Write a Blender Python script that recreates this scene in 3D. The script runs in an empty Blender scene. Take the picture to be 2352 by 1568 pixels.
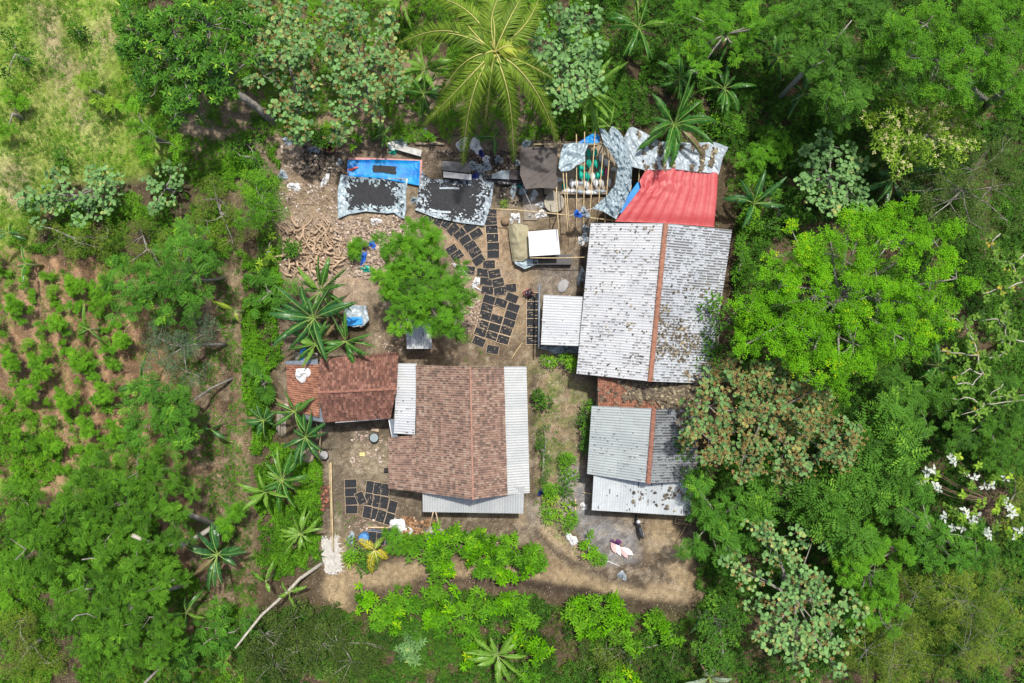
import bpy, math, random
import numpy as np
from mathutils import Vector, Matrix

# ------------------------------------------------------------------ camera, sky, sun
H = 55.0                       # height of the drone above the yard, metres
SC = bpy.context.scene
R_ = math.radians
cam = bpy.data.cameras.new("Camera")
cam.sensor_fit = 'HORIZONTAL'
cam.angle = 2 * math.atan(39.196 / H)
cam.clip_start = 0.5
cam.clip_end = 3000
cam_o = bpy.data.objects.new("Camera", cam)
SC.collection.objects.link(cam_o)
cam_o.location = (0, 0, H)
cam_o.rotation_euler = (0, 0, 0)
SC.camera = cam_o

SUN = Vector((0.14, 0.38, 0.91)).normalized()
w = bpy.data.worlds.new("World")
SC.world = w
w.use_nodes = True
nt = w.node_tree
nt.nodes.clear()
sky = nt.nodes.new('ShaderNodeTexSky')
sky.sky_type = 'NISHITA'
sky.sun_disc = False
sky.sun_elevation = math.asin(SUN.z)
sky.sun_rotation = math.atan2(SUN.x, SUN.y)
sky.air_density = 1.0
sky.dust_density = 4.0
sky.ozone_density = 0.6
bg = nt.nodes.new('ShaderNodeBackground')
bg.inputs['Strength'].default_value = 0.115
wo = nt.nodes.new('ShaderNodeOutputWorld')
nt.links.new(sky.outputs[0], bg.inputs[0])
nt.links.new(bg.outputs[0], wo.inputs[0])
sl = bpy.data.lights.new("Sun", 'SUN')
sl.energy = 3.9
sl.angle = R_(2.0)
sl.color = (1.0, 0.955, 0.89)
so = bpy.data.objects.new("Sun", sl)
SC.collection.objects.link(so)
so.rotation_euler = SUN.to_track_quat('Z', 'Y').to_euler()
so.location = (0, 0, 80)
SC.view_settings.view_transform = 'Standard'
SC.view_settings.look = 'None'
SC.view_settings.exposure = 0.1
SC.view_settings.gamma = 1.0
SC.view_settings.use_curve_mapping = False
SC.cycles.max_bounces = 5
SC.cycles.diffuse_bounces = 3
SC.cycles.transmission_bounces = 3
SC.cycles.transparent_max_bounces = 4

# ------------------------------------------------------------------ helpers
def P(u, v, z=0.0):
    """a place seen at (u, v) of the 2351-wide view and standing z metres up"""
    k = (H - z) / H / 30.0
    return Vector(((u - 1175.9) * k, (784.1 - v) * k, z))

def Z(x0, y0, s):
    def f(x, y):
        return ((x0 + x / s) / 1.7, (y0 + y / s) / 1.7)
    return f

COL = SC.collection
def tag(o, label=None, cat=None, group=None, kind=None):
    if label: o['label'] = label
    if cat: o['category'] = cat
    if group: o['group'] = group
    if kind: o['kind'] = kind
    return o

def empty(name, loc, label=None, cat=None, group=None, rz=0.0):
    o = bpy.data.objects.new(name, None)
    o.empty_display_size = 0.2
    COL.objects.link(o)
    o.location = loc
    o.rotation_euler = (0, 0, rz)
    return tag(o, label, cat, group)

def link(name, me, parent=None, loc=None):
    o = bpy.data.objects.new(name, me)
    COL.objects.link(o)
    if parent is not None:
        o.parent = parent
    if loc is not None:
        o.location = loc
    return o

def npmesh(name, V, F, mats, uv=None, attrs=None, mi=None, smooth=False):
    """V (n,3); F (m,k) all faces with k corners, or list of arrays of such"""
    if not isinstance(F, list):
        F = [F]
    F = [np.asarray(f, dtype=np.int32) for f in F if len(f)]
    me = bpy.data.meshes.new(name)
    V = np.asarray(V, dtype=np.float32)
    me.vertices.add(len(V))
    me.vertices.foreach_set('co', V.ravel())
    nl = sum(f.size for f in F)
    nf = sum(len(f) for f in F)
    me.loops.add(nl)
    me.loops.foreach_set('vertex_index', np.concatenate([f.ravel() for f in F]))
    me.polygons.add(nf)
    tot = np.concatenate([np.full(len(f), f.shape[1], dtype=np.int32) for f in F])
    st = np.concatenate([[0], np.cumsum(tot)[:-1]]).astype(np.int32)
    me.polygons.foreach_set('loop_start', st)
    me.polygons.foreach_set('loop_total', tot)
    if mi is not None:
        me.polygons.foreach_set('material_index', np.asarray(mi, dtype=np.int32))
    me.polygons.foreach_set('use_smooth', np.full(nf, bool(smooth)))
    for m in (mats if isinstance(mats, (list, tuple)) else [mats]):
        me.materials.append(m)
    me.update(calc_edges=True)
    if uv is not None:
        l = me.uv_layers.new(name='UVMap')
        idx = np.concatenate([f.ravel() for f in F])
        l.data.foreach_set('uv', np.asarray(uv, dtype=np.float32)[idx].ravel())
    for k, a in (attrs or {}).items():
        a = np.asarray(a, dtype=np.float32)
        if a.ndim == 1:
            at = me.attributes.new(k, 'FLOAT', 'POINT')
            at.data.foreach_set('value', a)
        else:
            at = me.attributes.new(k, 'FLOAT_COLOR', 'POINT')
            at.data.foreach_set('color', a.ravel())
    return me

class MB:
    """collects shapes into one mesh, with material slots and smooth flags"""
    def __init__(s):
        s.v = []; s.f = []; s.m = []; s.s = []
    def add(s, V, F, m=0, sm=False):
        b = len(s.v)
        s.v += [tuple(p) for p in V]
        for f in F:
            s.f.append(tuple(b + i for i in f)); s.m.append(m); s.s.append(sm)
        return s
    def box(s, c, d, rz=0.0, m=0, M=None, bev=0.0):
        x, y, z = d[0] / 2, d[1] / 2, d[2] / 2
        if bev:
            q = bev
            V = [Vector(p) for p in [(-x, -y, -z), (x, -y, -z), (x, y, -z), (-x, y, -z), (-x, -y, z - q), (x, -y, z - q), (x, y, z - q), (-x, y, z - q),
                                     (-x + q, -y + q, z), (x - q, -y + q, z), (x - q, y - q, z), (-x + q, y - q, z)]]
            F = [(3, 2, 1, 0), (0, 1, 5, 4), (1, 2, 6, 5), (2, 3, 7, 6), (3, 0, 4, 7), (4, 5, 9, 8), (5, 6, 10, 9), (6, 7, 11, 10), (7, 4, 8, 11), (8, 9, 10, 11)]
        else:
            V = [Vector(p) for p in [(-x, -y, -z), (x, -y, -z), (x, y, -z), (-x, y, -z), (-x, -y, z), (x, -y, z), (x, y, z), (-x, y, z)]]
            F = [(3, 2, 1, 0), (4, 5, 6, 7), (0, 1, 5, 4), (1, 2, 6, 5), (2, 3, 7, 6), (3, 0, 4, 7)]
        R = M if M is not None else Matrix.Rotation(rz, 3, 'Z')
        c = Vector(c)
        return s.add([c + R @ p for p in V], F, m)
    def tube(s, pts, rad, n=8, m=0, sm=True, cap=True):
        pts = [Vector(p) for p in pts]
        if not hasattr(rad, '__len__'):
            rad = [rad] * len(pts)
        V = []; F = []
        prev = None
        for i, p in enumerate(pts):
            t = (pts[min(i + 1, len(pts) - 1)] - pts[max(i - 1, 0)])
            if t.length < 1e-6: t = Vector((0, 0, 1))
            t.normalize()
            a = Vector((0, 0, 1)) if abs(t.z) < 0.9 else Vector((1, 0, 0))
            if prev is not None: a = prev
            x = (a - t * a.dot(t)).normalized(); y = t.cross(x)
            prev = x
            for k in range(n):
                g = 2 * math.pi * k / n
                V.append(p + (x * math.cos(g) + y * math.sin(g)) * rad[i])
        for i in range(len(pts) - 1):
            for k in range(n):
                F.append((i * n + k, i * n + (k + 1) % n, (i + 1) * n + (k + 1) % n, (i + 1) * n + k))
        s.add(V, F, m, sm)
        if cap:
            b = len(s.v) - len(V)
            s.f.append(tuple(b + k for k in reversed(range(n)))); s.m.append(m); s.s.append(False)
            b2 = b + (len(pts) - 1) * n
            s.f.append(tuple(b2 + k for k in range(n))); s.m.append(m); s.s.append(False)
        return s
    def ell(s, c, r, n=12, k=8, m=0, M=None, jit=0.0, rs=None):
        V = []; F = []
        for i in range(k + 1):
            th = math.pi * i / k
            for j in range(n):
                ph = 2 * math.pi * j / n
                q = 1.0 + (rs.uniform(-jit, jit) if rs else 0)
                p = Vector((r[0] * math.sin(th) * math.cos(ph) * q, r[1] * math.sin(th) * math.sin(ph) * q, r[2] * math.cos(th) * q))
                if M is not None: p = M @ p
                V.append(Vector(c) + p)
        for i in range(k):
            for j in range(n):
                F.append((i * n + j, (i + 1) * n + j, (i + 1) * n + (j + 1) % n, i * n + (j + 1) % n))
        return s.add(V, F, m, True)
    def lathe(s, c, prof, n=16, m=0, sm=True, M=None):
        V = []; F = []
        for r, z in prof:
            for j in range(n):
                a = 2 * math.pi * j / n
                p = Vector((r * math.cos(a), r * math.sin(a), z))
                if M is not None: p = M @ p
                V.append(Vector(c) + p)
        for i in range(len(prof) - 1):
            for j in range(n):
                F.append((i * n + j, i * n + (j + 1) % n, (i + 1) * n + (j + 1) % n, (i + 1) * n + j))
        return s.add(V, F, m, sm)
    def ngon_prism(s, pts, z0, z1, m=0):
        n = len(pts)
        V = [(p[0], p[1], z0) for p in pts] + [(p[0], p[1], z1) for p in pts]
        F = [tuple(range(n, 2 * n))] + [(i, (i + 1) % n, n + (i + 1) % n, n + i) for i in range(n)]
        return s.add(V, F, m)
    def build(s, name, mats, parent=None, origin=None):
        me = bpy.data.meshes.new(name)
        V = s.v
        if origin is not None:
            V = [(p[0] - origin[0], p[1] - origin[1], p[2] - origin[2]) for p in V]
        me.from_pydata([tuple(p) for p in V], [], s.f)
        for x in (mats if isinstance(mats, (list, tuple)) else [mats]):
            me.materials.append(x)
        me.polygons.foreach_set('material_index', s.m)
        me.polygons.foreach_set('use_smooth', s.s)
        me.update()
        return link(name, me, parent)

# ---- numpy value noise
_rs = np.random.RandomState(7)
_lat = _rs.rand(256, 256).astype(np.float32)
def vn(x, y, s=1.0, seed=0):
    x = np.asarray(x, dtype=np.float64) / s + seed * 17.31 + 1000
    y = np.asarray(y, dtype=np.float64) / s + seed * 9.77 + 1000
    xi = np.floor(x).astype(int); yi = np.floor(y).astype(int)
    fx = x - xi; fy = y - yi
    fx = fx * fx * (3 - 2 * fx); fy = fy * fy * (3 - 2 * fy)
    a = _lat[xi & 255, yi & 255]; b = _lat[(xi + 1) & 255, yi & 255]
    c = _lat[xi & 255, (yi + 1) & 255]; d = _lat[(xi + 1) & 255, (yi + 1) & 255]
    return (a * (1 - fx) + b * fx) * (1 - fy) + (c * (1 - fx) + d * fx) * fy
def fbm(x, y, s=1.0, seed=0, o=4):
    t = 0; a = 0.5; n = 0
    for i in range(o):
        t = t + a * vn(x, y, s / 2 ** i, seed + i * 3); n += a; a *= 0.55
    return t / n

def inpoly(u, v, poly):
    r = np.zeros(np.shape(u), bool)
    n = len(poly)
    for i in range(n):
        x1, y1 = poly[i]; x2, y2 = poly[(i + 1) % n]
        if y1 == y2: continue
        c = ((y1 > v) != (y2 > v)) & (u < (x2 - x1) * (v - y1) / (y2 - y1) + x1)
        r ^= c
    return r
def distseg(u, v, pts):
    d = np.full(np.shape(u), 1e9)
    for (x1, y1), (x2, y2) in zip(pts[:-1], pts[1:]):
        L = (x2 - x1) ** 2 + (y2 - y1) ** 2
        t = np.clip(((u - x1) * (x2 - x1) + (v - y1) * (y2 - y1)) / max(L, 1e-6), 0, 1)
        d = np.minimum(d, np.hypot(u - x1 - t * (x2 - x1), v - y1 - t * (y2 - y1)))
    return d
def U_of(x, y):
    return x * 30 + 1175.9, 784.1 - y * 30

# ------------------------------------------------------------------ materials
def newmat(name):
    m = bpy.data.materials.new(name); m.use_nodes = True
    nt = m.node_tree; b = nt.nodes['Principled BSDF']
    return m, nt, b
def N(nt, t, **k):
    n = nt.nodes.new(t)
    for a, b in k.items():
        if a in n.inputs: n.inputs[a].default_value = b
        else: setattr(n, a, b)
    return n
def mixc(nt, a, b, f, mode='MIX'):
    n = nt.nodes.new('ShaderNodeMix'); n.data_type = 'RGBA'; n.blend_type = mode
    for s, i in ((f, 0), (a, 6), (b, 7)):
        if isinstance(s, (int, float)): n.inputs[i].default_value = s
        elif isinstance(s, tuple): n.inputs[i].default_value = s if len(s) == 4 else s + (1,)
        else: nt.links.new(s, n.inputs[i])
    return n.outputs[2]
def ramp(nt, src, stops):
    n = nt.nodes.new('ShaderNodeValToRGB')
    e = n.color_ramp.elements
    while len(e) < len(stops): e.new(0.5)
    for i, (p, c) in enumerate(stops):
        e[i].position = p
        e[i].color = (c, c, c, 1) if isinstance(c, (int, float)) else tuple(c) + (1,)
    nt.links.new(src, n.inputs[0])
    return n.outputs[0]
def noise(nt, scale, detail=4, rough=0.6, vec=None, dist=0.0):
    n = N(nt, 'ShaderNodeTexNoise', Scale=scale, Detail=detail, Roughness=rough, Distortion=dist)
    if vec is not None: nt.links.new(vec, n.inputs['Vector'])
    return n.outputs['Fac']
def mapping(nt, src, scale=(1, 1, 1), rot=(0, 0, 0)):
    n = nt.nodes.new('ShaderNodeMapping')
    n.inputs['Scale'].default_value = scale; n.inputs['Rotation'].default_value = rot
    nt.links.new(src, n.inputs['Vector'])
    return n.outputs[0]
def coord(nt, what='Object'):
    return nt.nodes.new('ShaderNodeTexCoord').outputs[what]
def bump(nt, b, h, strength=0.4, dist=0.02):
    n = N(nt, 'ShaderNodeBump', Strength=strength, Distance=dist)
    nt.links.new(h, n.inputs['Height']); nt.links.new(n.outputs[0], b.inputs['Normal'])

def plain(name, c, rough=0.7, var=0.25, scale=6.0, metal=0.0, spec=0.4, bmp=0.3):
    m, nt, b = newmat(name)
    co = coord(nt)
    f = noise(nt, scale, 5, 0.65, co)
    lo = tuple(x * (1 - var) for x in c); hi = tuple(min(1, x * (1 + var)) for x in c)
    nt.links.new(ramp(nt, f, [(0.3, lo), (0.7, hi)]), b.inputs['Base Color'])
    b.inputs['Roughness'].default_value = rough
    b.inputs['Metallic'].default_value = metal
    b.inputs['Specular IOR Level'].default_value = spec
    if bmp: bump(nt, b, noise(nt, scale * 6, 3, 0.6, co), bmp, 0.01)
    return m

def leafmat(name, c0, c1, c2=None, trans=0.3, rough=0.55, spec=0.14):
    """leaf colour runs c0 > c1 (> c2 for a few leaves) with the attribute 'v' of each leaf"""
    m, nt, b = newmat(name)
    a = nt.nodes.new('ShaderNodeAttribute'); a.attribute_name = 'v'
    if c1[1] > c1[0] * 1.1 and trans > 0:          # green leaves: colour spread widened from dark to pale for stronger contrast
        c0 = (c0[0] * .42, c0[1] * .45, c0[2] * .6); c1 = (c1[0] * .98, min(.6, c1[1] * 1.02), c1[2]); trans *= .7
        if c2: c2 = (c2[0] * .95, c2[1] * 1.1, c2[2])
    st = [(0.0, c0), (0.8, c1)]
    if c2: st = [(0.0, c0), (0.7, c1), (0.84, c1), (0.96, c2)]
    col = ramp(nt, a.outputs['Fac'], st)
    nt.links.new(col, b.inputs['Base Color'])
    b.inputs['Roughness'].default_value = rough
    b.inputs['Specular IOR Level'].default_value = spec
    if trans > 0:
        t = nt.nodes.new('ShaderNodeBsdfTranslucent')
        nt.links.new(mixc(nt, col, (1.0, 1.0, 0.25), 0.9, 'MULTIPLY'), t.inputs['Color'])
        x = nt.nodes.new('ShaderNodeMixShader'); x.inputs[0].default_value = trans
        nt.links.new(b.outputs[0], x.inputs[1]); nt.links.new(t.outputs[0], x.inputs[2])
        nt.links.new(x.outputs[0], nt.nodes['Material Output'].inputs[0])
    return m

LM = dict(
    bright=leafmat('leaf_bright', (.05, .2, .006), (.17, .44, .008), (.5, .58, .01), .35),
    feather=leafmat('leaf_feather', (.05, .17, .012), (.13, .34, .018), (.3, .48, .02), .35),
    feather_blue=leafmat('leaf_feather_blue', (.035, .125, .014), (.1, .27, .025), (.28, .46, .03), .3),
    canopy=leafmat('leaf_canopy', (.03, .095, .01), (.1, .25, .016), (.24, .42, .03), .25),
    deep=leafmat('leaf_deep', (.03, .1, .012), (.085, .22, .02), (.2, .36, .03), .25),
    dusk=leafmat('leaf_dark', (.02, .07, .018), (.055, .15, .03), None, .2),
    sea=leafmat('leaf_sea', (.07, .18, .045), (.2, .37, .12), (.42, .4, .14), .2, .6),
    sea_dry=leafmat('leaf_sea_dry', (.06, .15, .035), (.17, .31, .1), (.4, .3, .1), .2, .6),
    glossy=leafmat('leaf_glossy', (.025, .11, .018), (.12, .3, .03), (.5, .6, .08), .15, .3, .5),
    olive=leafmat('leaf_olive', (.06, .105, .014), (.17, .25, .028), (.36, .38, .04), .25),
    olive_dark=leafmat('leaf_olive_dark', (.03, .06, .012), (.09, .145, .025), (.2, .27, .07), .2),
    grey=leafmat('leaf_grey_green', (.055, .1, .045), (.13, .2, .1), None, .15),
    lime=leafmat('leaf_lime', (.12, .28, .02), (.28, .46, .04), (.5, .55, .06), .35),
    herb=leafmat('leaf_herb', (.06, .2, .012), (.17, .4, .02), (.34, .5, .03), .35),
    grass=leafmat('grass_blade', (.16, .28, .025), (.34, .48, .05), (.5, .48, .18), .3, .7),
    cream=leafmat('blossom_cream', (.42, .43, .17), (.62, .6, .3), None, .1, .8),
    brown=leafmat('blossom_brown', (.2, .14, .05), (.4, .27, .1), None, .1, .8),
    white=leafmat('leaf_silver', (.35, .42, .36), (.6, .64, .58), None, .1, .7),
    turning=leafmat('leaf_turning', (.06, .17, .02), (.16, .3, .035), (.6, .38, .06), .3),
    litter=leafmat('leaf_litter_dry', (.14, .09, .05), (.42, .31, .19), (.6, .52, .38), 0, .8),
)
bark = plain('bark_grey', (.27, .25, .22), .85, .35, 5)
bark_pale = plain('bark_pale', (.42, .39, .33), .85, .3, 5)
bark_brown = plain('bark_brown', (.16, .11, .075), .9, .35, 5)
bamboo = plain('bamboo_pole', (.55, .43, .24), .55, .25, 3)
bamboo_grey = plain('bamboo_weathered', (.4, .36, .29), .7, .25, 3)
wood_new = plain('timber_pale', (.62, .47, .3), .65, .2, 4)
wood_old = plain('timber_weathered', (.3, .24, .17), .8, .3, 4)
charcoal = plain('charcoal', (.022, .024, .028), .7, .7, 14, bmp=1.0)
black = plain('black_plastic', (.02, .02, .022), .4, .3, 3)
dark_wall = plain('wall_soot', (.12, .1, .085), .9, .3, 1.5)
plaster = plain('wall_plaster', (.42, .38, .33), .9, .2, 1.2)
stone = plain('stone_grey', (.33, .31, .29), .85, .3, 3, bmp=.6)
concrete = plain('concrete_grey', (.34, .34, .34), .85, .2, 2)
metal_grey = plain('sheet_grey', (.22, .26, .3), .5, .25, 3, metal=.3)
plastic_w = plain('plastic_white', (.72, .73, .73), .4, .15, 4, bmp=.5)
teal = plain('sack_teal', (.01, .42, .3), .35, .25, 3, bmp=.5)
pink = plain('sack_pink', (.62, .08, .24), .4, .2, 3)
blue = plain('plastic_blue', (.02, .13, .55), .4, .3, 3)
blue_lt = plain('plastic_light_blue', (.03, .3, .75), .4, .2, 3)
navy = plain('plastic_navy', (.02, .03, .16), .4, .3, 3)
rust = plain('brick_red', (.34, .14, .085), .85, .3, 5)

# ------------------------------------------------------------------ leaves
def unit(a):
    return a / np.maximum(np.linalg.norm(a, axis=-1, keepdims=True), 1e-6)
T_OVAL = np.array([(0, 0, 0), (.3, .46, .1), (.3, -.46, .1), (.72, .36, .02), (.72, -.36, .02), (1, 0, -.12)])
F_OVAL = np.array([(0, 2, 4, 5), (0, 5, 3, 1)])
T_DIA = np.array([(0, 0, 0), (.42, -.5, .05), (1, 0, -.06), (.42, .5, .05)])
F_DIA = np.array([(0, 1, 2, 3)])
_a = np.arange(7) / 7 * 2 * np.pi
T_RND = np.stack([.5 - .5 * np.cos(_a), -.5 * np.sin(_a), .07 * np.cos(2 * _a)], 1)
F_RND = np.array([tuple(range(7))])
TEMPL = {'oval': (T_OVAL, F_OVAL), 'dia': (T_DIA, F_DIA), 'round': (T_RND, F_RND)}

class Leaves:
    def __init__(s): s.V = []; s.F = []; s.A = []; s.n = 0; s.k = None
    def add(s, pos, d, up, L, W, val, shape='dia'):
        T, F = TEMPL[shape]
        n = len(pos)
        if n == 0: return
        d = unit(d); side = unit(np.cross(up, d)); nn = np.cross(d, side)
        L = np.broadcast_to(L, n); W = np.broadcast_to(W, n)
        V = (pos[:, None] + d[:, None] * (T[None, :, 0:1] * L[:, None, None]) + side[:, None] * (T[None, :, 1:2] * W[:, None, None])
             + nn[:, None] * (T[None, :, 2:3] * L[:, None, None]))
        k = len(T)
        s.V.append(V.reshape(-1, 3).astype(np.float32))
        s.F.append((F[None] + (s.n + np.arange(n) * k)[:, None, None]).reshape(-1, F.shape[1]))
        s.A.append(np.repeat(np.clip(val, 0, 1), k))
        s.n += n * k
    def build(s, name, mat, parent=None, origin=None):
        V = np.concatenate(s.V)
        if origin is not None: V = V - np.array(origin, dtype=np.float32)
        by = {}
        for f in s.F: by.setdefault(f.shape[1], []).append(f)
        F = [np.concatenate(x) for x in by.values()]
        me = npmesh(name, V, F, mat, attrs={'v': np.concatenate(s.A)})
        return link(name, me, parent)

def rosettes(Lv, C, n, L, W, rs, elev=(.1, .6), shape='dia', val=None, vj=.2, jit=.25, droop=0):
    """n leaves radiating from each centre C (m,3)"""
    m = len(C)
    if m == 0: return
    a = (np.arange(n)[None] / n * 2 * np.pi + rs.rand(m, 1) * 6.28 + rs.uniform(-.4, .4, (m, n))).ravel()
    e = rs.uniform(elev[0], elev[1], m * n)
    d = np.stack([np.cos(a) * np.cos(e), np.sin(a) * np.cos(e), np.sin(e)], 1)
    up = np.stack([-np.cos(a) * np.sin(e) * .8, -np.sin(a) * np.sin(e) * .8, np.ones_like(a)], 1) + rs.uniform(-jit, jit, (m * n, 3))
    if val is None: val = rs.rand(m)
    vv = np.repeat(val, n) * (1 - vj) + rs.rand(m * n) * vj
    Ls = np.repeat(np.broadcast_to(L, m), n) * rs.uniform(.7, 1.15, m * n)
    Lv.add(np.repeat(C, n, 0) + d * .03, d, up, Ls, Ls * W, vv, shape)

def pinnate(Lv, pos, d, L, rs, pairs=6, lw=.34, ll=.33, val=None, droop=.5, shape='dia'):
    """compound leaves: pos (n,3) base, d (n,3) direction, pairs of leaflets along the stalk"""
    n = len(pos)
    if n == 0: return
    d = unit(d); L = np.broadcast_to(L, n)
    up = np.tile([0, 0, 1.0], (n, 1)) + rs.uniform(-.3, .3, (n, 3))
    side = unit(np.cross(up, d)); nn = np.cross(d, side)
    if val is None: val = rs.rand(n)
    for k in range(pairs):
        t = (k + .6) / pairs
        p = pos + d * (L * t)[:, None] - np.array([0, 0, 1.0]) * (L * droop * t * t)[:, None]
        ll_ = ll * (1 - .45 * abs(t - .45) * 1.3)
        for sg in (-1, 1):
            dd = side * sg + d * (.35 + .5 * t) - np.array([0, 0, .25])
            Lv.add(p, dd, nn + rs.uniform(-.25, .25, (n, 3)), L * ll_, L * ll_ * lw, val * .8 + rs.rand(n) * .2, shape)

def clumps(blobs, h, cr, dens, rs, flat=.5):
    C = []; O = []; B = []
    for i, (u, v, r) in enumerate(blobs):
        z0 = h + rs.uniform(-.5, .35) * min(1, h / 5)
        c = np.array(P(u, v, z0)); R = r / 30 * (H - h) / H
        n = max(3, int(dens * R * R / (cr * cr)))
        q = np.sqrt(rs.rand(n)); a = rs.rand(n) * 6.283
        q = np.minimum(q, 1) * (1 + .12 * np.sin(a * 3 + i))
        z = -flat * R * q ** 2 + rs.uniform(-.7, .45, n) * min(1.5, R) * 1.15
        p = c + np.stack([q * np.cos(a) * R, q * np.sin(a) * R, z], 1)
        C.append(p); O.append(np.stack([np.cos(a) * q, np.sin(a) * q, np.ones(n)], 1)); B.append(np.full(n, i))
    return np.concatenate(C), unit(np.concatenate(O)), np.concatenate(B)

STY = {  # clump radius, cover, leaves per clump, leaf length, width ratio, shape
    'bright': dict(cr=.55, dens=1.5, n=30, L=.19, kind='tuft', mat='bright'),
    'feather': dict(cr=.48, dens=1.5, n=16, L=.4, kind='pin', mat='feather'),
    'featherblue': dict(cr=.5, dens=1.0, n=10, L=.5, kind='pin', mat='feather_blue'),
    'bigfeather': dict(cr=.6, dens=1.35, n=11, L=.7, kind='pin', mat='deep'),
    'deep': dict(cr=.5, dens=1.35, n=34, L=.24, kind='leaf', mat='deep', shape='oval', W=.42),
    'dusk': dict(cr=.5, dens=1.35, n=34, L=.26, kind='leaf', mat='dusk', shape='oval', W=.4),
    'sea': dict(cr=.45, dens=1.0, n=13, L=.3, kind='leaf', mat='sea', shape='round', W=.95),
    'seadry': dict(cr=.45, dens=1.25, n=14, L=.27, kind='leaf', mat='sea_dry', shape='round', W=.95),
    'glossy': dict(cr=.34, dens=.75, n=2, L=.46, kind='ros', mat='glossy'),
    'olive': dict(cr=.42, dens=1.3, n=60, L=.12, kind='leaf', mat='olive', shape='dia', W=.42),
    'olivedark': dict(cr=.42, dens=1.9, n=60, L=.17, kind='leaf', mat='olive_dark', shape='dia', W=.3),
    'grey': dict(cr=.42, dens=1.25, n=60, L=.13, kind='leaf', mat='grey', shape='dia', W=.4),
    'green': dict(cr=.42, dens=1.5, n=70, L=.18, kind='leaf', mat='herb', shape='dia', W=.42),
    'fine': dict(cr=.45, dens=1.3, n=80, L=.2, kind='leaf', mat='olive', shape='dia', W=.14),
    'cassava': dict(cr=.3, dens=1.0, n=1, L=.42, kind='ros', mat='herb'),
    'star': dict(cr=.3, dens=.5, n=8, L=.6, kind='star', mat='herb'),
    'broad': dict(cr=.5, dens=1.0, n=12, L=.4, kind='leaf', mat='deep', shape='oval', W=.5),
}
def tree(name, label, blobs, h, style, base=None, seed=1, group=None, cat='tree', tr=.16, bk=None, flower=None, fl_n=0, dens=1.0, mat=None,
         limbs=True, trunk_name='trunk', z0=0.0, crown_name='crown', flat=.5, twig=1.0, scale=1.0):
    rs = np.random.RandomState(seed * 7 + 3)
    S = dict(STY[style])
    S['cr'] *= scale; S['L'] *= scale
    bk = bk or bark
    C, O, B = clumps(blobs, h, S['cr'], S['dens'] * dens, rs, flat)
    cen = C.mean(0)
    if base is None: bp = Vector((cen[0], cen[1], z0))
    else: bp = P(base[0], base[1], z0)
    root = empty(name, bp, label, cat, group)
    o = np.array(bp)
    Lv = Leaves()
    cv = np.clip(.8 * rs.rand(len(C)) + 1.0 * (fbm(C[:, 0], C[:, 1], 1.6, seed) - .35), 0, 1)
    m = len(C); n = S['n']
    if S['kind'] == 'ros':
        CC = np.repeat(C, n, 0) + rs.uniform(-1, 1, (m * n, 3)) * [S['cr'], S['cr'], S['cr'] * .9]
        v = np.clip(np.repeat(cv, n) * .5 + rs.rand(m * n) * .75 - .1, 0, 1)
        rosettes(Lv, CC, 8 if style == 'cassava' else 9, S['L'], .34 if style == 'cassava' else .3, rs, (-.1, .6) if style == 'cassava' else (.0, .75), 'oval', v, .3)
    elif S['kind'] == 'star':
        a_ = (np.arange(n)[None] / n * 6.283 + rs.rand(m, 1) * 6.28 + rs.uniform(-.3, .3, (m, n))).ravel()
        e_ = rs.uniform(.0, .7, m * n)
        dd = np.stack([np.cos(a_) * np.cos(e_), np.sin(a_) * np.cos(e_), np.sin(e_)], 1)
        L = S['L'] * np.repeat(rs.uniform(.6, 1.15, m), n) * rs.uniform(.8, 1.1, m * n)
        pinnate(Lv, np.repeat(C, n, 0), dd, L, rs, 6, .45, .34, np.clip(np.repeat(cv, n) * .8 + rs.rand(m * n) * .25, 0, 1), .55)
    else:
        d = rs.normal(size=(m * n, 3)); d[:, 2] = np.abs(d[:, 2]) * .9 - .15
        d = unit(d)
        if S['kind'] == 'tuft':
            k = 5
            c2 = np.repeat(C, n, 0) + d * (S['cr'] * rs.uniform(.2, 1.25, (m * n, 1))) * [1, 1, .6]
            rosettes(Lv, c2, k, S['L'], .36, rs, (-.35, .5), 'dia', np.clip(np.repeat(cv, n) * .55 + rs.rand(m * n) * .5, 0, 1), .15)
        else:
            pos = np.repeat(C, n, 0) + d * (S['cr'] * rs.uniform(.35, 1.0, (m * n, 1))) * [1, 1, .65]
            vv = np.clip(np.repeat(cv, n) * .55 + rs.rand(m * n) * .5, 0, 1)
            dd = d * [1, 1, .2] + rs.uniform(-.45, .45, (m * n, 3)) * [1, 1, .5] - [0, 0, .1]
            if S['kind'] == 'pin':
                st = np.repeat(C, n, 0) + d * S['cr'] * .15
                pinnate(Lv, st, dd + [0, 0, .25], S['L'] * 1.4 * rs.uniform(.7, 1.15, m * n), rs, 6, .42, .36, vv, .3)
            else:
                up = d * .7 + [0, 0, .75] + rs.uniform(-.45, .45, (m * n, 3))
                L = S['L'] * rs.uniform(.65, 1.2, m * n)
                Lv.add(pos, dd, up, L, L * S['W'], vv, S['shape'])
    crown = Lv.build(crown_name, LM[mat or S['mat']], root, o)
    if flower:
        Fv = Leaves()
        idx = rs.randint(0, m, fl_n)
        p = C[idx] + rs.normal(size=(fl_n, 3)) * [S['cr'] * .7, S['cr'] * .7, .05] + [0, 0, S['cr'] * .62]
        rosettes(Fv, p, 6, .12 if flower == 'brown' else .16, .5, rs, (0, 1.2), 'dia')
        Fv.build('blossom', LM[flower], root, o)
    mb = MB()
    top = Vector((cen[0], cen[1], h * .72 + z0 * .28))
    wob = [Vector((rs.uniform(-.25, .25), rs.uniform(-.25, .25), 0)) * min(1, h / 5) for _ in range(4)]
    path = [bp + (top - bp) * t + wob[i] * math.sin(math.pi * t) for i, t in enumerate((0, .33, .66, 1))]
    path[0] = bp - Vector((0, 0, .15))
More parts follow.
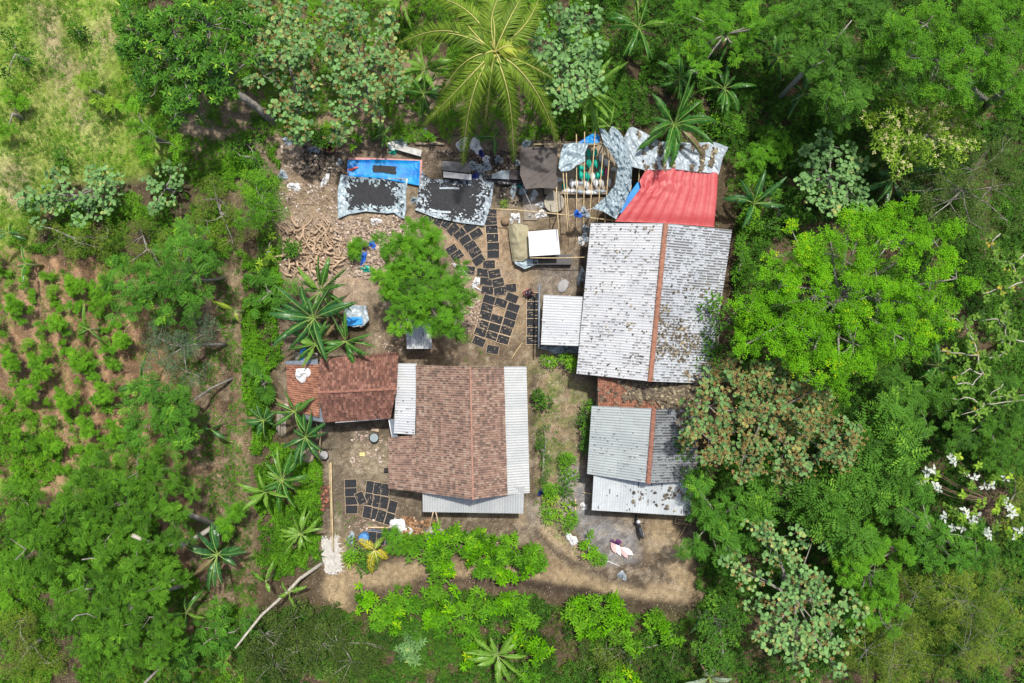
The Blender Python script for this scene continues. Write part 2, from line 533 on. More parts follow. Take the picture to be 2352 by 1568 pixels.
    mb.tube(path, [tr * 1.25, tr, tr * .85, tr * .6], 8)
    if limbs:
        for i in range(len(blobs)):
            sel = C[B == i]
            bc = Vector(sel.mean(0)) - Vector((0, 0, S['cr'] * .7))
            j = path[2] if (bc - path[2]).length < (bc - path[3]).length else path[3]
            mid = j.lerp(bc, .5) + Vector((rs.uniform(-.2, .2), rs.uniform(-.2, .2), .15))
            mb.tube([j, mid, bc], [tr * .45, tr * .28, tr * .15], 6)
            k = max(2, int(len(sel) * .3 * twig))
            for q in rs.choice(len(sel), min(k, len(sel)), False):
                e = Vector(sel[q]) + Vector((0, 0, S['cr'] * (.1 if twig < 2 else .3)))
                md = bc.lerp(e, .5) + Vector((rs.uniform(-.15, .15), rs.uniform(-.15, .15), -.05))
                mb.tube([bc, md, e], [tr * .2, tr * .14, .012], 4, cap=False)
    mb.build(trunk_name, bk, root, bp)
    return root
# ------------------------------------------------------------------ ground, yard, roads
DX = 0.14
gx = np.concatenate([[-300, -200, -120, -80, -60], np.arange(-48, 48.01, DX), [60, 80, 120, 200, 300]])
gy = np.concatenate([[-300, -200, -120, -80, -50], np.arange(-34, 34.01, DX), [50, 80, 120, 200, 300]])
GX, GY = np.meshgrid(gx, gy)
GU, GV = U_of(GX, GY)
wu = (fbm(GX, GY, 2.2, 1) - .5) * 42 + (fbm(GX, GY, .5, 5) - .5) * 16
wv = (fbm(GX, GY, 2.2, 2) - .5) * 42 + (fbm(GX, GY, .5, 6) - .5) * 16
def blur(a, k):
    if k < 1: return a
    for _ in range(2):
        for ax in (0, 1):
            b = np.cumsum(np.pad(a, [(k + 1, k) if i == ax else (0, 0) for i in (0, 1)], mode='edge'), ax)
            a = (np.take(b, range(2 * k + 1, b.shape[ax]), ax) - np.take(b, range(0, b.shape[ax] - 2 * k - 1), ax)) / (2 * k + 1)
    return a
def m_poly(pts, warp=1.0, soft=2):
    return blur(inpoly(GU + wu * warp, GV + wv * warp, pts).astype(float), soft)
def m_line(pts, wd, warp=.5, soft=2):
    return blur((distseg(GU + wu * warp, GV + wv * warp, pts) < wd).astype(float), soft)
col = np.zeros(GX.shape + (3,)); col[:] = (.115, .088, .055)
def paint(m, c, a=1.0, patch=None):
    if patch is not None:      # broken up by a noise of this size
        s, th, sd = patch
        m = m * np.clip((fbm(GX, GY, s, sd) - th) * 7 + .5, 0, 1)
    global col
    m = (np.clip(m, 0, 1) * a)[..., None]
    col = col * (1 - m) + np.array(c) * m
SOIL = (.37, .225, .135); TAN = (.36, .265, .165); PALE = (.46, .37, .29); DARK = (.12, .085, .058); GREY = (.27, .25, .235)
# meadow in the upper left
mead = [(-400, -400), (380, -400), (300, 0), (290, 120), (400, 240), (420, 330), (330, 420), (120, 430), (60, 600), (-400, 600)]
paint(m_poly(mead), (.27, .38, .07))
paint(m_poly(mead), (.42, .46, .15), .8, (2.0, .5, 3))
for p in ([(60, 0), (130, 0), (170, 160), (130, 250), (100, 120)], [(0, 370), (60, 360), (80, 470), (0, 500)], [(150, 130), (210, 150), (200, 300), (160, 290)],
          [(400, 270), (500, 290), (490, 360), (420, 370)], [(210, 60), (290, 40), (300, 110), (230, 130)]):
    paint(m_poly(p, 1.3, 3), (.5, .38, .26), .75)
# soil under the trees along the top
paint(m_poly([(400, 230), (1000, 150), (1300, 270), (1200, 380), (640, 380), (420, 380)], 1.2, 4), (.42, .32, .235), .75)
paint(m_poly([(540, 0), (960, 0), (960, 260), (640, 300)], 1.2, 3), (.42, .3, .2), .6, (1.6, .47, 4))
# worked field on the left
field = [(-400, 540), (230, 600), (420, 640), (560, 600), (570, 1000), (590, 1330), (560, 1450), (450, 1700), (330, 1700), (380, 1300), (300, 1100), (100, 1150), (-400, 1150)]
fm = m_poly(field, .6, 3)
paint(fm, (.24, .15, .09))
dirx, diry = .27, .96
row = (GU * diry - GV * dirx) / 43.0 + (fbm(GX, GY, 3, 8) - .5) * .5
ridge = .5 + .5 * np.cos(row * 2 * np.pi)
paint(fm * (GU < 430) * np.clip(ridge * 1.8 - .7, 0, 1), (.45, .28, .17), .9, (2.2, .38, 9))
paint(m_poly([(60, 980), (200, 960), (230, 1120), (80, 1180)], 1, 4), (.47, .31, .19), .8)
paint(m_poly([(0, 580), (60, 590), (120, 700), (80, 780), (0, 700)], 1, 4), (.46, .3, .19), .7)
row2 = (GU - .03 * GV) / 52.0
ridge2 = .5 + .5 * np.cos(row2 * 2 * np.pi + (fbm(GX, GY, 2, 12) - .5) * 1.5)
rf = m_poly([(420, 640), (560, 600), (590, 1330), (560, 1480), (440, 1480), (430, 1000)], .4, 3)
paint(rf, (.13, .09, .06))
paint(rf * np.clip(ridge2 * 2 - .8, 0, 1), (.27, .18, .115), .8)
paint(rf, (.42, .33, .23), .5, (.7, .57, 21))
# track beside the hedge
track = m_line([(560, 380), (548, 560), (555, 800), (572, 1000), (588, 1330)], 9, .25, 1)
paint(m_line([(545, 420), (545, 560), (552, 800), (568, 1000), (584, 1330)], 12, .3, 2), (.27, .22, .13), .8)
paint(m_line([(562, 500), (563, 800), (578, 1000), (592, 1330)], 5, .2, 1), (.11, .08, .055), .9)
# the yard between the houses
yard = [(636, 330), (700, 300), (830, 330), (900, 318), (1190, 300), (1300, 330), (1360, 505), (1350, 690), (1330, 860), (1375, 870), (1368, 930), (1360, 1090), (1366, 1180),
        (1590, 1195), (1600, 1235), (1560, 1300), (1640, 1390), (1500, 1340), (1350, 1330), (1240, 1250), (1130, 1260), (960, 1240), (800, 1265), (760, 1300), (735, 1240),
        (738, 970), (660, 960), (640, 830), (850, 800), (860, 700), (650, 640), (625, 480)]
ym = m_poly(yard, .5, 2)
paint(ym, (.235, .185, .13))
paint(ym, (.40, .315, .22), .6, (1.2, .52, 13))
paint(ym, (.15, .12, .09), .55, (1.5, .55, 113))
paint(m_poly([(640, 320), (1190, 320), (1190, 400), (940, 420), (780, 480), (640, 470)], .9, 4), (.22, .165, .125), .9)
paint(m_poly([(690, 335), (800, 345), (800, 440), (740, 460), (690, 410)], 1.3, 4), (.085, .068, .058), .85, (1.0, .45, 14))
paint(m_poly([(990, 345), (1200, 350), (1200, 440), (1150, 500), (990, 400)], .8, 4), (.075, .062, .055), .9)
paint(m_poly([(640, 330), (720, 330), (700, 400), (650, 400)], 1.4, 3), (.5, .4, .33), .8, (.6, .45, 15))
paint(m_poly([(640, 400), (780, 420), (775, 520), (640, 520)], 1, 4), (.4, .3, .2), .7)
paint(m_poly([(625, 500), (900, 495), (960, 520), (880, 620), (840, 720), (640, 640)], 1, 4), (.47, .355, .27), .85)
paint(m_poly([(640, 520), (830, 500), (840, 640), (640, 640)], 1, 4), (.42, .3, .2), .7, (.5, .47, 16))
paint(m_poly([(965, 490), (1160, 480), (1180, 560), (1220, 640), (1180, 760), (1080, 820), (1060, 700), (1040, 580)], .8, 3), (.46, .33, .225), .9)
paint(m_poly([(1040, 590), (1110, 640), (1090, 740), (1060, 760), (1060, 640)], 1, 3), (.5, .36, .3), .6)
paint(m_poly([(1210, 590), (1350, 590), (1335, 690), (1230, 680)], .7, 4), (.245, .215, .195), .9)
paint(m_poly([(1285, 440), (1420, 440), (1360, 510), (1350, 590), (1290, 590)], .6, 3), (.25, .185, .13), .9)
paint(m_line([(1348, 505), (1332, 690)], 9, .2, 1), (.05, .045, .045), .9)  # shadow of the shed's west wall, painted into the soil colour
paint(m_line([(1215, 600), (1195, 700), (1190, 800), (1220, 830)], 18, .6, 4), (.36, .27, .175), .8)
paint(m_poly([(860, 800), (1190, 790), (1210, 835), (900, 838)], .9, 3), (.15, .11, .08), .85)  # dark earth band, with the little hut's shadow painted in
paint(m_poly([(640, 560), (700, 830), (655, 830), (620, 700)], .8, 4), (.34, .26, .19), .6)
paint(m_poly([(740, 965), (895, 965), (892, 1120), (970, 1140), (970, 1200), (1220, 1190), (1215, 1250), (960, 1245), (780, 1260), (740, 1240)], .6, 3), (.19, .15, .11), .95)
paint(m_poly([(810, 1010), (892, 1020), (892, 1095), (830, 1100), (800, 1060)], 1, 4), (.4, .33, .235), .8)
paint(m_line([(760, 980), (768, 1100), (780, 1240)], 9, .6, 3), (.17, .15, .11), .8)
paint(m_poly([(745, 970), (893, 968), (893, 995), (745, 1000)], .5, 3), (.15, .12, .09), .8)  # shadow below the tiled house's south eave, put into the ground colour
paint(m_poly([(820, 990), (890, 1000), (885, 1050), (820, 1060)], 1.2, 4), (.42, .36, .26), .5, (.5, .5, 17))
gp = m_poly([(1210, 835), (1330, 860), (1372, 870), (1345, 1000), (1340, 1100), (1360, 1180), (1330, 1290), (1240, 1200), (1222, 1000)], .5, 3)
paint(gp, (.34, .26, .17))
paint(gp, (.2, .24, .08), .7, (1.0, .5, 18))
paint(m_line([(1345, 940), (1338, 1100), (1325, 1180)], 12, .4, 3), (.2, .17, .145), .8)
conc = m_poly([(1210, 1150), (1238, 1145), (1240, 1220), (1215, 1230)], .5, 3) + m_poly([(1300, 1060), (1345, 1080), (1350, 1180), (1455, 1215), (1465, 1300), (1400, 1312), (1330, 1230), (1290, 1160)], .4, 2)
paint(conc, (.33, .32, .33), .95)
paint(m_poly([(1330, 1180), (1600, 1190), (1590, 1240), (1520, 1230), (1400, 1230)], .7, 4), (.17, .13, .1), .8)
# dirt road
road_pts = [(1216, 1180), (1290, 1270), (1400, 1335), (1540, 1362), (1630, 1385)]
rm = m_line(road_pts, 30, .4, 2) + m_line([(770, 1345), (850, 1322), (1000, 1308), (1200, 1318), (1400, 1345)], 25, .45, 2) + m_line([(1520, 1210), (1555, 1290), (1600, 1370)], 36, .5, 3) \
    + m_line([(775, 1250), (770, 1360), (800, 1420)], 20, .5, 3)
rm = np.clip(rm, 0, 1)
verge = np.clip(m_line(road_pts, 58, .6, 4) + m_line([(770, 1345), (850, 1322), (1000, 1308), (1200, 1318), (1400, 1345)], 46, .6, 4) + m_line([(1520, 1210), (1555, 1290), (1610, 1370)], 66, .6, 4), 0, 1)
paint(verge, (.15, .11, .08), .9)
paint(rm, (.41, .31, .195), 1)
paint(m_line([(1000, 1290), (1200, 1295), (1300, 1310)], 11, .4, 3), (.39, .27, .175), .7)
paint(m_line([(1240, 1190), (1330, 1290), (1420, 1348), (1560, 1372)], 12, .4, 3), (.5, .39, .26), .9)
paint(m_line([(1510, 1240), (1540, 1300)], 20, .5, 4), (.5, .39, .26), .8)
paint(m_line([(1240, 1345), (1400, 1372), (1520, 1392), (1620, 1398)], 9, .7, 2), (.085, .06, .048), .9)
paint(m_line([(960, 1330), (1100, 1332), (1240, 1345)], 8, .9, 2), (.12, .085, .06), .8)
paint(m_line([(1235, 1225), (1310, 1290), (1400, 1330)], 7, .7, 2), (.13, .10, .08), .8)
paint(m_poly([(1400, 1290), (1500, 1300), (1560, 1345), (1420, 1335), (1380, 1310)], .8, 4), (.24, .18, .125), .7)
paint(conc * (1 - rm * .3), (.3, .29, .3), 1)
paint(conc, (.2, .19, .19), .5, (.9, .52, 121))
paint(m_poly([(1395, 1298), (1500, 1300), (1555, 1340), (1430, 1338), (1375, 1315)], .4, 1), (.13, .1, .075), .9)
paint(m_line([(1228, 1215), (1262, 1252), (1310, 1288), (1400, 1322), (1480, 1345)], 6, .25, 1), (.09, .07, .055), .95)
paint(m_line([(1180, 1338), (1290, 1352), (1420, 1378), (1540, 1398), (1625, 1405)], 12, .5, 1), (.07, .052, .042), .95)
paint(m_line([(950, 1336), (1080, 1330), (1200, 1340)], 8, .5, 1), (.09, .065, .05), .9)
paint(m_line([(1225, 850), (1222, 1000), (1228, 1140)], 6, .3, 1), (.1, .08, .06), .9)  # shade along the main house's east side, painted as a dark line
paint(m_poly(yard, .2, 1), (.12, .095, .075), .4, (.5, .62, 119))
paint(m_poly(yard, .2, 1), (.47, .39, .3), .45, (.6, .6, 120))
# forest floor on the right and along the bottom
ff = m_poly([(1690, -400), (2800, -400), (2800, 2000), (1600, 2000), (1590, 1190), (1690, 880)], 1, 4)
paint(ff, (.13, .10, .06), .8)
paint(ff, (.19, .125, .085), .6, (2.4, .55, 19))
bt = m_poly([(560, 1400), (760, 1420), (900, 1370), (1250, 1370), (1620, 1410), (1650, 2000), (500, 2000)], .8, 4)
paint(bt, (.12, .085, .06), .9)
paint(bt, (.12, .15, .045), .5, (1.6, .5, 22))
k = (.6 + .36 * fbm(GX, GY, 1.3, 30, 5)) * (.7 + .56 * vn(GX, GY, .18, 31))
col = col * np.array([.97, .98, .93])
col = col * k[..., None]
inyard = np.clip(m_poly(yard, .2, 6) + rm + conc, 0, 1)
gz = (fbm(GX, GY, 5, 40) - .5) * .5 * (1 - inyard) + (fbm(GX, GY, .7, 41) - .5) * .07 + (vn(GX, GY, .22, 42) - .5) * .025
gz += (ridge - .5) * .16 * fm * (GU < 430) * (1 - inyard) + (ridge2 - .5) * .18 * rf
gz += m_line([(1235, 1222), (1310, 1285), (1420, 1330), (1500, 1330)], 6, .6, 2) * .12
nx, ny = len(gx), len(gy)
idx = np.arange(nx * ny).reshape(ny, nx)
F = np.stack([idx[:-1, :-1], idx[:-1, 1:], idx[1:, 1:], idx[1:, :-1]], -1).reshape(-1, 4)
fr = (rm[:-1, :-1] > .5).ravel(); fy = ((ym[:-1, :-1] > .5).ravel() & ~fr); fc = (conc[:-1, :-1] > .5).ravel() & ~fr
fy &= ~fc
ftk = (track[:-1, :-1] > .5).ravel() & ~fr & ~fy
ffl = (fm[:-1, :-1] > .5).ravel() & ~fr & ~fy & ~ftk & ~fc
m_ground, gnt, gb = newmat('ground_soil')
a_ = gnt.nodes.new('ShaderNodeAttribute'); a_.attribute_name = 'soil'
co = coord(gnt)
f1 = noise(gnt, 2.2, 7, .75, co); f2 = noise(gnt, 11, 6, .8, co)
c_ = mixc(gnt, a_.outputs['Color'], ramp(gnt, f1, [(.3, .72), (.7, 1.25)]), 1.0, 'MULTIPLY')
c_ = mixc(gnt, c_, ramp(gnt, f2, [(.33, .45), (.68, 1.5)]), 1.0, 'MULTIPLY')
vo = N(gnt, 'ShaderNodeTexVoronoi', Scale=7.0); gnt.links.new(co, vo.inputs['Vector'])
vm = ramp(gnt, vo.outputs['Distance'], [(.16, 1.0), (.24, 0.0)])
vs = ramp(gnt, vo.outputs['Color'], [(.58, 0.0), (.62, 1.0)])
mu = mixc(gnt, vm, vs, 1.0, 'MULTIPLY')
c_ = mixc(gnt, c_, mixc(gnt, c_, (.62, .54, .42), .55), mu)
gnt.links.new(c_, gb.inputs['Base Color'])
gb.inputs['Roughness'].default_value = .95; gb.inputs['Specular IOR Level'].default_value = .15
bump(gnt, gb, f2, .6, .03)
GVv = np.stack([GX, GY, gz], -1).reshape(-1, 3)
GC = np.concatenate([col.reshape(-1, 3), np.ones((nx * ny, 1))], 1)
def ground_piece(name, sel, label):
    f = F[sel]
    used = np.unique(f); mp = np.zeros(nx * ny, dtype=np.int64); mp[used] = np.arange(len(used))
    me = npmesh(name, GVv[used], mp[f], m_ground, attrs={'soil': GC[used]}, smooth=True)
    o = link(name, me); tag(o, label, None, None, 'structure')
    o['category'] = name.replace('_', ' ')
ground_piece('ground', ~fr & ~fy & ~fc & ~ftk & ~ffl, 'bare and grassy ground around and below the trees')
ground_piece('yard', fy, 'trodden brown earth of the work yard between the houses')
ground_piece('dirt_road', fr, 'tan dirt road curving along the bottom of the yard')
ground_piece('pavement', fc, 'patches of grey cemented ground in front of the houses')
ground_piece('path', ftk, 'narrow footpath running between field and hedge')
ground_piece('field', ffl, 'red brown field with furrows on the left')

# ------------------------------------------------------------------ low growth nobody could count
GZI = gz
def gh(x, y):
    i = np.clip(np.searchsorted(gx, x) - 1, 0, nx - 1); j = np.clip(np.searchsorted(gy, y) - 1, 0, ny - 1)
    return GZI[j, i]
def scatter(name, label, polys, per_m2, mat, rs, L=(.1, .2), W=.4, n=5, h=(.02, .3), shape='dia', elev=(.0, 1.0), avoid=None, clump=None, kind='ros', cat='undergrowth'):
    pts = []
    for poly in polys:
        us = [p[0] for p in poly]; vs = [p[1] for p in poly]
        A = (max(us) - min(us)) * (max(vs) - min(vs)) / 900
        m = int(A * per_m2)
        u = rs.uniform(min(us), max(us), m); v = rs.uniform(min(vs), max(vs), m)
        x = (u - 1175.9) / 30; y = (784.1 - v) / 30
        wu_ = (fbm(x, y, 2.2, 1) - .5) * 50 + (fbm(x, y, .5, 5) - .5) * 26
        k = inpoly(u + wu_, v + wu_, poly)
        if clump:
            k &= rs.rand(m) < np.clip((fbm(x, y, clump[0], clump[2]) - clump[1]) * 8 + .5, 0.0, 1)
        if avoid:
            for av in avoid: k &= ~inpoly(u + wu_ * .5, v + wu_ * .5, av)
        pts.append(np.stack([x[k], y[k]], 1))
    p = np.concatenate(pts)
    m = len(p)
    hh = rs.uniform(h[0], h[1], m) * (.4 + 1.2 * fbm(p[:, 0], p[:, 1], 1.5, 55))
    C = np.stack([p[:, 0], p[:, 1], gh(p[:, 0], p[:, 1]) + hh], 1)
    Lv = Leaves()
    val = np.clip(fbm(p[:, 0], p[:, 1], 1.8, 60) * 1.3 - .25 + rs.uniform(-.3, .3, m), 0, 1)
    Ls = rs.uniform(L[0], L[1], m)
    if kind == 'ros':
        rosettes(Lv, C, n, Ls, W, rs, elev, shape, val)
    else:
        a = rs.rand(m) * 6.283
        d = np.stack([np.cos(a), np.sin(a), rs.uniform(-.15, .3, m)], 1)
        Lv.add(C, d, np.array([0, 0, 1.0]) + rs.uniform(-.5, .5, (m, 3)), Ls, Ls * W, val, shape)
    o = Lv.build(name, LM[mat])
    tag(o, label, cat, None, 'stuff')
    return o
rs = np.random.RandomState(11)
scatter('meadow_grass', 'short yellow green meadow grass in the upper left corner', [mead], 55, 'grass', rs, (.08, .2), .14, 5, (.0, .05), elev=(.2, 1.2), clump=(1.8, .42, 70), cat='grass')
scatter('meadow_weeds', 'bright green weeds growing through the meadow grass', [mead], 40, 'herb', rs, (.07, .15), .42, 5, (.02, .2), clump=(1.2, .47, 71), cat='weeds')
fieldp = [(-150, 560), (230, 600), (430, 640), (430, 1000), (380, 1120), (100, 1150), (-150, 1150)]
scatter('field_weeds', 'low green weeds scattered in rows over the red brown field', [fieldp], 38, 'herb', rs, (.05, .12), .42, 5, (.02, .2), clump=(.9, .49, 72), cat='weeds')
scatter('furrow_weeds', 'thin weeds along the dark furrows beside the footpath', [[(400, 640), (545, 560), (590, 1330), (570, 1500), (440, 1500)]], 60, 'feather', rs, (.06, .14), .42, 5, (.02, .18), clump=(.8, .46, 73), cat='weeds')
scatter('leafy_ground_cover', 'dense leafy creeper along the bank between path and houses',
        [[(560, 600), (650, 620), (640, 820), (620, 860), (625, 1010), (740, 1060), (742, 1240), (720, 1310), (600, 1330), (590, 1040), (562, 900)]], 130, 'herb', rs, (.09, .17), .6, 4, (.03, .5), shape='oval', clump=(1.1, .38, 74), cat='creeper')
scatter('hedge_undergrowth', 'mixed green undergrowth beside the left yard edge', [[(500, 380), (640, 330), (650, 640), (560, 620), (545, 470)], [(380, 320), (640, 300), (640, 420), (520, 470), (330, 480)], [(60, 470), (540, 440), (540, 600), (300, 620), (20, 560)]], 90, 'herb', rs, (.08, .18), .4, 5, (.03, .5), clump=(1.3, .44, 75))
top = [(240, -80), (1450, -80), (1360, 300), (1190, 330), (1000, 330), (640, 310), (560, 300), (300, 250)]
scatter('top_undergrowth', 'light green shrubs and weeds below the trees along the top', [top], 85, 'herb', rs, (.08, .18), .42, 5, (.03, .6), clump=(1.1, .43, 76))
right = [(1360, -80), (2480, -80), (2480, 1640), (1600, 1640), (1605, 1200), (1690, 880), (1690, 525), (1660, 350), (1350, 290)]
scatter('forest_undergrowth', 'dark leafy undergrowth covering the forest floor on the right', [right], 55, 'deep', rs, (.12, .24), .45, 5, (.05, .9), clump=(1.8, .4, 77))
scatter('forest_creeper', 'small mid green leaves of creeper on the forest floor', [right], 45, 'feather', rs, (.07, .14), .5, 4, (.03, .5), clump=(1.4, .5, 78), cat='creeper')
bot = [(300, 1480), (560, 1440), (700, 1380), (830, 1400), (1000, 1350), (1250, 1385), (1620, 1425), (1640, 1650), (200, 1650)]
scatter('roadside_undergrowth', 'dark green undergrowth below the dirt road', [bot], 55, 'deep', rs, (.12, .24), .42, 6, (.05, .9), clump=(1.0, .44, 79))
scatter('roadside_weeds', 'lighter olive weeds mixed into the undergrowth below the dirt road', [bot], 50, 'olive', rs, (.08, .16), .35, 5, (.1, .7), clump=(.9, .52, 84), cat='weeds')
scatter('crop_residue', 'pale dry straws and sticks left lying over the red field', [fieldp, [(430, 640), (545, 600), (570, 1330), (450, 1400)]], 7, 'litter', rs, (.15, .7), .06, 1, (.01, .08), kind='flat', clump=(1.2, .45, 85), cat='straw')
scatter('lower_left_undergrowth', 'yellow green weeds between the trees in the lower left', [[(-100, 1080), (300, 1080), (420, 1300), (560, 1400), (560, 1650), (-100, 1650)], [(-100, 930), (130, 960), (150, 1100), (-100, 1150)]], 100, 'herb', rs, (.08, .19), .42, 5, (.03, .5), clump=(1.7, .4, 80))
scatter('garden_weeds', 'patchy weeds on the earth strip between the two house rows', [[(1215, 840), (1330, 870), (1370, 880), (1345, 1000), (1335, 1200), (1400, 1310), (1330, 1290), (1240, 1200), (1222, 1000)], [(740, 1100), (790, 1110), (790, 1180), (900, 1220), (780, 1240)], [(1060, 800), (1120, 790), (1130, 830), (1060, 830)]], 40, 'herb', rs, (.05, .1), .4, 5, (.01, .06), clump=(.7, .58, 81), cat='weeds')
scatter('leaf_litter', 'dry brown leaves and straw lying over the yard and forest floor', [yard, [(400, 260), (1300, 250), (1300, 340), (640, 340)]], 26, 'litter', rs, (.05, .13), .5, 1, (.0, .03), kind='flat', clump=(1.0, .5, 82), cat='dry leaves')
scatter('forest_litter', 'dry fallen leaves below the right hand trees', [right, bot, [(400, 620), (560, 600), (580, 1400), (440, 1500)]], 12, 'litter', rs, (.1, .22), .4, 1, (.0, .1), kind='flat', clump=(1.6, .5, 83), cat='dry leaves')
# ------------------------------------------------------------------ roofs
def roofmat(name, base, dirt, amount=.5, rough=.5, scl=(2.4, 9), grime=.3, sheets=True):
    """pale corrugated sheet: streaks of dirt lie along the corrugations (u runs along them, v across, metres)"""
    m, nt, b = newmat(name)
    uv = coord(nt, 'UV')
    big = noise(nt, .3, 3, .6, uv)
    g = noise(nt, .9, 5, .7, uv)
    sp = nt.nodes.new('ShaderNodeSeparateXYZ'); nt.links.new(uv, sp.inputs[0])
    def mth(op, a, b=None, c=None):
        n = nt.nodes.new('ShaderNodeMath'); n.operation = op
        for i, x in enumerate((a, b, c)):
            if x is None: continue
            if isinstance(x, (int, float)): n.inputs[i].default_value = x
            else: nt.links.new(x, n.inputs[i])
        return n.outputs[0]
    vv = mth('DIVIDE', sp.outputs[1], .19); row = mth('FLOOR', vv); frv = mth('FRACT', vv)
    cb = nt.nodes.new('ShaderNodeCombineXYZ'); nt.links.new(mth('MULTIPLY', sp.outputs[0], scl[0]), cb.inputs[0]); nt.links.new(mth('MULTIPLY', row, 7.37), cb.inputs[1])
    s = noise(nt, 1.0, 2, .7, cb.outputs[0])
    th = nt.nodes.new('ShaderNodeMath'); th.operation = 'MULTIPLY_ADD'
    nt.links.new(big, th.inputs[0]); th.inputs[1].default_value = .5; nt.links.new(s, th.inputs[2])
    dash = ramp(nt, th.outputs[0], [(.93 - amount * .22, 0.0), (.97 - amount * .22, 1.0)])
    valley = ramp(nt, mth('ABSOLUTE', mth('SUBTRACT', frv, .5)), [(.2, 1.0), (.32, 0.0)])
    st = mixc(nt, dash, valley, 1.0, 'MULTIPLY') if amount > 0 else ramp(nt, s, [(0, 0), (1, 0)])
    c = mixc(nt, base, tuple(x * .78 for x in base), ramp(nt, g, [(.4, 0), (.7, grime * 2)]))
    if sheets:
        br = N(nt, 'ShaderNodeTexBrick', Scale=1.0)
        br.inputs['Color1'].default_value = (1, 1, 1, 1); br.inputs['Color2'].default_value = (.88, .89, .91, 1); br.inputs['Mortar'].default_value = (.6, .6, .6, 1)
        br.inputs['Mortar Size'].default_value = .006; br.inputs['Brick Width'].default_value = 2.3; br.inputs['Row Height'].default_value = 1.0; br.offset = 0
        nt.links.new(uv, br.inputs['Vector'])
        c = mixc(nt, c, br.outputs['Color'], 1.0, 'MULTIPLY')
    c = mixc(nt, c, dirt, st)
    nt.links.new(c, b.inputs['Base Color'])
    b.inputs['Roughness'].default_value = rough; b.inputs['Specular IOR Level'].default_value = .35
    return m
roof_white = roofmat('sheet_roof_white', (.55, .565, .575), (.2, .2, .2), .6)
roof_white_e = roofmat('sheet_roof_dirty', (.47, .5, .53), (.14, .14, .14), .95, grime=.4)
roof_small = roofmat('sheet_roof_small', (.56, .58, .59), (.15, .15, .15), .25)
roof_clean = roofmat('sheet_roof_clean', (.5, .52, .51), (.3, .3, .28), .0)
roof_grey = roofmat('sheet_roof_grey', (.38, .42, .42), (.15, .15, .15), .35, grime=.4)
roof_grey_e = roofmat('sheet_roof_weathered', (.25, .27, .28), (.07, .07, .07), .9, grime=.6)
roof_canopy = roofmat('sheet_roof_canopy', (.56, .6, .61), (.16, .16, .16), .4, scl=(1.8, 8))

def tilemat(name, stops, dark=.5):
    m, nt, b = newmat(name)
    uv = coord(nt, 'UV')
    sc = mapping(nt, uv, (1 / .22, 1 / .165, 1))
    fl = nt.nodes.new('ShaderNodeVectorMath'); fl.operation = 'FLOOR'; nt.links.new(sc, fl.inputs[0])
    wn = nt.nodes.new('ShaderNodeTexWhiteNoise'); wn.noise_dimensions = '2D'; nt.links.new(fl.outputs[0], wn.inputs['Vector'])
    g = noise(nt, .45, 4, .65, uv)
    ad = nt.nodes.new('ShaderNodeMath'); ad.operation = 'MULTIPLY_ADD'; nt.links.new(wn.outputs['Value'], ad.inputs[0]); ad.inputs[1].default_value = .62
    mm = nt.nodes.new('ShaderNodeMath'); mm.operation = 'MULTIPLY'; nt.links.new(g, mm.inputs[0]); mm.inputs[1].default_value = .42
    nt.links.new(mm.outputs[0], ad.inputs[2])
    c = ramp(nt, ad.outputs[0], stops)
    f = noise(nt, 3.5, 5, .75, uv)
    c = mixc(nt, c, (.06, .05, .045), ramp(nt, f, [(.5, 0), (.75, dark)]))
    nt.links.new(c, b.inputs['Base Color']); b.inputs['Roughness'].default_value = .85; b.inputs['Specular IOR Level'].default_value = .2
    return m
tile_main = tilemat('clay_tile_faded', [(.1, (.10, .08, .07)), (.3, (.18, .125, .1)), (.5, (.27, .175, .135)), (.65, (.31, .2, .155)), (.8, (.34, .26, .2)), (.95, (.42, .33, .27))], .5)
tile_left = tilemat('clay_tile_dark', [(.1, (.08, .045, .038)), (.35, (.15, .075, .055)), (.6, (.23, .11, .08)), (.9, (.36, .2, .15))], .85)
tile_orange = tilemat('clay_tile_orange', [(.1, (.13, .065, .045)), (.4, (.27, .125, .08)), (.9, (.4, .2, .13))], .8)

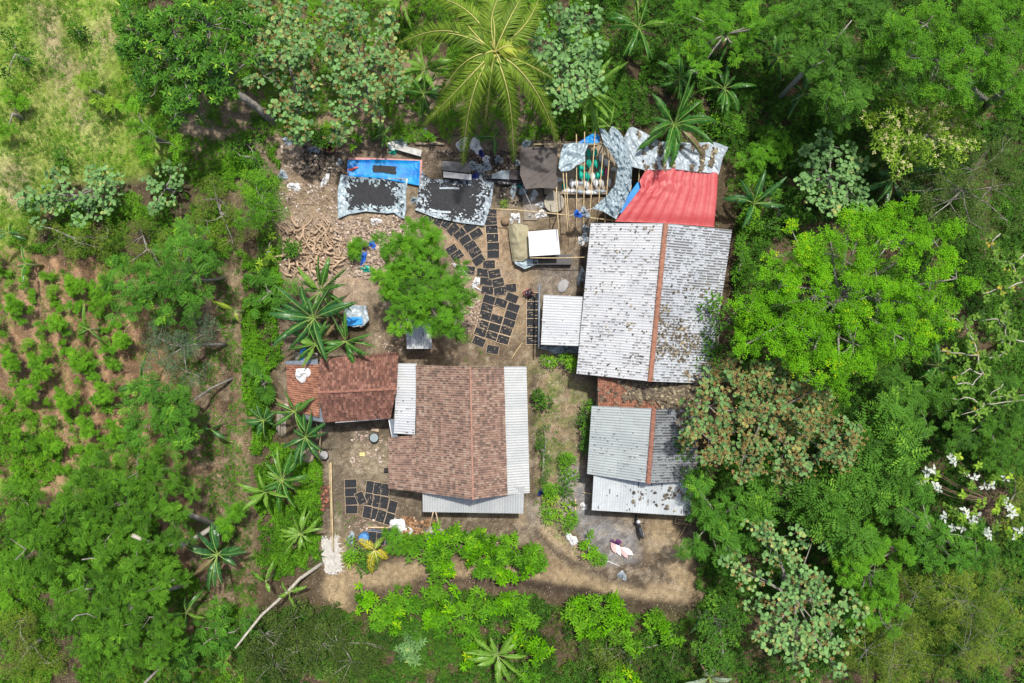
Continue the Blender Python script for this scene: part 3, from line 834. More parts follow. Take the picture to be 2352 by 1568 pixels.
def lerp3(a, b, t): return a + (b - a) * t
def roof_panel(name, c00, c10, c11, c01, mat, parent, kind='corr', pitch=.19, amp=.022, thick=.02, org=None, nb=8, sag=0.0):
    """corners: c00 upper start, c10 upper end (along the ridge), c11 lower end, c01 lower start. corrugations run down the slope"""
    c00, c10, c11, c01 = [np.array(x, dtype=float) for x in (c00, c10, c11, c01)]
    wd = (np.linalg.norm(c10 - c00) + np.linalg.norm(c11 - c01)) / 2
    ln = (np.linalg.norm(c01 - c00) + np.linalg.norm(c11 - c10)) / 2
    nrm = np.cross(c10 - c00, c01 - c00); nrm /= np.linalg.norm(nrm)
    if nrm[2] < 0: nrm = -nrm
    if kind == 'corr':
        nw = max(2, int(wd / pitch)) * 6; ns = nb
        s = np.linspace(0, 1, nw + 1); t = np.linspace(0, 1, ns + 1)
        hs = np.cos(s * wd / pitch * 2 * np.pi) * amp
        S, T = np.meshgrid(s, t); Hh = np.tile(hs, (ns + 1, 1))
    else:
        pw = .165; pl = .22
        nw = max(2, int(wd / pw)) * 4; rows = max(2, int(ln / pl))
        s = np.linspace(0, 1, nw + 1)
        t = np.sort(np.concatenate([np.arange(rows) / rows, (np.arange(rows) + .985) / rows]))
        saw = np.tile([-.0, .035], rows)
        S, T = np.meshgrid(s, t)
        x = (S * wd / pw) % 1.0
        Hh = np.sin(x * 2 * np.pi) * .026 + saw[:, None] + (vn(S * wd, T * ln, .5, 3) - .5) * .05
        ns = len(t) - 1
    P3 = (c00 * ((1 - S) * (1 - T))[..., None] + c10 * (S * (1 - T))[..., None] + c11 * (S * T)[..., None] + c01 * ((1 - S) * T)[..., None])
    P3 = P3 + nrm * Hh[..., None]
    P3[..., 2] -= (fbm(S * wd, T * ln, 3.0, 9) - .5) * .06 + sag * np.sin(T * np.pi) * np.sin(S * np.pi)
    ny_, nx_ = S.shape
    top = P3.reshape(-1, 3); botm = top - nrm * thick
    n = nx_ * ny_
    id_ = np.arange(n).reshape(ny_, nx_)
    q = np.stack([id_[:-1, :-1], id_[1:, :-1], id_[1:, 1:], id_[:-1, 1:]], -1).reshape(-1, 4)
    v1 = top[q[0][1]] - top[q[0][0]]; v2 = top[q[0][2]] - top[q[0][1]]
    if np.cross(v1, v2)[2] < 0: q = q[:, ::-1]
    rim = []
    for e in (id_[0], id_[-1], id_[:, 0], id_[:, -1]):
        rim.append(np.stack([e[:-1], e[1:], e[1:] + n, e[:-1] + n], -1))
    Fq = np.concatenate([q, q[:, ::-1] + n] + rim)
    uv = np.stack([T * ln, S * wd], -1).reshape(-1, 2)
    o = np.array(org if org is not None else (0, 0, 0))
    me = npmesh(name, np.concatenate([top, botm]) - o, Fq, mat, uv=np.concatenate([uv, uv]))
    return link(name, me, parent)

def ridge_cap(name, a, b, parent, org, wid=.17, mat=None, seg=.34):
    a = Vector(a); b = Vector(b); L = (b - a).length; n = int(L / seg); mb = MB()
    t = (b - a).normalized(); sd = t.cross(Vector((0, 0, 1))).normalized(); up = sd.cross(t)
    for i in range(n):
        p = a + t * (L * i / n); q = a + t * (L * (i + 1.05) / n)
        V = []
        for pp, k in ((p, 1.0), (q, 1.13)):
            for j in range(7):
                g = math.pi * j / 6
                V.append(pp + sd * math.cos(g) * wid * k + up * (math.sin(g) * wid * .55 * k + .02))
        mb.add(V, [(j, j + 1, 8 + j, 7 + j) for j in range(6)], 0, False)
    me = mb.build(name, mat, parent, org)
    return me
ridge_m = plain('ridge_tile', (.3, .14, .09), .8, .35, 4)
ridge_old = plain('ridge_tile_old', (.26, .12, .085), .85, .5, 5)

def walls(name, pts, ztop, parent, org, mat, z0=-.1, th=.12):
    """pts: footprint corners with own top height list"""
    mb = MB(); n = len(pts)
    cx = sum(p[0] for p in pts) / n; cy = sum(p[1] for p in pts) / n
    for i in range(n):
        a = pts[i]; b = pts[(i + 1) % n]; za = ztop[i]; zb = ztop[(i + 1) % n]
        d = Vector((b[0] - a[0], b[1] - a[1], 0)).normalized(); nn = Vector((d.y, -d.x, 0))
        if nn.dot(Vector((a[0] - cx, a[1] - cy, 0))) > 0: nn = -nn
        A = Vector((a[0], a[1], 0)); B = Vector((b[0], b[1], 0))
        A2 = A + nn * th; B2 = B + nn * th
        V = [A + Vector((0, 0, z0)), B + Vector((0, 0, z0)), B + Vector((0, 0, zb)), A + Vector((0, 0, za)), A2 + Vector((0, 0, z0)), B2 + Vector((0, 0, z0)), B2 + Vector((0, 0, zb)), A2 + Vector((0, 0, za))]
        mb.add(V, [(0, 1, 2, 3), (7, 6, 5, 4), (3, 2, 6, 7)])
    return mb.build(name, mat, parent, org)
def inset(pts, d):
    cx = sum(p[0] for p in pts) / len(pts); cy = sum(p[1] for p in pts) / len(pts); o = []
    for p in pts:
        v = Vector((p[0] - cx, p[1] - cy)); L = v.length
        o.append((cx + v.x * (1 - d * 1.41 / L), cy + v.y * (1 - d * 1.41 / L)))
    return o
def door(parent, org, p, nrm, wdt=.85, hgt=1.9, mat=None):
    p = Vector(p); nrm = Vector(nrm).normalized(); rz = math.atan2(nrm.y, nrm.x) - math.pi / 2
    d = MB().box(p + nrm * .03 + Vector((0, 0, hgt / 2)), (wdt, .05, hgt), rz).build('door', mat or wood_old, parent, org)
    return d

# ---- big shed
def leafpatch(name, label, pts3, n, rs, mat='litter', L=(.15, .3), kindd='stuff'):
    pass
E = 3.0; RZ = 4.5
nw, rn, ne = P(1356.8, 512.2, E), P(1529, 512.7, RZ), P(1681.4, 528, E)
sw, rsn, se = P(1323.9, 858, E), P(1493, 875.6, RZ), P(1628, 880.5, E)
org = P(1500, 700, 0)
shed = empty('shed', org, 'long white corrugated shed with a red clay ridge, largest of the pale roofs', 'shed')
W_ = roof_panel('roof', rn, rsn, sw, nw, roof_white, shed, org=org)
E_ = roof_panel('roof', rsn, rn, ne, se, roof_white_e, shed, org=org)
tag(W_, 'cleaner western slope of white sheets'); tag(E_, 'dirtier eastern slope of white sheets')
ridge_cap('ridge_cap', rn, rsn, shed, org, .17, ridge_m)
rsn_ = random.Random(3)
ip = [nw.lerp(se, .04), ne.lerp(sw, .04), se.lerp(nw, .04), sw.lerp(ne, .04)]
mn = (ip[0] + ip[1]) / 2; ms = (ip[2] + ip[3]) / 2
walls('wall', [ip[0], mn, ip[1], ip[2], ms, ip[3]], [E - .08, RZ - .15, E - .08, E - .08, RZ - .15, E - .08], shed, org, dark_wall)
door(shed, org, (ip[0].lerp(ip[3], .35).x, ip[0].lerp(ip[3], .35).y, 0), (-1, 0, 0), 1.6, 2.3)

# ---- lean-to west of the shed
o2 = P(1290, 735, 0)
lt = empty('lean_to', o2, 'small white lean-to roof joined to the west side of the long shed', 'lean-to')
za, zb = 2.25, 2.75
a, b, c, d = P(1248.6, 676.5, za), P(1338.6, 681, zb), P(1330, 794.4, zb), P(1242.3, 791.2, za)
roof_panel('roof', b, c, d, a, roof_small, lt, org=o2)
mb = MB()
for p in (a.lerp(c, .06), d.lerp(b, .06), a.lerp(d, .5)):
    mb.tube([(p.x, p.y, -.1), (p.x, p.y, p.z - .02)], .05, 6)
    mb.build('post', bamboo_grey, lt, o2); mb = MB()
MB().tube([P(1239, 652, 2.1), P(1237, 800, 2.1)], .07, 8).build('gutter', metal_grey, lt, o2)

# ---- small flat roofed stall in the yard
o3 = P(1250, 557, 0)
st = empty('shelter', o3, 'low shelter with a square smooth white roof beside the khaki sheet', 'shelter')
a, b, c, d = P(1213, 531.5, 1.7), P(1281, 526, 1.85), P(1287, 584, 1.85), P(1216.5, 588.5, 1.7)
roof_panel('roof', a, b, c, d, plain('sheet_roof_smooth', (.62, .63, .63), .4, .04, 1.5), st, org=o3, pitch=.16, amp=.006)
for p in (a.lerp(c, .05), b.lerp(d, .05), c.lerp(a, .05), d.lerp(b, .05)):
    MB().tube([(p.x, p.y, -.1), (p.x, p.y, p.z - .03)], .04, 6).build('post', bamboo_grey, st, o3)
bp_ = P(1268, 598, 0)
MB().box(bp_ + Vector((0, 0, .3)), (2.9, .75, .6)).build('dark_box', black, st, o3)  # plain dark block along the lower roof edge

# ---- main house
o4 = P(1060, 1000, 0)
mh = empty('house', o4, 'main house with a wide faded terracotta roof and white sheet strips on three sides', 'house')
RZ = 4.6; EW = 2.75; EE = 3.0
rN, rS = P(1080, 842, RZ), P(1086.5, 1147, RZ)
eN, eS = P(1157, 842.4, EE), P(1165.2, 1136.5, EE)
wN, wM = P(955.3, 838.2, 2.95), P(954, 996, 2.95)
kM, kS = P(960, 996, 2.95), P(955, 1128.5, 2.95)
roof_panel('roof', rS, rN, eN, eS, tile_main, mh, 'tile', org=o4)
wS = P(957, 1129.5, 2.95)
roof_panel('roof', rN, rS, wS, wN, tile_main, mh, 'tile', org=o4)
x1, x2 = P(892, 1004.5, 2.35), P(892.6, 1122.2, 2.35)
roof_panel('roof', kM.lerp(wN, -.02) + Vector((0, 0, -.05)), wS + Vector((0, 0, -.05)), x2, x1, tile_main, mh, 'tile', org=o4)
ridge_cap('ridge_cap', rN, rS, mh, o4, .075, plain('ridge_faded', (.34, .19, .14), .85, .3, 5))
sE = empty('side_roof', o4); COL.objects.unlink(sE); bpy.data.objects.remove(sE)
t_ = roof_panel('sheet_roof', P(1157, 841.6, 2.93), P(1165.2, 1136, 2.93), P(1216.7, 1131.5, 2.45), P(1209.2, 841.4, 2.45), roof_clean, mh, org=o4)
tag(t_, 'long white sheet strip on the east side')
t_ = roof_panel('sheet_roof', P(970, 1110, 2.8), P(1204.1, 1118, 2.8), P(1202.1, 1179.3, 2.15), P(971.1, 1175.5, 2.15), roof_clean, mh, org=o4)
tag(t_, 'white sheet canopy over the front')
t_ = roof_panel('sheet_roof', P(957.3, 834.4, 2.85), P(953, 997.8, 2.85), P(904.5, 994.8, 2.55), P(912, 833.9, 2.55), roof_small, mh, org=o4)
tag(t_, 'white sheet strip between the two tiled roofs')
fp = [P(960, 850, 2.9), P(1160, 850, 2.9), P(1160, 1125, 2.9), P(960, 1118, 2.9)]
fp = [Vector((p.x, p.y, 0)) for p in fp]
fp = inset(fp, .25)
mN = ((fp[0][0] + fp[1][0]) / 2 + .5, (fp[0][1] + fp[1][1]) / 2); mS = ((fp[2][0] + fp[3][0]) / 2 + .5, (fp[2][1] + fp[3][1]) / 2)
walls('wall', [fp[0], mN, fp[1], fp[2], mS, fp[3]], [2.9, 4.3, 2.9, 2.9, 4.25, 2.9], mh, o4, plaster)
door(mh, o4, (mS[0], mS[1], 0), (0, -1, 0))
for q in ((975, 1172), (1085, 1174), (1198, 1176)):
    p = P(q[0], q[1], 2.1); MB().tube([(p.x, p.y, -.1), (p.x, p.y, 2.15)], .05, 6).build('post', bamboo, mh, o4)
for q in ((1207, 850), (1212, 990), (1213, 1125)):
    p = P(q[0], q[1], 2.4); MB().tube([(p.x, p.y, -.1), (p.x, p.y, 2.4)], .05, 6).build('post', bamboo_grey, mh, o4)
g1, g2, g3, g4 = P(893, 962, 2.2), P(904, 962, 2.35), P(914, 1003, 2.3), P(901, 1008, 2.2)
MB().add([g1, g2, g3, g4, g1 - Vector((0, 0, .03)), g2 - Vector((0, 0, .03)), g3 - Vector((0, 0, .03)), g4 - Vector((0, 0, .03))], [(0, 3, 2, 1), (4, 5, 6, 7), (0, 1, 5, 4), (1, 2, 6, 5), (2, 3, 7, 6), (3, 0, 4, 7)]).build('gutter', metal_grey, mh, o4)
MB().tube([P(893, 963, 2.2), P(901, 1008, 2.2)], .04, 6).build('gutter_edge', plastic_w, mh, o4)

# ---- left tiled house
o5 = P(790, 890, 0)
lh = empty('tiled_house', o5, 'low house with dark mossy clay tiles left of the main house', 'house')
RZ = 3.5; EZ = 2.5
rE, rW = P(911, 893, RZ), P(730, 901, RZ)
roof_panel('roof', rW, rE, P(915.5, 807.6, EZ), P(735, 824, EZ), tile_left, lh, 'tile', org=o5)
t5a = P(912.5, 942, 2.7); 
roof_panel('roof', rE, rW, P(743.3, 969.7, EZ), P(897, 960.5, EZ), tile_left, lh, 'tile', org=o5)
ridge_cap('ridge_cap', rW, rE, lh, o5, .1, ridge_old)
t_ = roof_panel('annex_roof', P(733, 836, 2.75), P(733, 958, 2.75), P(662.3, 942, 2.1), P(657.8, 835.8, 2.1), tile_orange, lh, 'tile', org=o5)
tag(t_, 'brighter orange tiles over the western annex')
for nm, q in (('sheet_strip', [(656, 829, 2.1), (730, 825, 2.7), (731, 838, 2.7), (657, 837, 2.1)]), ('sheet_patch', [(690, 933, 2.25), (742, 938, 2.6), (745, 970, 2.5), (705, 963, 2.25)])):
    v = [P(*k) + Vector((0, 0, .06)) for k in q]
    MB().add(v + [p - Vector((0, 0, .02)) for p in v], [(0, 3, 2, 1), (4, 5, 6, 7), (0, 1, 5, 4), (1, 2, 6, 5), (2, 3, 7, 6), (3, 0, 4, 7)]).build(nm, metal_grey, lh, o5)
fp = inset([Vector((P(*k).x, P(*k).y, 0)) for k in ((738, 832, EZ), (905, 818, EZ), (905, 950, EZ), (745, 960, EZ))], .25)
wm = ((fp[0][0] + fp[3][0]) / 2, (fp[0][1] + fp[3][1]) / 2); em = ((fp[1][0] + fp[2][0]) / 2, (fp[1][1] + fp[2][1]) / 2)
walls('wall', [fp[0], fp[1], em, fp[2], fp[3], wm], [2.45, 2.45, 3.35, 2.45, 2.45, 3.35], lh, o5, dark_wall)
fp = inset([Vector((P(*k).x, P(*k).y, 0)) for k in ((662, 840, 2.2), (735, 840, 2.6), (738, 950, 2.6), (668, 938, 2.2))], .15)
walls('annex_wall', fp, [2.0, 2.5, 2.5, 2.0], lh, o5, bamboo_grey)
door(lh, o5, (((fp[3][0] + fp[2][0]) / 2) + 3, wm[1] - 2, 0), (0, -1, 0))
MB().tube([P(770, 970, 2.4), P(893, 960.5, 2.4)], .045, 6).build('gutter', plastic_w, lh, o5)

# ---- lower right house
o6 = P(1480, 1020, 0)
rh = empty('grey_roofed_house', o6, 'house with a grey corrugated gable roof and white front canopy beside the forest', 'house')
t_ = roof_panel('tile_roof', P(1372.5, 856, 3.0), P(1611, 872, 3.0), P(1604.4, 945, 2.55), P(1373.6, 934, 2.55), tile_orange, rh, 'tile', org=o6)
tag(t_, 'band of clay tiles buried under fallen leaves')
RZ = 3.7; EZ = 2.7
n1, n2, n3 = P(1359, 931.5, EZ), P(1502, 938.2, RZ), P(1604, 940, EZ)
s1, s2, s3 = P(1348.2, 1087.9, EZ), P(1488.4, 1109.3, RZ), P(1602, 1104.8, EZ)
roof_panel('roof', n2, s2, s1, n1, roof_grey, rh, org=o6)
roof_panel('roof', s2, n2, n3, s3, roof_grey_e, rh, org=o6)
ridge_cap('ridge_cap', n2, s2, rh, o6, .16, ridge_old)
t_ = roof_panel('canopy_roof', P(1363.8, 1084, 2.6), P(1591, 1092, 2.6), P(1586.2, 1185, 2.1), P(1358.9, 1171.5, 2.1), roof_canopy, rh, org=o6)
fp = inset([Vector((P(*k).x, P(*k).y, 0)) for k in ((1375, 865, 2.6), (1600, 880, 2.6), (1595, 1095, 2.6), (1362, 1085, 2.6))], .25)
sm = ((fp[2][0] + fp[3][0]) / 2, (fp[2][1] + fp[3][1]) / 2)
walls('wall', [fp[0], fp[1], fp[2], sm, fp[3]], [2.5, 2.5, 2.5, 3.4, 2.5], rh, o6, plaster)
door(rh, o6, (sm[0], sm[1], 0), (0, -1, 0), 1.0)
for q in ((1364, 1168), (1475, 1176), (1580, 1181)):
    p = P(q[0], q[1], 2.05); MB().tube([(p.x, p.y, -.1), (p.x, p.y, 2.08)], .05, 6).build('post', bamboo, rh, o6)

# ---- little sheet roof under the yard tree
o7 = P(962, 768, 0)
sh = empty('outhouse', o7, 'tiny hut with a white sheet roof half hidden under the yard tree', 'hut')
a, b, c, d = P(931.5, 733, 2.3), P(988, 733, 2.3), P(992, 800.5, 2.0), P(934.5, 801, 2.0)
roof_panel('roof', a, b, c, d, roof_white, sh, org=o7)
fp = inset([Vector((p.x, p.y, 0)) for p in (a, b, c, d)], .2)
walls('wall', fp, [2.2, 2.2, 1.9, 1.9], sh, o7, bamboo_grey)
door(sh, o7, ((fp[2][0] + fp[3][0]) / 2, fp[2][1], 0), (0, -1, 0), .7, 1.6)

# ---- fallen leaves lying on roofs
def on_quad(n, rs, q, keep=None):
    s = rs.rand(n); t = rs.rand(n)
    q = [np.array(x) for x in q]
    p = q[0] * ((1 - s) * (1 - t))[:, None] + q[1] * (s * (1 - t))[:, None] + q[2] * (s * t)[:, None] + q[3] * ((1 - s) * t)[:, None]
    if keep is not None:
        k = keep(s, t, p); p = p[k]
    return p
def leaf_cover(name, label, p, rs, L, mat, shape='round', W=.8, lift=.05):
    Lv = Leaves(); n = len(p); a = rs.rand(n) * 6.28
    d = np.stack([np.cos(a), np.sin(a), rs.uniform(-.1, .1, n)], 1)
    Ls = rs.uniform(L[0], L[1], n)
    Lv.add(p + np.array([0, 0, lift]) + rs.rand(n, 1) * [0, 0, .05], d, np.array([0, 0, 1.0]) + rs.uniform(-.25, .25, (n, 3)), Ls, Ls * W, rs.rand(n), shape)
    o = Lv.build(name, LM[mat]); tag(o, label, 'fallen leaves', None, 'stuff')
LM['roof_litter'] = leafmat('leaf_litter_roof', (.06, .05, .04), (.2, .165, .115), (.42, .36, .22), 0, .85)
rs = np.random.RandomState(5)
p = on_quad(3600, rs, (P(1372.5, 861, 3.0), P(1609, 879, 3.0), P(1604, 939, 2.6), P(1373.6, 928, 2.6)), lambda s, t, p: rs.rand(len(s)) < np.clip((s - .2) * 2.2 - (t > .75) * .8, 0.03, 1))
leaf_cover('roof_leaves', 'thick layer of dead leaves on the clay tile band below the long shed', p, rs, (.14, .32), 'roof_litter', lift=.08)
p = on_quad(2600, rs, (rn, rsn, se, ne), lambda s, t, p: (fbm(p[:, 0], p[:, 1], 1.3, 90) > .54) & (rs.rand(len(s)) < np.clip((s - .3) * 1.8, 0, 1)) & (t < .97))
leaf_cover('shed_roof_leaves', 'brown leaf scatter on the eastern slope of the long shed', p, rs, (.1, .22), 'roof_litter', lift=.06)
p = on_quad(260, rs, (rn, rsn, sw, nw), lambda s, t, p: (fbm(p[:, 0], p[:, 1], 1.0, 91) > .57))
leaf_cover('shed_roof_litter', 'few dark leaves on the western slope of the long shed', p, rs, (.1, .18), 'roof_litter', lift=.06)
p = on_quad(500, rs, (n2.lerp(n3, .5), n3, s3, s2.lerp(s3, .6)), lambda s, t, p: (fbm(p[:, 0], p[:, 1], 1.0, 92) > .5) & (t < .35) | (rs.rand(len(s)) < .04))
leaf_cover('grey_roof_leaves', 'dead leaves heaped on the far corner of the grey roof', p, rs, (.12, .25), 'roof_litter', lift=.06)
p = on_quad(60, rs, (P(1450, 1118, 2.5), P(1588, 1122, 2.5), P(1586, 1180, 2.13), P(1450, 1176, 2.13)), lambda s, t, p: (fbm(p[:, 0], p[:, 1], .8, 93) > .52))
leaf_cover('canopy_leaves', 'few curled brown leaves on the white front canopy', p, rs, (.12, .3), 'roof_litter', lift=.06)

# ------------------------------------------------------------------ tarpaulins
def coons(top, right, bottom, left, nu=60, nv=50):
    """boundary polylines as U points: top & bottom run west-east, left & right north-south"""
    def sam(pl, t):
        pl = np.array(pl, dtype=float); L = np.concatenate([[0], np.cumsum(np.linalg.norm(np.diff(pl, axis=0), axis=1))]); L /= L[-1]
        return np.stack([np.interp(t, L, pl[:, i]) for i in range(pl.shape[1])], -1)
    s = np.linspace(0, 1, nu + 1); t = np.linspace(0, 1, nv + 1)
    Tt, Bb = sam(top, s), sam(bottom, s); Ll, Rr = sam(left, t), sam(right, t)
    S, T = np.meshgrid(s, t); S_ = S[..., None]; T_ = T[..., None]
    C = (1 - T_) * Tt[None] + T_ * Bb[None] + (1 - S_) * Ll[:, None] + S_ * Rr[:, None] \
        - ((1 - S_) * (1 - T_) * Tt[0] + S_ * (1 - T_) * Tt[-1] + (1 - S_) * T_ * Bb[0] + S_ * T_ * Bb[-1])
    return C, S, T
def to3(C, z):
    k = (H - z) / H / 30
    return np.stack([(C[..., 0] - 1175.9) * k, (784.1 - C[..., 1]) * k, z], -1)
def sheet(name, P3, mat, parent=None, org=(0, 0, 0), thick=.012, mi=None, smooth=True, keep=None, S=None, T=None):
    ny_, nx_ = P3.shape[:2]; n = nx_ * ny_
    id_ = np.arange(n).reshape(ny_, nx_)
    q = np.stack([id_[:-1, :-1], id_[1:, :-1], id_[1:, 1:], id_[:-1, 1:]], -1).reshape(-1, 4)
    if keep is not None: q = q[keep.reshape(-1)]
    top = P3.reshape(-1, 3) - np.array(org)
    if keep is None:
        rim = []
        for e in (id_[0], id_[-1], id_[:, 0], id_[:, -1]): rim.append(np.stack([e[:-1], e[1:], e[1:] + n, e[:-1] + n], -1))
        V = np.concatenate([top, top - [0, 0, thick]]); Fq = np.concatenate([q, q[:, ::-1] + n] + rim)
    else:
        V = top; Fq = q
    uv = None
    if S is not None:
        uv = np.stack([S, T], -1).reshape(-1, 2)
        if keep is None: uv = np.concatenate([uv, uv])
    me = npmesh(name, V, Fq, mat, uv=uv, smooth=smooth)
    return link(name, me, parent)
def wrinkle(P3, amp, s=.9, seed=0, rot=0.0, st=1.0):
    x, y = P3[..., 0], P3[..., 1]
    c, s_ = math.cos(rot), math.sin(rot)
    x, y = (x * c + y * s_) * st, -x * s_ + y * c
    r = 1 - np.abs(fbm(x, y, s, seed, 3) * 2 - 1) * 2.2
    return amp * np.clip(r, -.2, 1)
silver = plain('tarp_silver', (.3, .38, .42), .42, .22, 1.6, metal=.1, bmp=.6)
silver_w = plain('tarp_silver_pale', (.32, .38, .42), .42, .3, 2.2, metal=.1, bmp=.6)
def tarpmat(name, base, light, lines=True):
    m, nt, b = newmat(name); co = coord(nt)
    f = noise(nt, .8, 5, .7, co)
    c = ramp(nt, f, [(.3, base), (.75, light)])
    nt.links.new(c, b.inputs['Base Color']); b.inputs['Roughness'].default_value = .5
    bump(nt, b, noise(nt, 6, 4, .6, co), .5, .02)
    return m
red_t = tarpmat('tarp_red', (.46, .05, .055), (.52, .11, .115))
blue_t = tarpmat('tarp_blue', (.0, .1, .5), (.0, .4, .75))
brown_t = plain('shade_cloth_brown', (.115, .1, .092), .9, .25, 1.2)
khaki_t = plain('canvas_khaki', (.34, .31, .2), .9, .22, 1.5)
mark_o = plain('print_orange', (.75, .12, .06), .5, .1, 3)

ZR = Z(2150, 450, 3.136)
# red tarp over the bamboo rafters
C, S, T = coons([ZR(1165, 668), ZR(1500, 645), ZR(2050, 703)], [ZR(2050, 703), ZR(2035, 1000), ZR(2000, 1368)], [ZR(785, 1300), ZR(1400, 1320), ZR(2000, 1368)],
                [ZR(1165, 668), ZR(1085, 800), ZR(1110, 880), ZR(960, 1080), ZR(785, 1300)], 90, 60)
z = 2.75 + .45 * np.sin(np.pi * np.clip(T * .9, 0, 1)) * 0 + .25 * (1 - T)
z = z + .07 * np.abs(np.sin(S * np.pi * 9)) + wrinkle(np.stack([C[..., 0] / 30, C[..., 1] / 30, z], -1), .16, 1.5, 3, .9, 1.6) * np.exp(-((S - .1) ** 2 + (T - .25) ** 2) * 9) + .03 * fbm(C[..., 0], C[..., 1], 20, 4)
z = z - .12 * np.exp(-((T - 1) ** 2) * 60)
P3 = to3(C, z)
t_ = sheet('tarpaulin', P3, red_t)
tag(t_, 'bright red tarpaulin stretched over bamboo rafters against the long shed', 'tarpaulin')
# blue one peeping out below it
C, S, T = coons([ZR(1060, 820), ZR(1180, 800)], [ZR(1180, 800), ZR(1000, 1100), ZR(880, 1240)], [ZR(800, 1270), ZR(880, 1250)], [ZR(1060, 820), ZR(940, 990), ZR(850, 1180)], 12, 40)
z = 2.7 + .2 * (1 - T) - .12 + S * 0
t_ = sheet('tarpaulin', to3(C, z), blue_t); tag(t_, 'narrow bright blue tarpaulin edge showing below the red one', 'tarpaulin')
# silver tarp over the back half
C, S, T = coons([ZR(880, 300), ZR(960, 150), ZR(1010, 140), ZR(1200, 235), ZR(1330, 320), ZR(1700, 335), ZR(2010, 325), ZR(2180, 390)], [ZR(2180, 390), ZR(2110, 520), ZR(2060, 720)],
                [ZR(960, 620), ZR(1170, 672), ZR(1500, 650), ZR(2060, 705)], [ZR(880, 300), ZR(920, 460), ZR(960, 620)], 130, 50)
z = 2.55 + .45 * T + .07 * np.abs(np.sin(S * np.pi * 10)) ** .6
P3 = to3(C, z); z = z + wrinkle(P3, .12, .8, 5, .5, 1.3) - .25 * (1 - T) ** 3
t_ = sheet('tarpaulin', to3(C, z), silver_w); tag(t_, 'silver tarpaulin roof behind the red one with brown leaves in its folds', 'tarpaulin')
p = to3(C, z + .04)[5:-2, 25:-4].reshape(-1, 3)
sel = (np.abs(np.sin(S[5:-2, 25:-4].ravel() * np.pi * 10)) < .45) & (fbm(p[:, 0], p[:, 1], .9, 95) > .52)
leaf_cover('tarp_leaves', 'brown leaf rubbish caught in the folds of the silver tarpaulin roof', p[sel], rs, (.12, .26), 'roof_litter', lift=.03)
# twisted silver tarp hanging down the middle
C, S, T = coons([ZR(590, 150), ZR(660, 170), ZR(700, 220), ZR(750, 130), ZR(830, 180), ZR(930, 330)], [ZR(930, 330), ZR(1000, 600), ZR(985, 880), ZR(900, 1090), ZR(800, 1272)],
                [ZR(505, 1140), ZR(650, 1180), ZR(800, 1272)], [ZR(590, 150), ZR(650, 350), ZR(730, 450), ZR(820, 620), ZR(790, 850), ZR(690, 980), ZR(505, 1140)], 60, 120)
z = 2.9 + .25 * np.sin(np.pi * T) + .2 * np.sin(S * np.pi * 1.0)
P3 = to3(C, z)
z = z + wrinkle(P3, .26, .75, 7, .15, 2.2) + wrinkle(P3, .1, .3, 8, .5, 1.5)
t_ = sheet('tarpaulin', to3(C, z), silver); tag(t_, 'crumpled silver tarpaulin hanging twisted over the open bamboo frame', 'tarpaulin')
C, S, T = coons([ZR(700, 975), ZR(712, 985)], [ZR(712, 985), ZR(520, 1150)], [ZR(500, 1140), ZR(520, 1150)], [ZR(700, 965), ZR(600, 1050), ZR(500, 1140)], 4, 20)
t_ = sheet('tarp_hem', to3(C, 2.98 + 0 * S), blue_t); bpy.data.objects.remove(t_)
# left silver plastic on the frame
C, S, T = coons([ZR(160, 350), ZR(300, 335), ZR(470, 345)], [ZR(470, 345), ZR(420, 450), ZR(425, 560)], [ZR(95, 640), ZR(130, 690), ZR(215, 685), ZR(260, 670), ZR(320, 620), ZR(425, 575)], [ZR(160, 350), ZR(125, 450), ZR(95, 640)], 50, 50)
z = 2.72 + .1 * S; P3 = to3(C, z); z = z + wrinkle(P3, .16, .9, 9, -.6, 1.8)
t_ = sheet('plastic_sheet', to3(C, z), silver); tag(t_, 'pale blue plastic sheet tied over the left end of the bamboo frame', 'plastic sheet')
C, S, T = coons([ZR(430, 270), ZR(540, 210), ZR(600, 250)], [ZR(600, 250), ZR(600, 330)], [ZR(330, 340), ZR(470, 345), ZR(600, 310)], [ZR(430, 270), ZR(330, 340)], 30, 20)
z = 2.45 + 0 * S; P3 = to3(C, z); z = z + wrinkle(P3, .16, .5, 10)
t_ = sheet('plastic_sheet', to3(C, z), blue_t); tag(t_, 'scrap of blue plastic at the back rail of the bamboo frame', 'plastic sheet')
# brown shade cloth
C, S, T = coons([(1197, 339), (1230, 337), (1281, 340)], [(1281, 340), (1278, 385), (1282, 433)], [(1207, 434), (1240, 431), (1282, 433)], [(1197, 339), (1194, 400), (1207, 434)], 50, 50)
z = 1.9 + .5 * np.abs(T - S) ** 1.2 * .5; P3 = to3(C, z); z = z + wrinkle(P3, .1, 1.3, 11, -.8, 3.0)
t_ = sheet('shade_cloth', to3(C, z), brown_t); tag(t_, 'dark brown cloth awning left of the bamboo frame', 'cloth awning')
for q in ((1198, 340), (1280, 341), (1209, 433), (1281, 432)):
    p = P(q[0], q[1], 1.9)
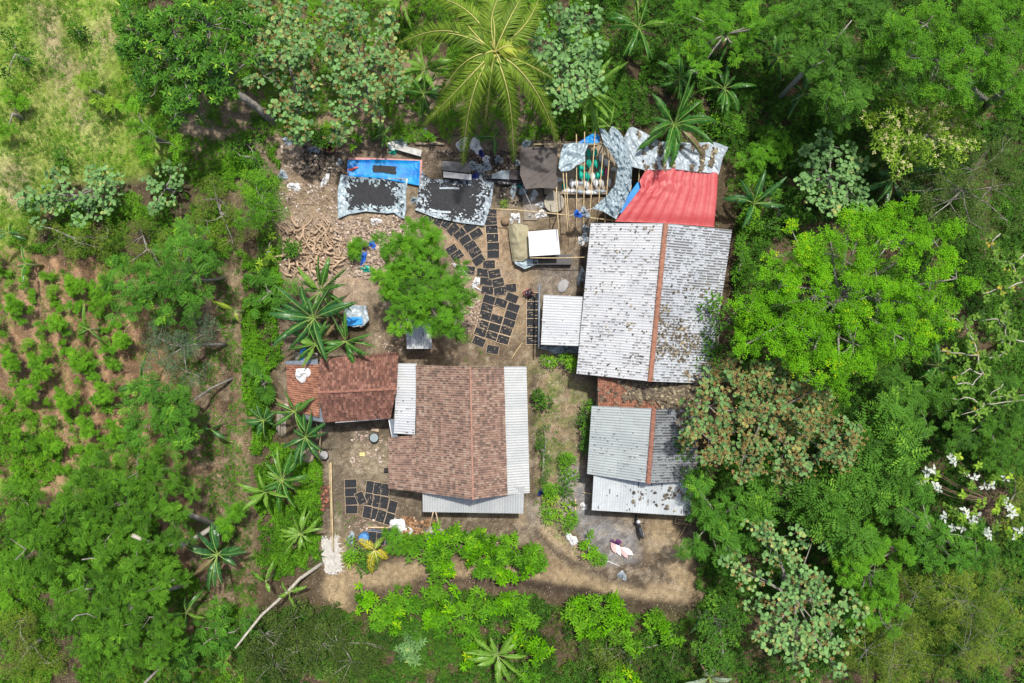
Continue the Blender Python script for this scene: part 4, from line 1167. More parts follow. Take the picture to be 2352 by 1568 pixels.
# khaki canvas in the yard
C, S, T = coons([(1167, 519), (1185, 512), (1213, 515)], [(1213, 515), (1216, 550), (1217, 590)], [(1178, 600), (1200, 598), (1217, 588)], [(1167, 519), (1172, 560), (1178, 600)], 40, 40)
z = .75 + .25 * np.sin(np.pi * S * .8) * np.sin(np.pi * T); P3 = to3(C, z); z = z + wrinkle(P3, .12, 1.0, 12, .2, 1.5) - .35 * np.exp(-S * 9)
t_ = sheet('canvas_sheet', to3(C, z), khaki_t); tag(t_, 'khaki canvas draped over a heap beside the small white shelter', 'canvas sheet')
P3 = to3(C, z); P3[..., 2] = np.minimum(P3[..., 2] - .1, .6)
C, S, T = coons([(1180, 596), (1200, 594), (1238, 592)], [(1238, 592), (1236, 606)], [(1183, 606), (1205, 618), (1236, 606)], [(1180, 596), (1183, 606)], 30, 16)
z = .5 + 0 * S; P3 = to3(C, z); z = z + wrinkle(P3, .12, .4, 13)
t_ = sheet('plastic_sheet', to3(C, z), silver); tag(t_, 'crumpled grey plastic at the foot of the khaki canvas', 'plastic sheet')
# tarps on the ground with charcoal drying on them
def charcoal_tarp(nm, lab, sides, mat, seed, patches, zlift=.06, wr=.09, lab2=None, base=.12):
    C, S, T = coons(*sides, 150, 110)
    z = base + 0 * S; P3 = to3(C, z)
    edge = np.minimum(np.minimum(S, 1 - S), np.minimum(T, 1 - T))
    z = z + wrinkle(P3, wr, .8, seed, .3, 1.4) * np.clip(1.2 - edge * 6, .15, 1) + .1 * np.exp(-edge * 14)
    P3 = to3(C, z)
    o = sheet(nm, P3, mat); tag(o, lab, 'tarpaulin')
    Q = P3.copy(); Q[..., 2] += .035 + .03 * fbm(P3[..., 0], P3[..., 1], .3, seed + 1)
    m = patches(S, T, P3)
    k = m[:-1, :-1] & m[1:, 1:]
    o2 = sheet('spread_charcoal', Q, charcoal, keep=k); tag(o2, lab2, 'charcoal', None, 'stuff')
def cp1(S, T, P3):
    f = fbm(P3[..., 0], P3[..., 1], .5, 31, 4); e = np.maximum(np.abs(S - .52) / .38, np.abs(T - .48) / .42)
    return (f * .45 + .3 * vn(P3[..., 0], P3[..., 1], .2, 6) + .45 * vn(P3[..., 0], P3[..., 1], .08, 5) + (1 - e) * .75 > .68)
charcoal_tarp('tarpaulin', 'silver tarpaulin on the ground with a black charcoal rectangle, left of two',
              ([(783, 400), (800, 403), (860, 408), (937, 409)], [(937, 409), (932, 450), (933, 480), (928, 502)], [(776, 502), (800, 492), (840, 485), (890, 490), (905, 488), (915, 497), (928, 502)], [(783, 400), (775, 440), (776, 502)]),
              silver, 21, cp1, lab2='charcoal grains drying on the left silver tarpaulin')
def cp2(S, T, P3):
    f = fbm(P3[..., 0], P3[..., 1], .45, 33, 4); e = np.maximum(np.abs(S - .47) / .47, np.abs(T - .46) / .5)
    fold = (np.abs(T - .22 - .02 * np.sin(S * 9)) < .022) & (S > .3) & (S < .55) | (np.abs(T - .78 - .05 * np.sin(S * 6)) < .025) & (S > .2) & (S < .5)
    return (f * .4 + .3 * vn(P3[..., 0], P3[..., 1], .2, 6) + .5 * vn(P3[..., 0], P3[..., 1], .08, 5) + (1 - e) * .75 > .68) & ~fold
charcoal_tarp('tarpaulin', 'silver tarpaulin on the ground almost covered in charcoal, right of two',
              ([(968, 392), (985, 410), (1050, 414), (1128, 408)], [(1128, 408), (1134, 420), (1128, 470), (1112, 518)], [(953, 482), (1000, 500), (1060, 512), (1112, 518)], [(968, 392), (962, 430), (953, 482)]),
              silver_w, 23, cp2, lab2='charcoal grains drying on the right silver tarpaulin')
def cp3(S, T, P3):
    f = fbm(P3[..., 0], P3[..., 1], .3, 35, 3); e = np.maximum(np.abs(S - .51) / .17, np.abs(T - .5) / .2)
    return f * .4 + (1 - e) * 1.6 > .25
# blue tarp: pinkish mat below
C, S, T = coons([(800, 361), (880, 363), (970, 367)], [(970, 367), (968, 428)], [(797, 400), (968, 428)], [(800, 361), (797, 400)], 30, 14)
t_ = sheet('ground_mat', to3(C, .05 + .02 * S), plain('mat_pink', (.6, .3, .27), .8, .2, 2)); tag(t_, 'pale pink mat showing under the edge of the blue tarpaulin', 'mat')
charcoal_tarp('tarpaulin', 'bright blue tarpaulin on the ground with one small charcoal heap', ([(799, 367), (870, 366), (965, 369)], [(965, 369), (963, 426)], [(800, 404), (880, 410), (963, 426)], [(799, 367), (797, 386), (800, 404)]),
              blue_t, 25, cp3, wr=.05, lab2='charcoal heap in the middle of the blue tarpaulin', base=.17)
mk = [(797, 389), (822, 382), (823, 384), (805, 392)]
V = [P(u, v, .33) for u, v in mk]
t_ = MB().add(V + [p - Vector((0, 0, .02)) for p in V], [(0, 3, 2, 1), (0, 1, 5, 4), (1, 2, 6, 5), (2, 3, 7, 6), (3, 0, 4, 7)]).build('printed_mark', mark_o, None)
tag(t_, 'orange curved tick shape at the left end of the blue tarpaulin', 'mark')
brick_dk = plain('brick_dark', (.13, .065, .045), .9, .4, 5)
wood_mid = plain('timber_used', (.4, .31, .21), .8, .25, 4)
# ------------------------------------------------------------------ drying trays
def make_tray(lenx=.93, leny=.665, empty_half=False, n_bat=0, seed=0):
    r = random.Random(seed)
    fr = MB(); t = .03; h = .05
    for sy in (-1, 1): fr.box((0, sy * (leny - t) / 2, h / 2 + .01), (lenx, t, h))
    for sx in (-1, 1): fr.box((sx * (lenx - t) / 2, 0, h / 2 + .008), (t, leny - 2 * t - .004, h - .004))
    nx_, ny_ = 26, 18
    V = []; F_ = []
    fx = 1.0
    for j in range(ny_ + 1):
        for i in range(nx_ + 1):
            x = (i / nx_ - .5) * (lenx - 2 * t - .01); y = (j / ny_ - .5) * (leny - 2 * t - .01)
            z = .05 + r.uniform(-.006, .022)
            if empty_half and y < -.1 + r.uniform(-.04, .04): z = .012
            V.append((x, y, z))
    for j in range(ny_):
        for i in range(nx_):
            a = j * (nx_ + 1) + i; F_.append((a, a + 1, a + nx_ + 2, a + nx_ + 1))
    ch = MB().add(V, F_, 0)
    bt = []
    for k in range(n_bat):
        bt.append((r.uniform(-.3, .3), r.uniform(-.2, .2), r.choice([0, 0, 1.57]), r.uniform(.08, .3)))
    return fr, ch, bt
tray_frames = [make_tray(seed=i, n_bat=[0, 2, 3, 4][i % 4]) for i in range(4)]
_tm = []
for i, (fr, ch, bt) in enumerate(tray_frames):
    _tm.append((fr, ch, bt))
mesh_cache = {}
def tray(center, ang, label, new=False, variant=0, base=0.0, small=1.0, emptyt=False, tilt=0.0):
    p = P(center[0], center[1], .03)
    p.z = .02 + base + max(0, gh(p.x, p.y))
    root = empty('drying_tray', p, label, 'tray', 'charcoal trays set out to dry', -R_(ang))
    root.rotation_euler.x = tilt
    small *= 1.05; root.scale = (small, small, 1)
    key = (variant, new)
    if key not in mesh_cache:
        fr, ch, bt = tray_frames[variant]
        f = fr.build('frame', wood_new if new else wood_mid)
        c = ch.build('charcoal_bed', charcoal)
        b = None
        if bt:
            m_ = MB()
            b = []
            for (x, y, rz, L) in bt:
                b.append((MB().box((0, 0, 0), (L, .022, .016)).build('batten', wood_new if new else wood_mid), (x, y, .075), rz))
        mesh_cache[key] = (f, c, b)
        f.parent = root; c.parent = root
        for o, l, rz in (b or []): o.parent = root; o.location = l; o.rotation_euler.z = rz
        return root
    f, c, b = mesh_cache[key]
    for o in (f, c):
        if o is c and emptyt: continue
        q = o.copy(); COL.objects.link(q); q.parent = root
    for o, l, rz in (b or []):
        q = o.copy(); COL.objects.link(q); q.parent = root
    return root
ORD = ['topmost', 'second from the top', 'third from the top', 'fourth from the top', 'fifth from the top', 'sixth from the top', 'seventh from the top', 'eighth from the top', 'ninth from the top']
ZA = Z(1650, 820, 5.057); ZB = Z(1800, 1000, 3.92); ZC = Z(1300, 1840, 4.355)
rv = random.Random(9)
fan = [(130, 155, -37), (320, 190, -62), (480, 250, -60)]
for (x, y, a), l in zip(fan, ['tilted charcoal tray touching the lower left edge of the charcoal tarpaulin', 'charcoal tray set steeply, second along the edge below the charcoal tarpaulin', 'charcoal tray between the tarpaulin edge and the yard tree, third along']):
    tray(ZA(x, y), a, l, variant=rv.randrange(4))
slant = [(600, 378, -42), (730, 470, -40), (840, 590, -31), (945, 708, -35), (1035, 832, -33), (1108, 990, -35)]
for i, (x, y, a) in enumerate(slant):
    tray(ZA(x, y), a, 'slanted charcoal tray, %s of the diagonal line running down from the tarpaulin' % ORD[i], variant=rv.randrange(4), small=.93 if i == 2 else 1)
tray(ZA(935, 330), -31, 'smooth charcoal tray overlapping the bottom edge of the charcoal tarpaulin', variant=0)
tray(ZA(1058, 472), -32, 'charcoal tray lying beside the diagonal line, nearest the upright column', variant=1)
tray(ZA(575, 780), -32, 'charcoal tray half under the yard tree, upper of two', variant=2, small=.9)
tray(ZA(680, 900), -35, 'charcoal tray beside the yard tree, lower of two', variant=3)
for i, (x, y, a) in enumerate([(1345, 65, 0), (1350, 215, -3), (1365, 385, -4), (1380, 550, -2), (1395, 710, 0), (1395, 865, 0)]):
    tray(ZA(x, y), a, 'charcoal tray, %s of the upright column left of the khaki canvas' % ORD[i], new=(i in (2, 3)), variant=[3, 3, 2, 1, 0, 0][i])
bend = [(1310, 1075, -2, 'charcoal tray just below the upright column, alone in its row'), (1190, 1235, 5, 'charcoal tray at the bend, left of the pair'), (1420, 1260, -12, 'charcoal tray at the bend with pale battens, right of the pair'),
        (1255, 1415, 3, 'charcoal tray below the bend, left of two'), (1490, 1435, -13, 'charcoal tray below the bend, right of two'), (915, 1190, 5, 'charcoal tray poking out of the lower right side of the yard tree')]
for x, y, a, l in bend: tray(ZA(x, y), a, l, variant=rv.randrange(4))
for x, y, a, l in [(405, 520, 8, 'charcoal tray above the grid, left of three in a crooked row'), (595, 535, -6, 'charcoal tray above the grid, middle of three in a crooked row'), (755, 490, -6, 'charcoal tray above the grid, right end of the crooked row'),
                   (780, 640, 22, 'charcoal tray leaning over the top right corner of the tray grid')]:
    tray(ZB(x, y), a, l, variant=rv.randrange(4))
rows = [[(430, 665, 18), (610, 715, 18), (800, 785, 20)], [(400, 785, 17), (575, 840, 18), (765, 900, 19)], [(370, 905, 18), (545, 960, 18), (730, 1030, 18)], [(335, 1045, 18), (510, 1095, 16), (690, 1140, 17)], [(300, 1160, 20), (470, 1215, 20), (645, 1275, 16)]]
for i, r_ in enumerate(rows):
    for j, (x, y, a) in enumerate(r_):
        w_ = ['left', 'middle', 'right'][j]
        if (i, j) == (1, 1):
            tray(ZB(x, y), a, 'empty tray frame with grass showing through in the tray grid', variant=2, emptyt=True, base=.0)
        else:
            tray(ZB(x, y), a, 'charcoal tray in the tilted grid, %s row, %s one' % (['top', 'second', 'middle', 'fourth', 'bottom'][i], w_), new=i >= 3, variant=rv.randrange(4))
tray(ZB(275, 1305), 24, 'charcoal tray lying off the lower left corner of the tilted grid', variant=2)
tray(ZB(485, 1430), 10, 'charcoal tray below the tilted grid, lowest of all in the upper yard', variant=1)
for i, (x, y) in enumerate([(1100, 625), (1098, 755), (1098, 890), (1095, 1020), (1100, 1155), (1090, 1285)]):
    tray(ZB(x, y), 0, ['charcoal tray at the hand of the crouching person', 'charcoal tray with pale dots just below the crouching person', 'charcoal tray in the lean-to column, third down from the person', 'charcoal tray in the lean-to column, fourth down from the person',
                       'charcoal tray in the lean-to column, last but one', 'charcoal tray at the lower end of the lean-to column'][i], new=True, variant=[1, 2, 3, 1, 2, 3][i])
for i, (x, y, a) in enumerate([(302, 205, -2), (308, 352, -2), (315, 495, -2), (320, 645, 0)]):
    tray(ZC(x, y), a, 'charcoal tray, %s of the short column left in the lower yard' % ORD[i], variant=0, base=.02 if i == 3 else 0)
tray(ZC(475, 450), 66, 'charcoal tray turned askew between the short column and the lower block', variant=1, base=.08)
blk = [[(635, 265, 97), (765, 290, 98), (890, 310, 98)], [(610, 475, 98), (745, 505, 97), (870, 530, 100), (1015, 600, 105)], [(585, 690, 100), (715, 730, 105), (820, 760, 108), (965, 810, 107)]]
for i, r_ in enumerate(blk):
    for j, (x, y, a) in enumerate(r_):
        tray(ZC(x, y), a, 'upended charcoal tray in lower block, %s row, %s from left' % (['top', 'middle', 'bottom'][i], ['first', 'second', 'third', 'fourth'][j]), variant=[0, 2, 0, 3, 1, 0, 0, 0, 2][(i * 3 + j) % 9])
for x, y, a, l in [(680, 1110, 92, 'charcoal tray on the blue drum table, left one'), (825, 1130, 95, 'charcoal tray on the blue drum table, right one'), (985, 1050, 107, 'charcoal tray beside the white sacks and the brown husk heap')]:
    tray(ZC(x, y), a, l, variant=0, base=.25)

# ------------------------------------------------------------------ bamboo frame
def pole(a, b, za, zb, label, r=.035, mat=None, name='bamboo_pole', group=None, cat='pole'):
    p = P(a[0], a[1], za); q = P(b[0], b[1], zb)
    rr = random.Random(int(a[0] * 7 + b[1]))
    m = p.lerp(q, .5) + Vector((rr.uniform(-.04, .04), rr.uniform(-.04, .04), 0))
    mb = MB().tube([p, p.lerp(m, .5), m, m.lerp(q, .5), q], [r * 1.1, r * 1.05, r, r * .95, r * .8], 7)
    L = (q - p).length
    for k in range(1, int(L / .45)):
        c = p.lerp(q, k * .45 / L) if abs((m - p.lerp(q, .5)).length) < .001 else (p.lerp(m, k * .9 / L) if k * .9 < L else m.lerp(q, k * .9 / L - 1))
        t = (q - p).normalized() * .012
        mb.tube([c - t, c + t], r * 1.25, 7)
    o = mb.build(name, mat or bamboo, None, p); o.location = p
    return tag(o, label, cat, group)
frame_o = P(2300 / 1.7, 700 / 1.7, 0)
bf = empty('bamboo_shelter', frame_o, 'open frame of bamboo rafters carrying the plastic sheets and tarpaulins', 'frame')
def rafter(a, b, za, zb, nm='rafter', r=.036, mat=None):
    o = pole(a, b, za, zb, None, r, mat, nm); 
    o.parent = bf; o.location = Vector(o.location) - frame_o
    if "category" in o: del o["category"]
    return o
raf = [((70, 880), (105, 1480)), ((150, 690), (212, 1430)), ((190, 690), (225, 1360)), ((315, 230), (315, 1375)), ((415, 200), (398, 1360)), ((545, 190), (478, 1330)), ((655, 330), (570, 1300)), ((722, 470), (662, 1320)),
       ((810, 560), (755, 1320)), ((40, 260), (45, 400)), ((1090, 630), (1075, 830)), ((985, 850), (970, 980)), ((112, 300), (122, 400))]
for i, (a, b) in enumerate(raf):
    rafter(ZR(*a), ZR(*b), 2.62, 2.5)
rafter(ZR(-210, 355), ZR(640, 355), 2.52, 2.52, 'beam', .045)
Z3 = Z(1700, 400, 3.1367)
rafter(Z3(725, 1302), Z3(1300, 1345), 2.35, 2.42, 'beam', .045, bamboo)
rafter(Z3(1300, 1345), ZR(800, 1290), 2.42, 2.46, 'beam', .045, bamboo)
for q in ((-200, 355), (640, 355), (105, 1200), (480, 1235), (800, 1280), (1560, 330), (2050, 700)):
    u, v = ZR(*q); rafter((u, v), (u, v + .1), 2.45, 0.0, 'post', .05) if False else None
for q in ((-200, 358), (315, 358), (640, 358), (85, 1208), (480, 1238), (2045, 720), (2000, 420), (1450, 420), (960, 420)):
    u, v = ZR(*q); t_ = P(u, v, 2.4)
    MB().tube([(t_.x, t_.y, -.1), (t_.x, t_.y, 2.42)], .05, 7).build('post', bamboo_grey, bf, frame_o)
pole(ZR(230, 1225), ZR(505, 1140), 2.6, 2.75, 'thin pale rope pole tying the silver tarpaulin corner to the frame', .02, plastic_w, 'rope', cat='rope')
pole(Z3(1080, 1060), Z3(1220, 1380), 1.8, .1, 'pale blue rope hanging below the brown cloth awning', .02, plastic_w, 'rope', cat='rope')
ZH = Z(2200, 850, 2.412)
pole(Z(1650, 800, 2.5286)(1060, 522), Z(1650, 800, 2.5286)(1610, 515), 1.6, 1.9, 'horizontal bamboo pole between the small white shelter and the long shed', .04)
Z6 = Z(1650, 800, 2.5286)
pole(Z6(875, 1525), Z6(985, 1360), .08, .1, 'short bamboo pole lying on the earth below the lean-to column', .04)
ZD = Z(1200, 1800, 2.352)
pole(ZD(215, 10), ZD(238, 830), .5, .5, 'long thick bamboo pole edging the lower yard on its left', .06)
pole(ZD(200, 20), ZD(222, 790), .3, .3, 'thin bamboo pole lying beside the long yard edge pole', .03)
pole(ZD(1155, 470), ZD(1085, 720), 2.2, .1, 'bamboo prop leaning from the front canopy, left one of two', .035, wood_new)
pole(ZD(1180, 470), ZD(1245, 790), 2.2, .1, 'bamboo prop leaning from the front canopy, right one of two', .035, wood_new)
pole(ZD(555, 608), ZD(755, 612), .3, .3, 'pale plank above the blue drum table', .06, wood_new, 'plank', cat='plank')
for i, (a, b, l) in enumerate([((1515, 725), (1725, 735), 'topmost of the bamboo poles heaped beside the road hedge'), ((1530, 740), (1760, 748), 'second bamboo pole in the heap beside the road hedge'), ((1560, 768), (1808, 748), 'longest pale bamboo pole in the heap beside the road hedge'),
                               ((1520, 750), (1700, 765), 'lowest bamboo pole in the heap beside the road hedge')]):
    pole(ZD(*a), ZD(*b), .15 + .05 * i, .12 + .05 * i, l, .035)
Z12 = Z(1080, 1350, 2.6133)
pole(Z12(465, 760), Z12(430, 1200), 1.6, .2, 'tall bamboo pole leaning beside the left tiled house', .035)
pole(Z12(405, 790), Z12(465, 1070), 1.3, .1, 'short bamboo pole crossing the tall one by the tiled house', .03)
for i in range(7):
    pole(Z12(12 + i * 13, 660 + i * 4), Z12(5 + i * 15, 900 + i * 6), .1 + .05 * (i % 3), .1 + .05 * (i % 3), 'split bamboo stick in the row stacked left of the tiled house, %s from the left' % ['first', 'second', 'third', 'fourth', 'fifth', 'sixth', 'seventh'][i], .035, bamboo_grey, 'bamboo_stick', 'split bamboo sticks by the tiled house', 'stick')
ZE = Z(2050, 1850, 2.6138)
# broken rack near the canopy corner
rk = P(*ZE(1620, 480), 0); ro = empty('broken_rack', rk, 'broken bamboo rack at the corner of the white front canopy', 'rack')
for a, b in [((1545, 440), (1700, 440)), ((1560, 490), (1690, 525)), ((1545, 440), (1530, 500)), ((1700, 440), (1680, 525)), ((1640, 435), (1620, 515)), ((1530, 500), (1600, 520)), ((1560, 465), (1695, 480)), ((1660, 500), (1540, 705))]:
    p = P(*ZE(*a), .5); q = P(*ZE(*b), .3 if b != (1540, 705) else .05)
    MB().tube([p, q], .028, 6).build('rod', bamboo, ro, rk)
pole(ZE(585, 190), ZE(690, 205), .2, .25, 'short pole sticking out from below the white front canopy', .04)
pole(ZE(515, 255), ZE(512, 400), .1, .1, 'pale plank standing on the garden strip', .06, wood_new, 'plank', cat='plank')
pole(ZE(800, 875), ZE(970, 945), .12, .1, 'thin white pipe lying at the edge of the cemented patch', .03, plastic_w, 'pipe', cat='pipe')

# ------------------------------------------------------------------ sacks under the frame
def sack(u, v, z, L, Wd, ang, mat, label, seed, group='sacks piled under the bamboo frame', h=.28, name='sack', cat='sack'):
    r = random.Random(seed); c = P(u, v, z)
    V = []; F_ = []; n, k = 14, 10
    for i in range(n + 1):
        t = i / n; s = math.sin(math.pi * min(.97, max(.03, t))) ** .45
        for j in range(k):
            a = 2 * math.pi * j / k; q = 1 + r.uniform(-.07, .07)
            V.append(Vector(((t - .5) * L, math.cos(a) * Wd / 2 * s * q, math.sin(a) * h / 2 * s * q)))
    for i in range(n):
        for j in range(k): F_.append((i * k + j, (i + 1) * k + j, (i + 1) * k + (j + 1) % k, i * k + (j + 1) % k))
    F_.append(tuple(range(k))); F_.append(tuple(n * k + j for j in reversed(range(k))))
    mb = MB().add(V, F_, 0, True)
    mb.tube([(L / 2 - .02, 0, 0), (L / 2 + .06, 0, .02)], [.04, .07], 6)
    o = mb.build(name, mat, None); o.location = c; o.rotation_euler = (r.uniform(-.1, .1), r.uniform(-.12, .12), -R_(ang))
    return tag(o, label, cat, group)
ZS = Z(2150, 500, 2.9857)
sk = [(440, 290, 1.1, 80, teal, 'teal sack, top left of the teal pile under the bamboo frame'), (515, 285, 1.15, 85, teal, 'teal sack, top right of the teal pile under the bamboo frame'),
      (445, 410, 1.05, 88, teal, 'teal sack, middle left of the teal pile'), (530, 410, 1.05, 84, teal, 'teal sack in the centre of the pile beside the pale one'), (595, 500, 1.0, 80, teal, 'teal sack next to the pink bag'),
      (350, 465, .9, 5, teal, 'teal sack just below the pale blue plastic sheet'), (425, 560, .85, 80, teal, 'teal sack, lowest one touching the white row'), (352, 545, .85, 80, teal, 'teal sack left of the lowest one'), (545, 550, .8, 85, teal, 'small teal sack above the white row'),
      (645, 510, .95, 88, pink, 'bright pink bag in the sack pile'), (590, 350, 1.1, 80, plastic_w, 'white sack in the upper right of the sack pile'), (650, 400, 1.0, 70, plastic_w, 'crumpled white sack right of the teal pile'), (490, 570, .85, 88, plastic_w, 'tall white sack standing above the white row'),
      (245, 640, .7, 85, plastic_w, 'big round white sack at the left of the white row'), (300, 640, .7, 80, plastic_w, 'white sack, second from the left in the white row'), (415, 660, .7, 85, plastic_w, 'white sack in the middle of the white row'), (525, 640, .7, 85, plastic_w, 'white sack right of the middle of the white row'),
      (590, 640, .7, 80, plastic_w, 'white sack near the right end of the white row'), (680, 630, .7, 85, plastic_w, 'white sack at the right end of the white row'), (155, 672, .6, 80, teal, 'lone teal sack at the lower left of the sack pile')]
for i, (x, y, z, a, m_, l) in enumerate(sk):
    u, v = ZS(x, y); small = l.startswith('lone') or 'small' in l
    sack(u, v, z, (.62 if not small else .45), .4 if m_ is not pink else .22, a, m_, l, i, h=.42)
for i, (x, y, w_) in enumerate([(210, 730, 1.0), (330, 740, 1.1), (450, 750, 1.1), (570, 735, .9), (100, 600, .6), (350, 640, .5), (740, 480, .5)]):
    u, v = ZS(x, y)
    sack(u, v, .5, w_, .35, 3, [plastic_w, silver_w][i % 2], ['long white bag at the front edge of the sack pile, leftmost', 'long grey bag at the front edge of the sack pile, second', 'long white bag at the front edge of the sack pile, third', 'long grey bag at the front edge of the sack pile, rightmost',
        'clear plastic bag at the left side of the sack pile', 'grey bag between white sacks in the sack pile', 'grey bag at the right side of the sack pile'][i], 40 + i, h=.3)
mb = MB().box(P(*ZS(400, 470), .25) + Vector((0, 0, 0)), (6.2, 4.0, .5)); o = mb.build('sack_platform', wood_old, None); tag(o, 'low wooden platform below the pile of teal and white sacks', 'platform')
# dark inside of the store below tarps
mb = MB().box(P(1440, 410, .9), (4.2, 3.6, 1.8)); 

def crumple(u, v, ru, rv_, ang, mat, label, seed, name='plastic_bag', z=.02, hh=.25, cat='plastic bag', group=None):
    """a crushed bag or cloth: irregular puffy heap lying on the ground"""
    r = random.Random(seed); n = 18; k = 7; V = []; F_ = []
    ph = [r.uniform(0, 6.28) for _ in range(4)]
    for i in range(k + 1):
        q = i / k
        for j in range(n):
            a = 2 * math.pi * j / n
            R0 = 1 + .22 * math.sin(2 * a + ph[0]) + .16 * math.sin(3 * a + ph[1]) + .1 * math.sin(5 * a + ph[2]) + r.uniform(-.05, .05)
            zz = hh * (1 - q ** 2) * (1 + .6 * math.sin(4 * a + ph[3] + 5 * q)) * .8 + r.uniform(0, .05) * (1 - q)
            V.append(Vector((math.cos(a) * ru / 30 * R0 * q, math.sin(a) * rv_ / 30 * R0 * q, zz + .01)))
    for i in range(k):
        for j in range(n): F_.append((i * n + j, (i + 1) * n + j, (i + 1) * n + (j + 1) % n, i * n + (j + 1) % n))
    o = MB().add(V, F_, 0, False).build(name, mat, None)
    p = P(u, v, z); o.location = (p.x, p.y, z + gh(p.x, p.y)); o.rotation_euler.z = -R_(ang)
    return tag(o, label, cat, group)
Z2 = Z(1000, 400, 2.6137)
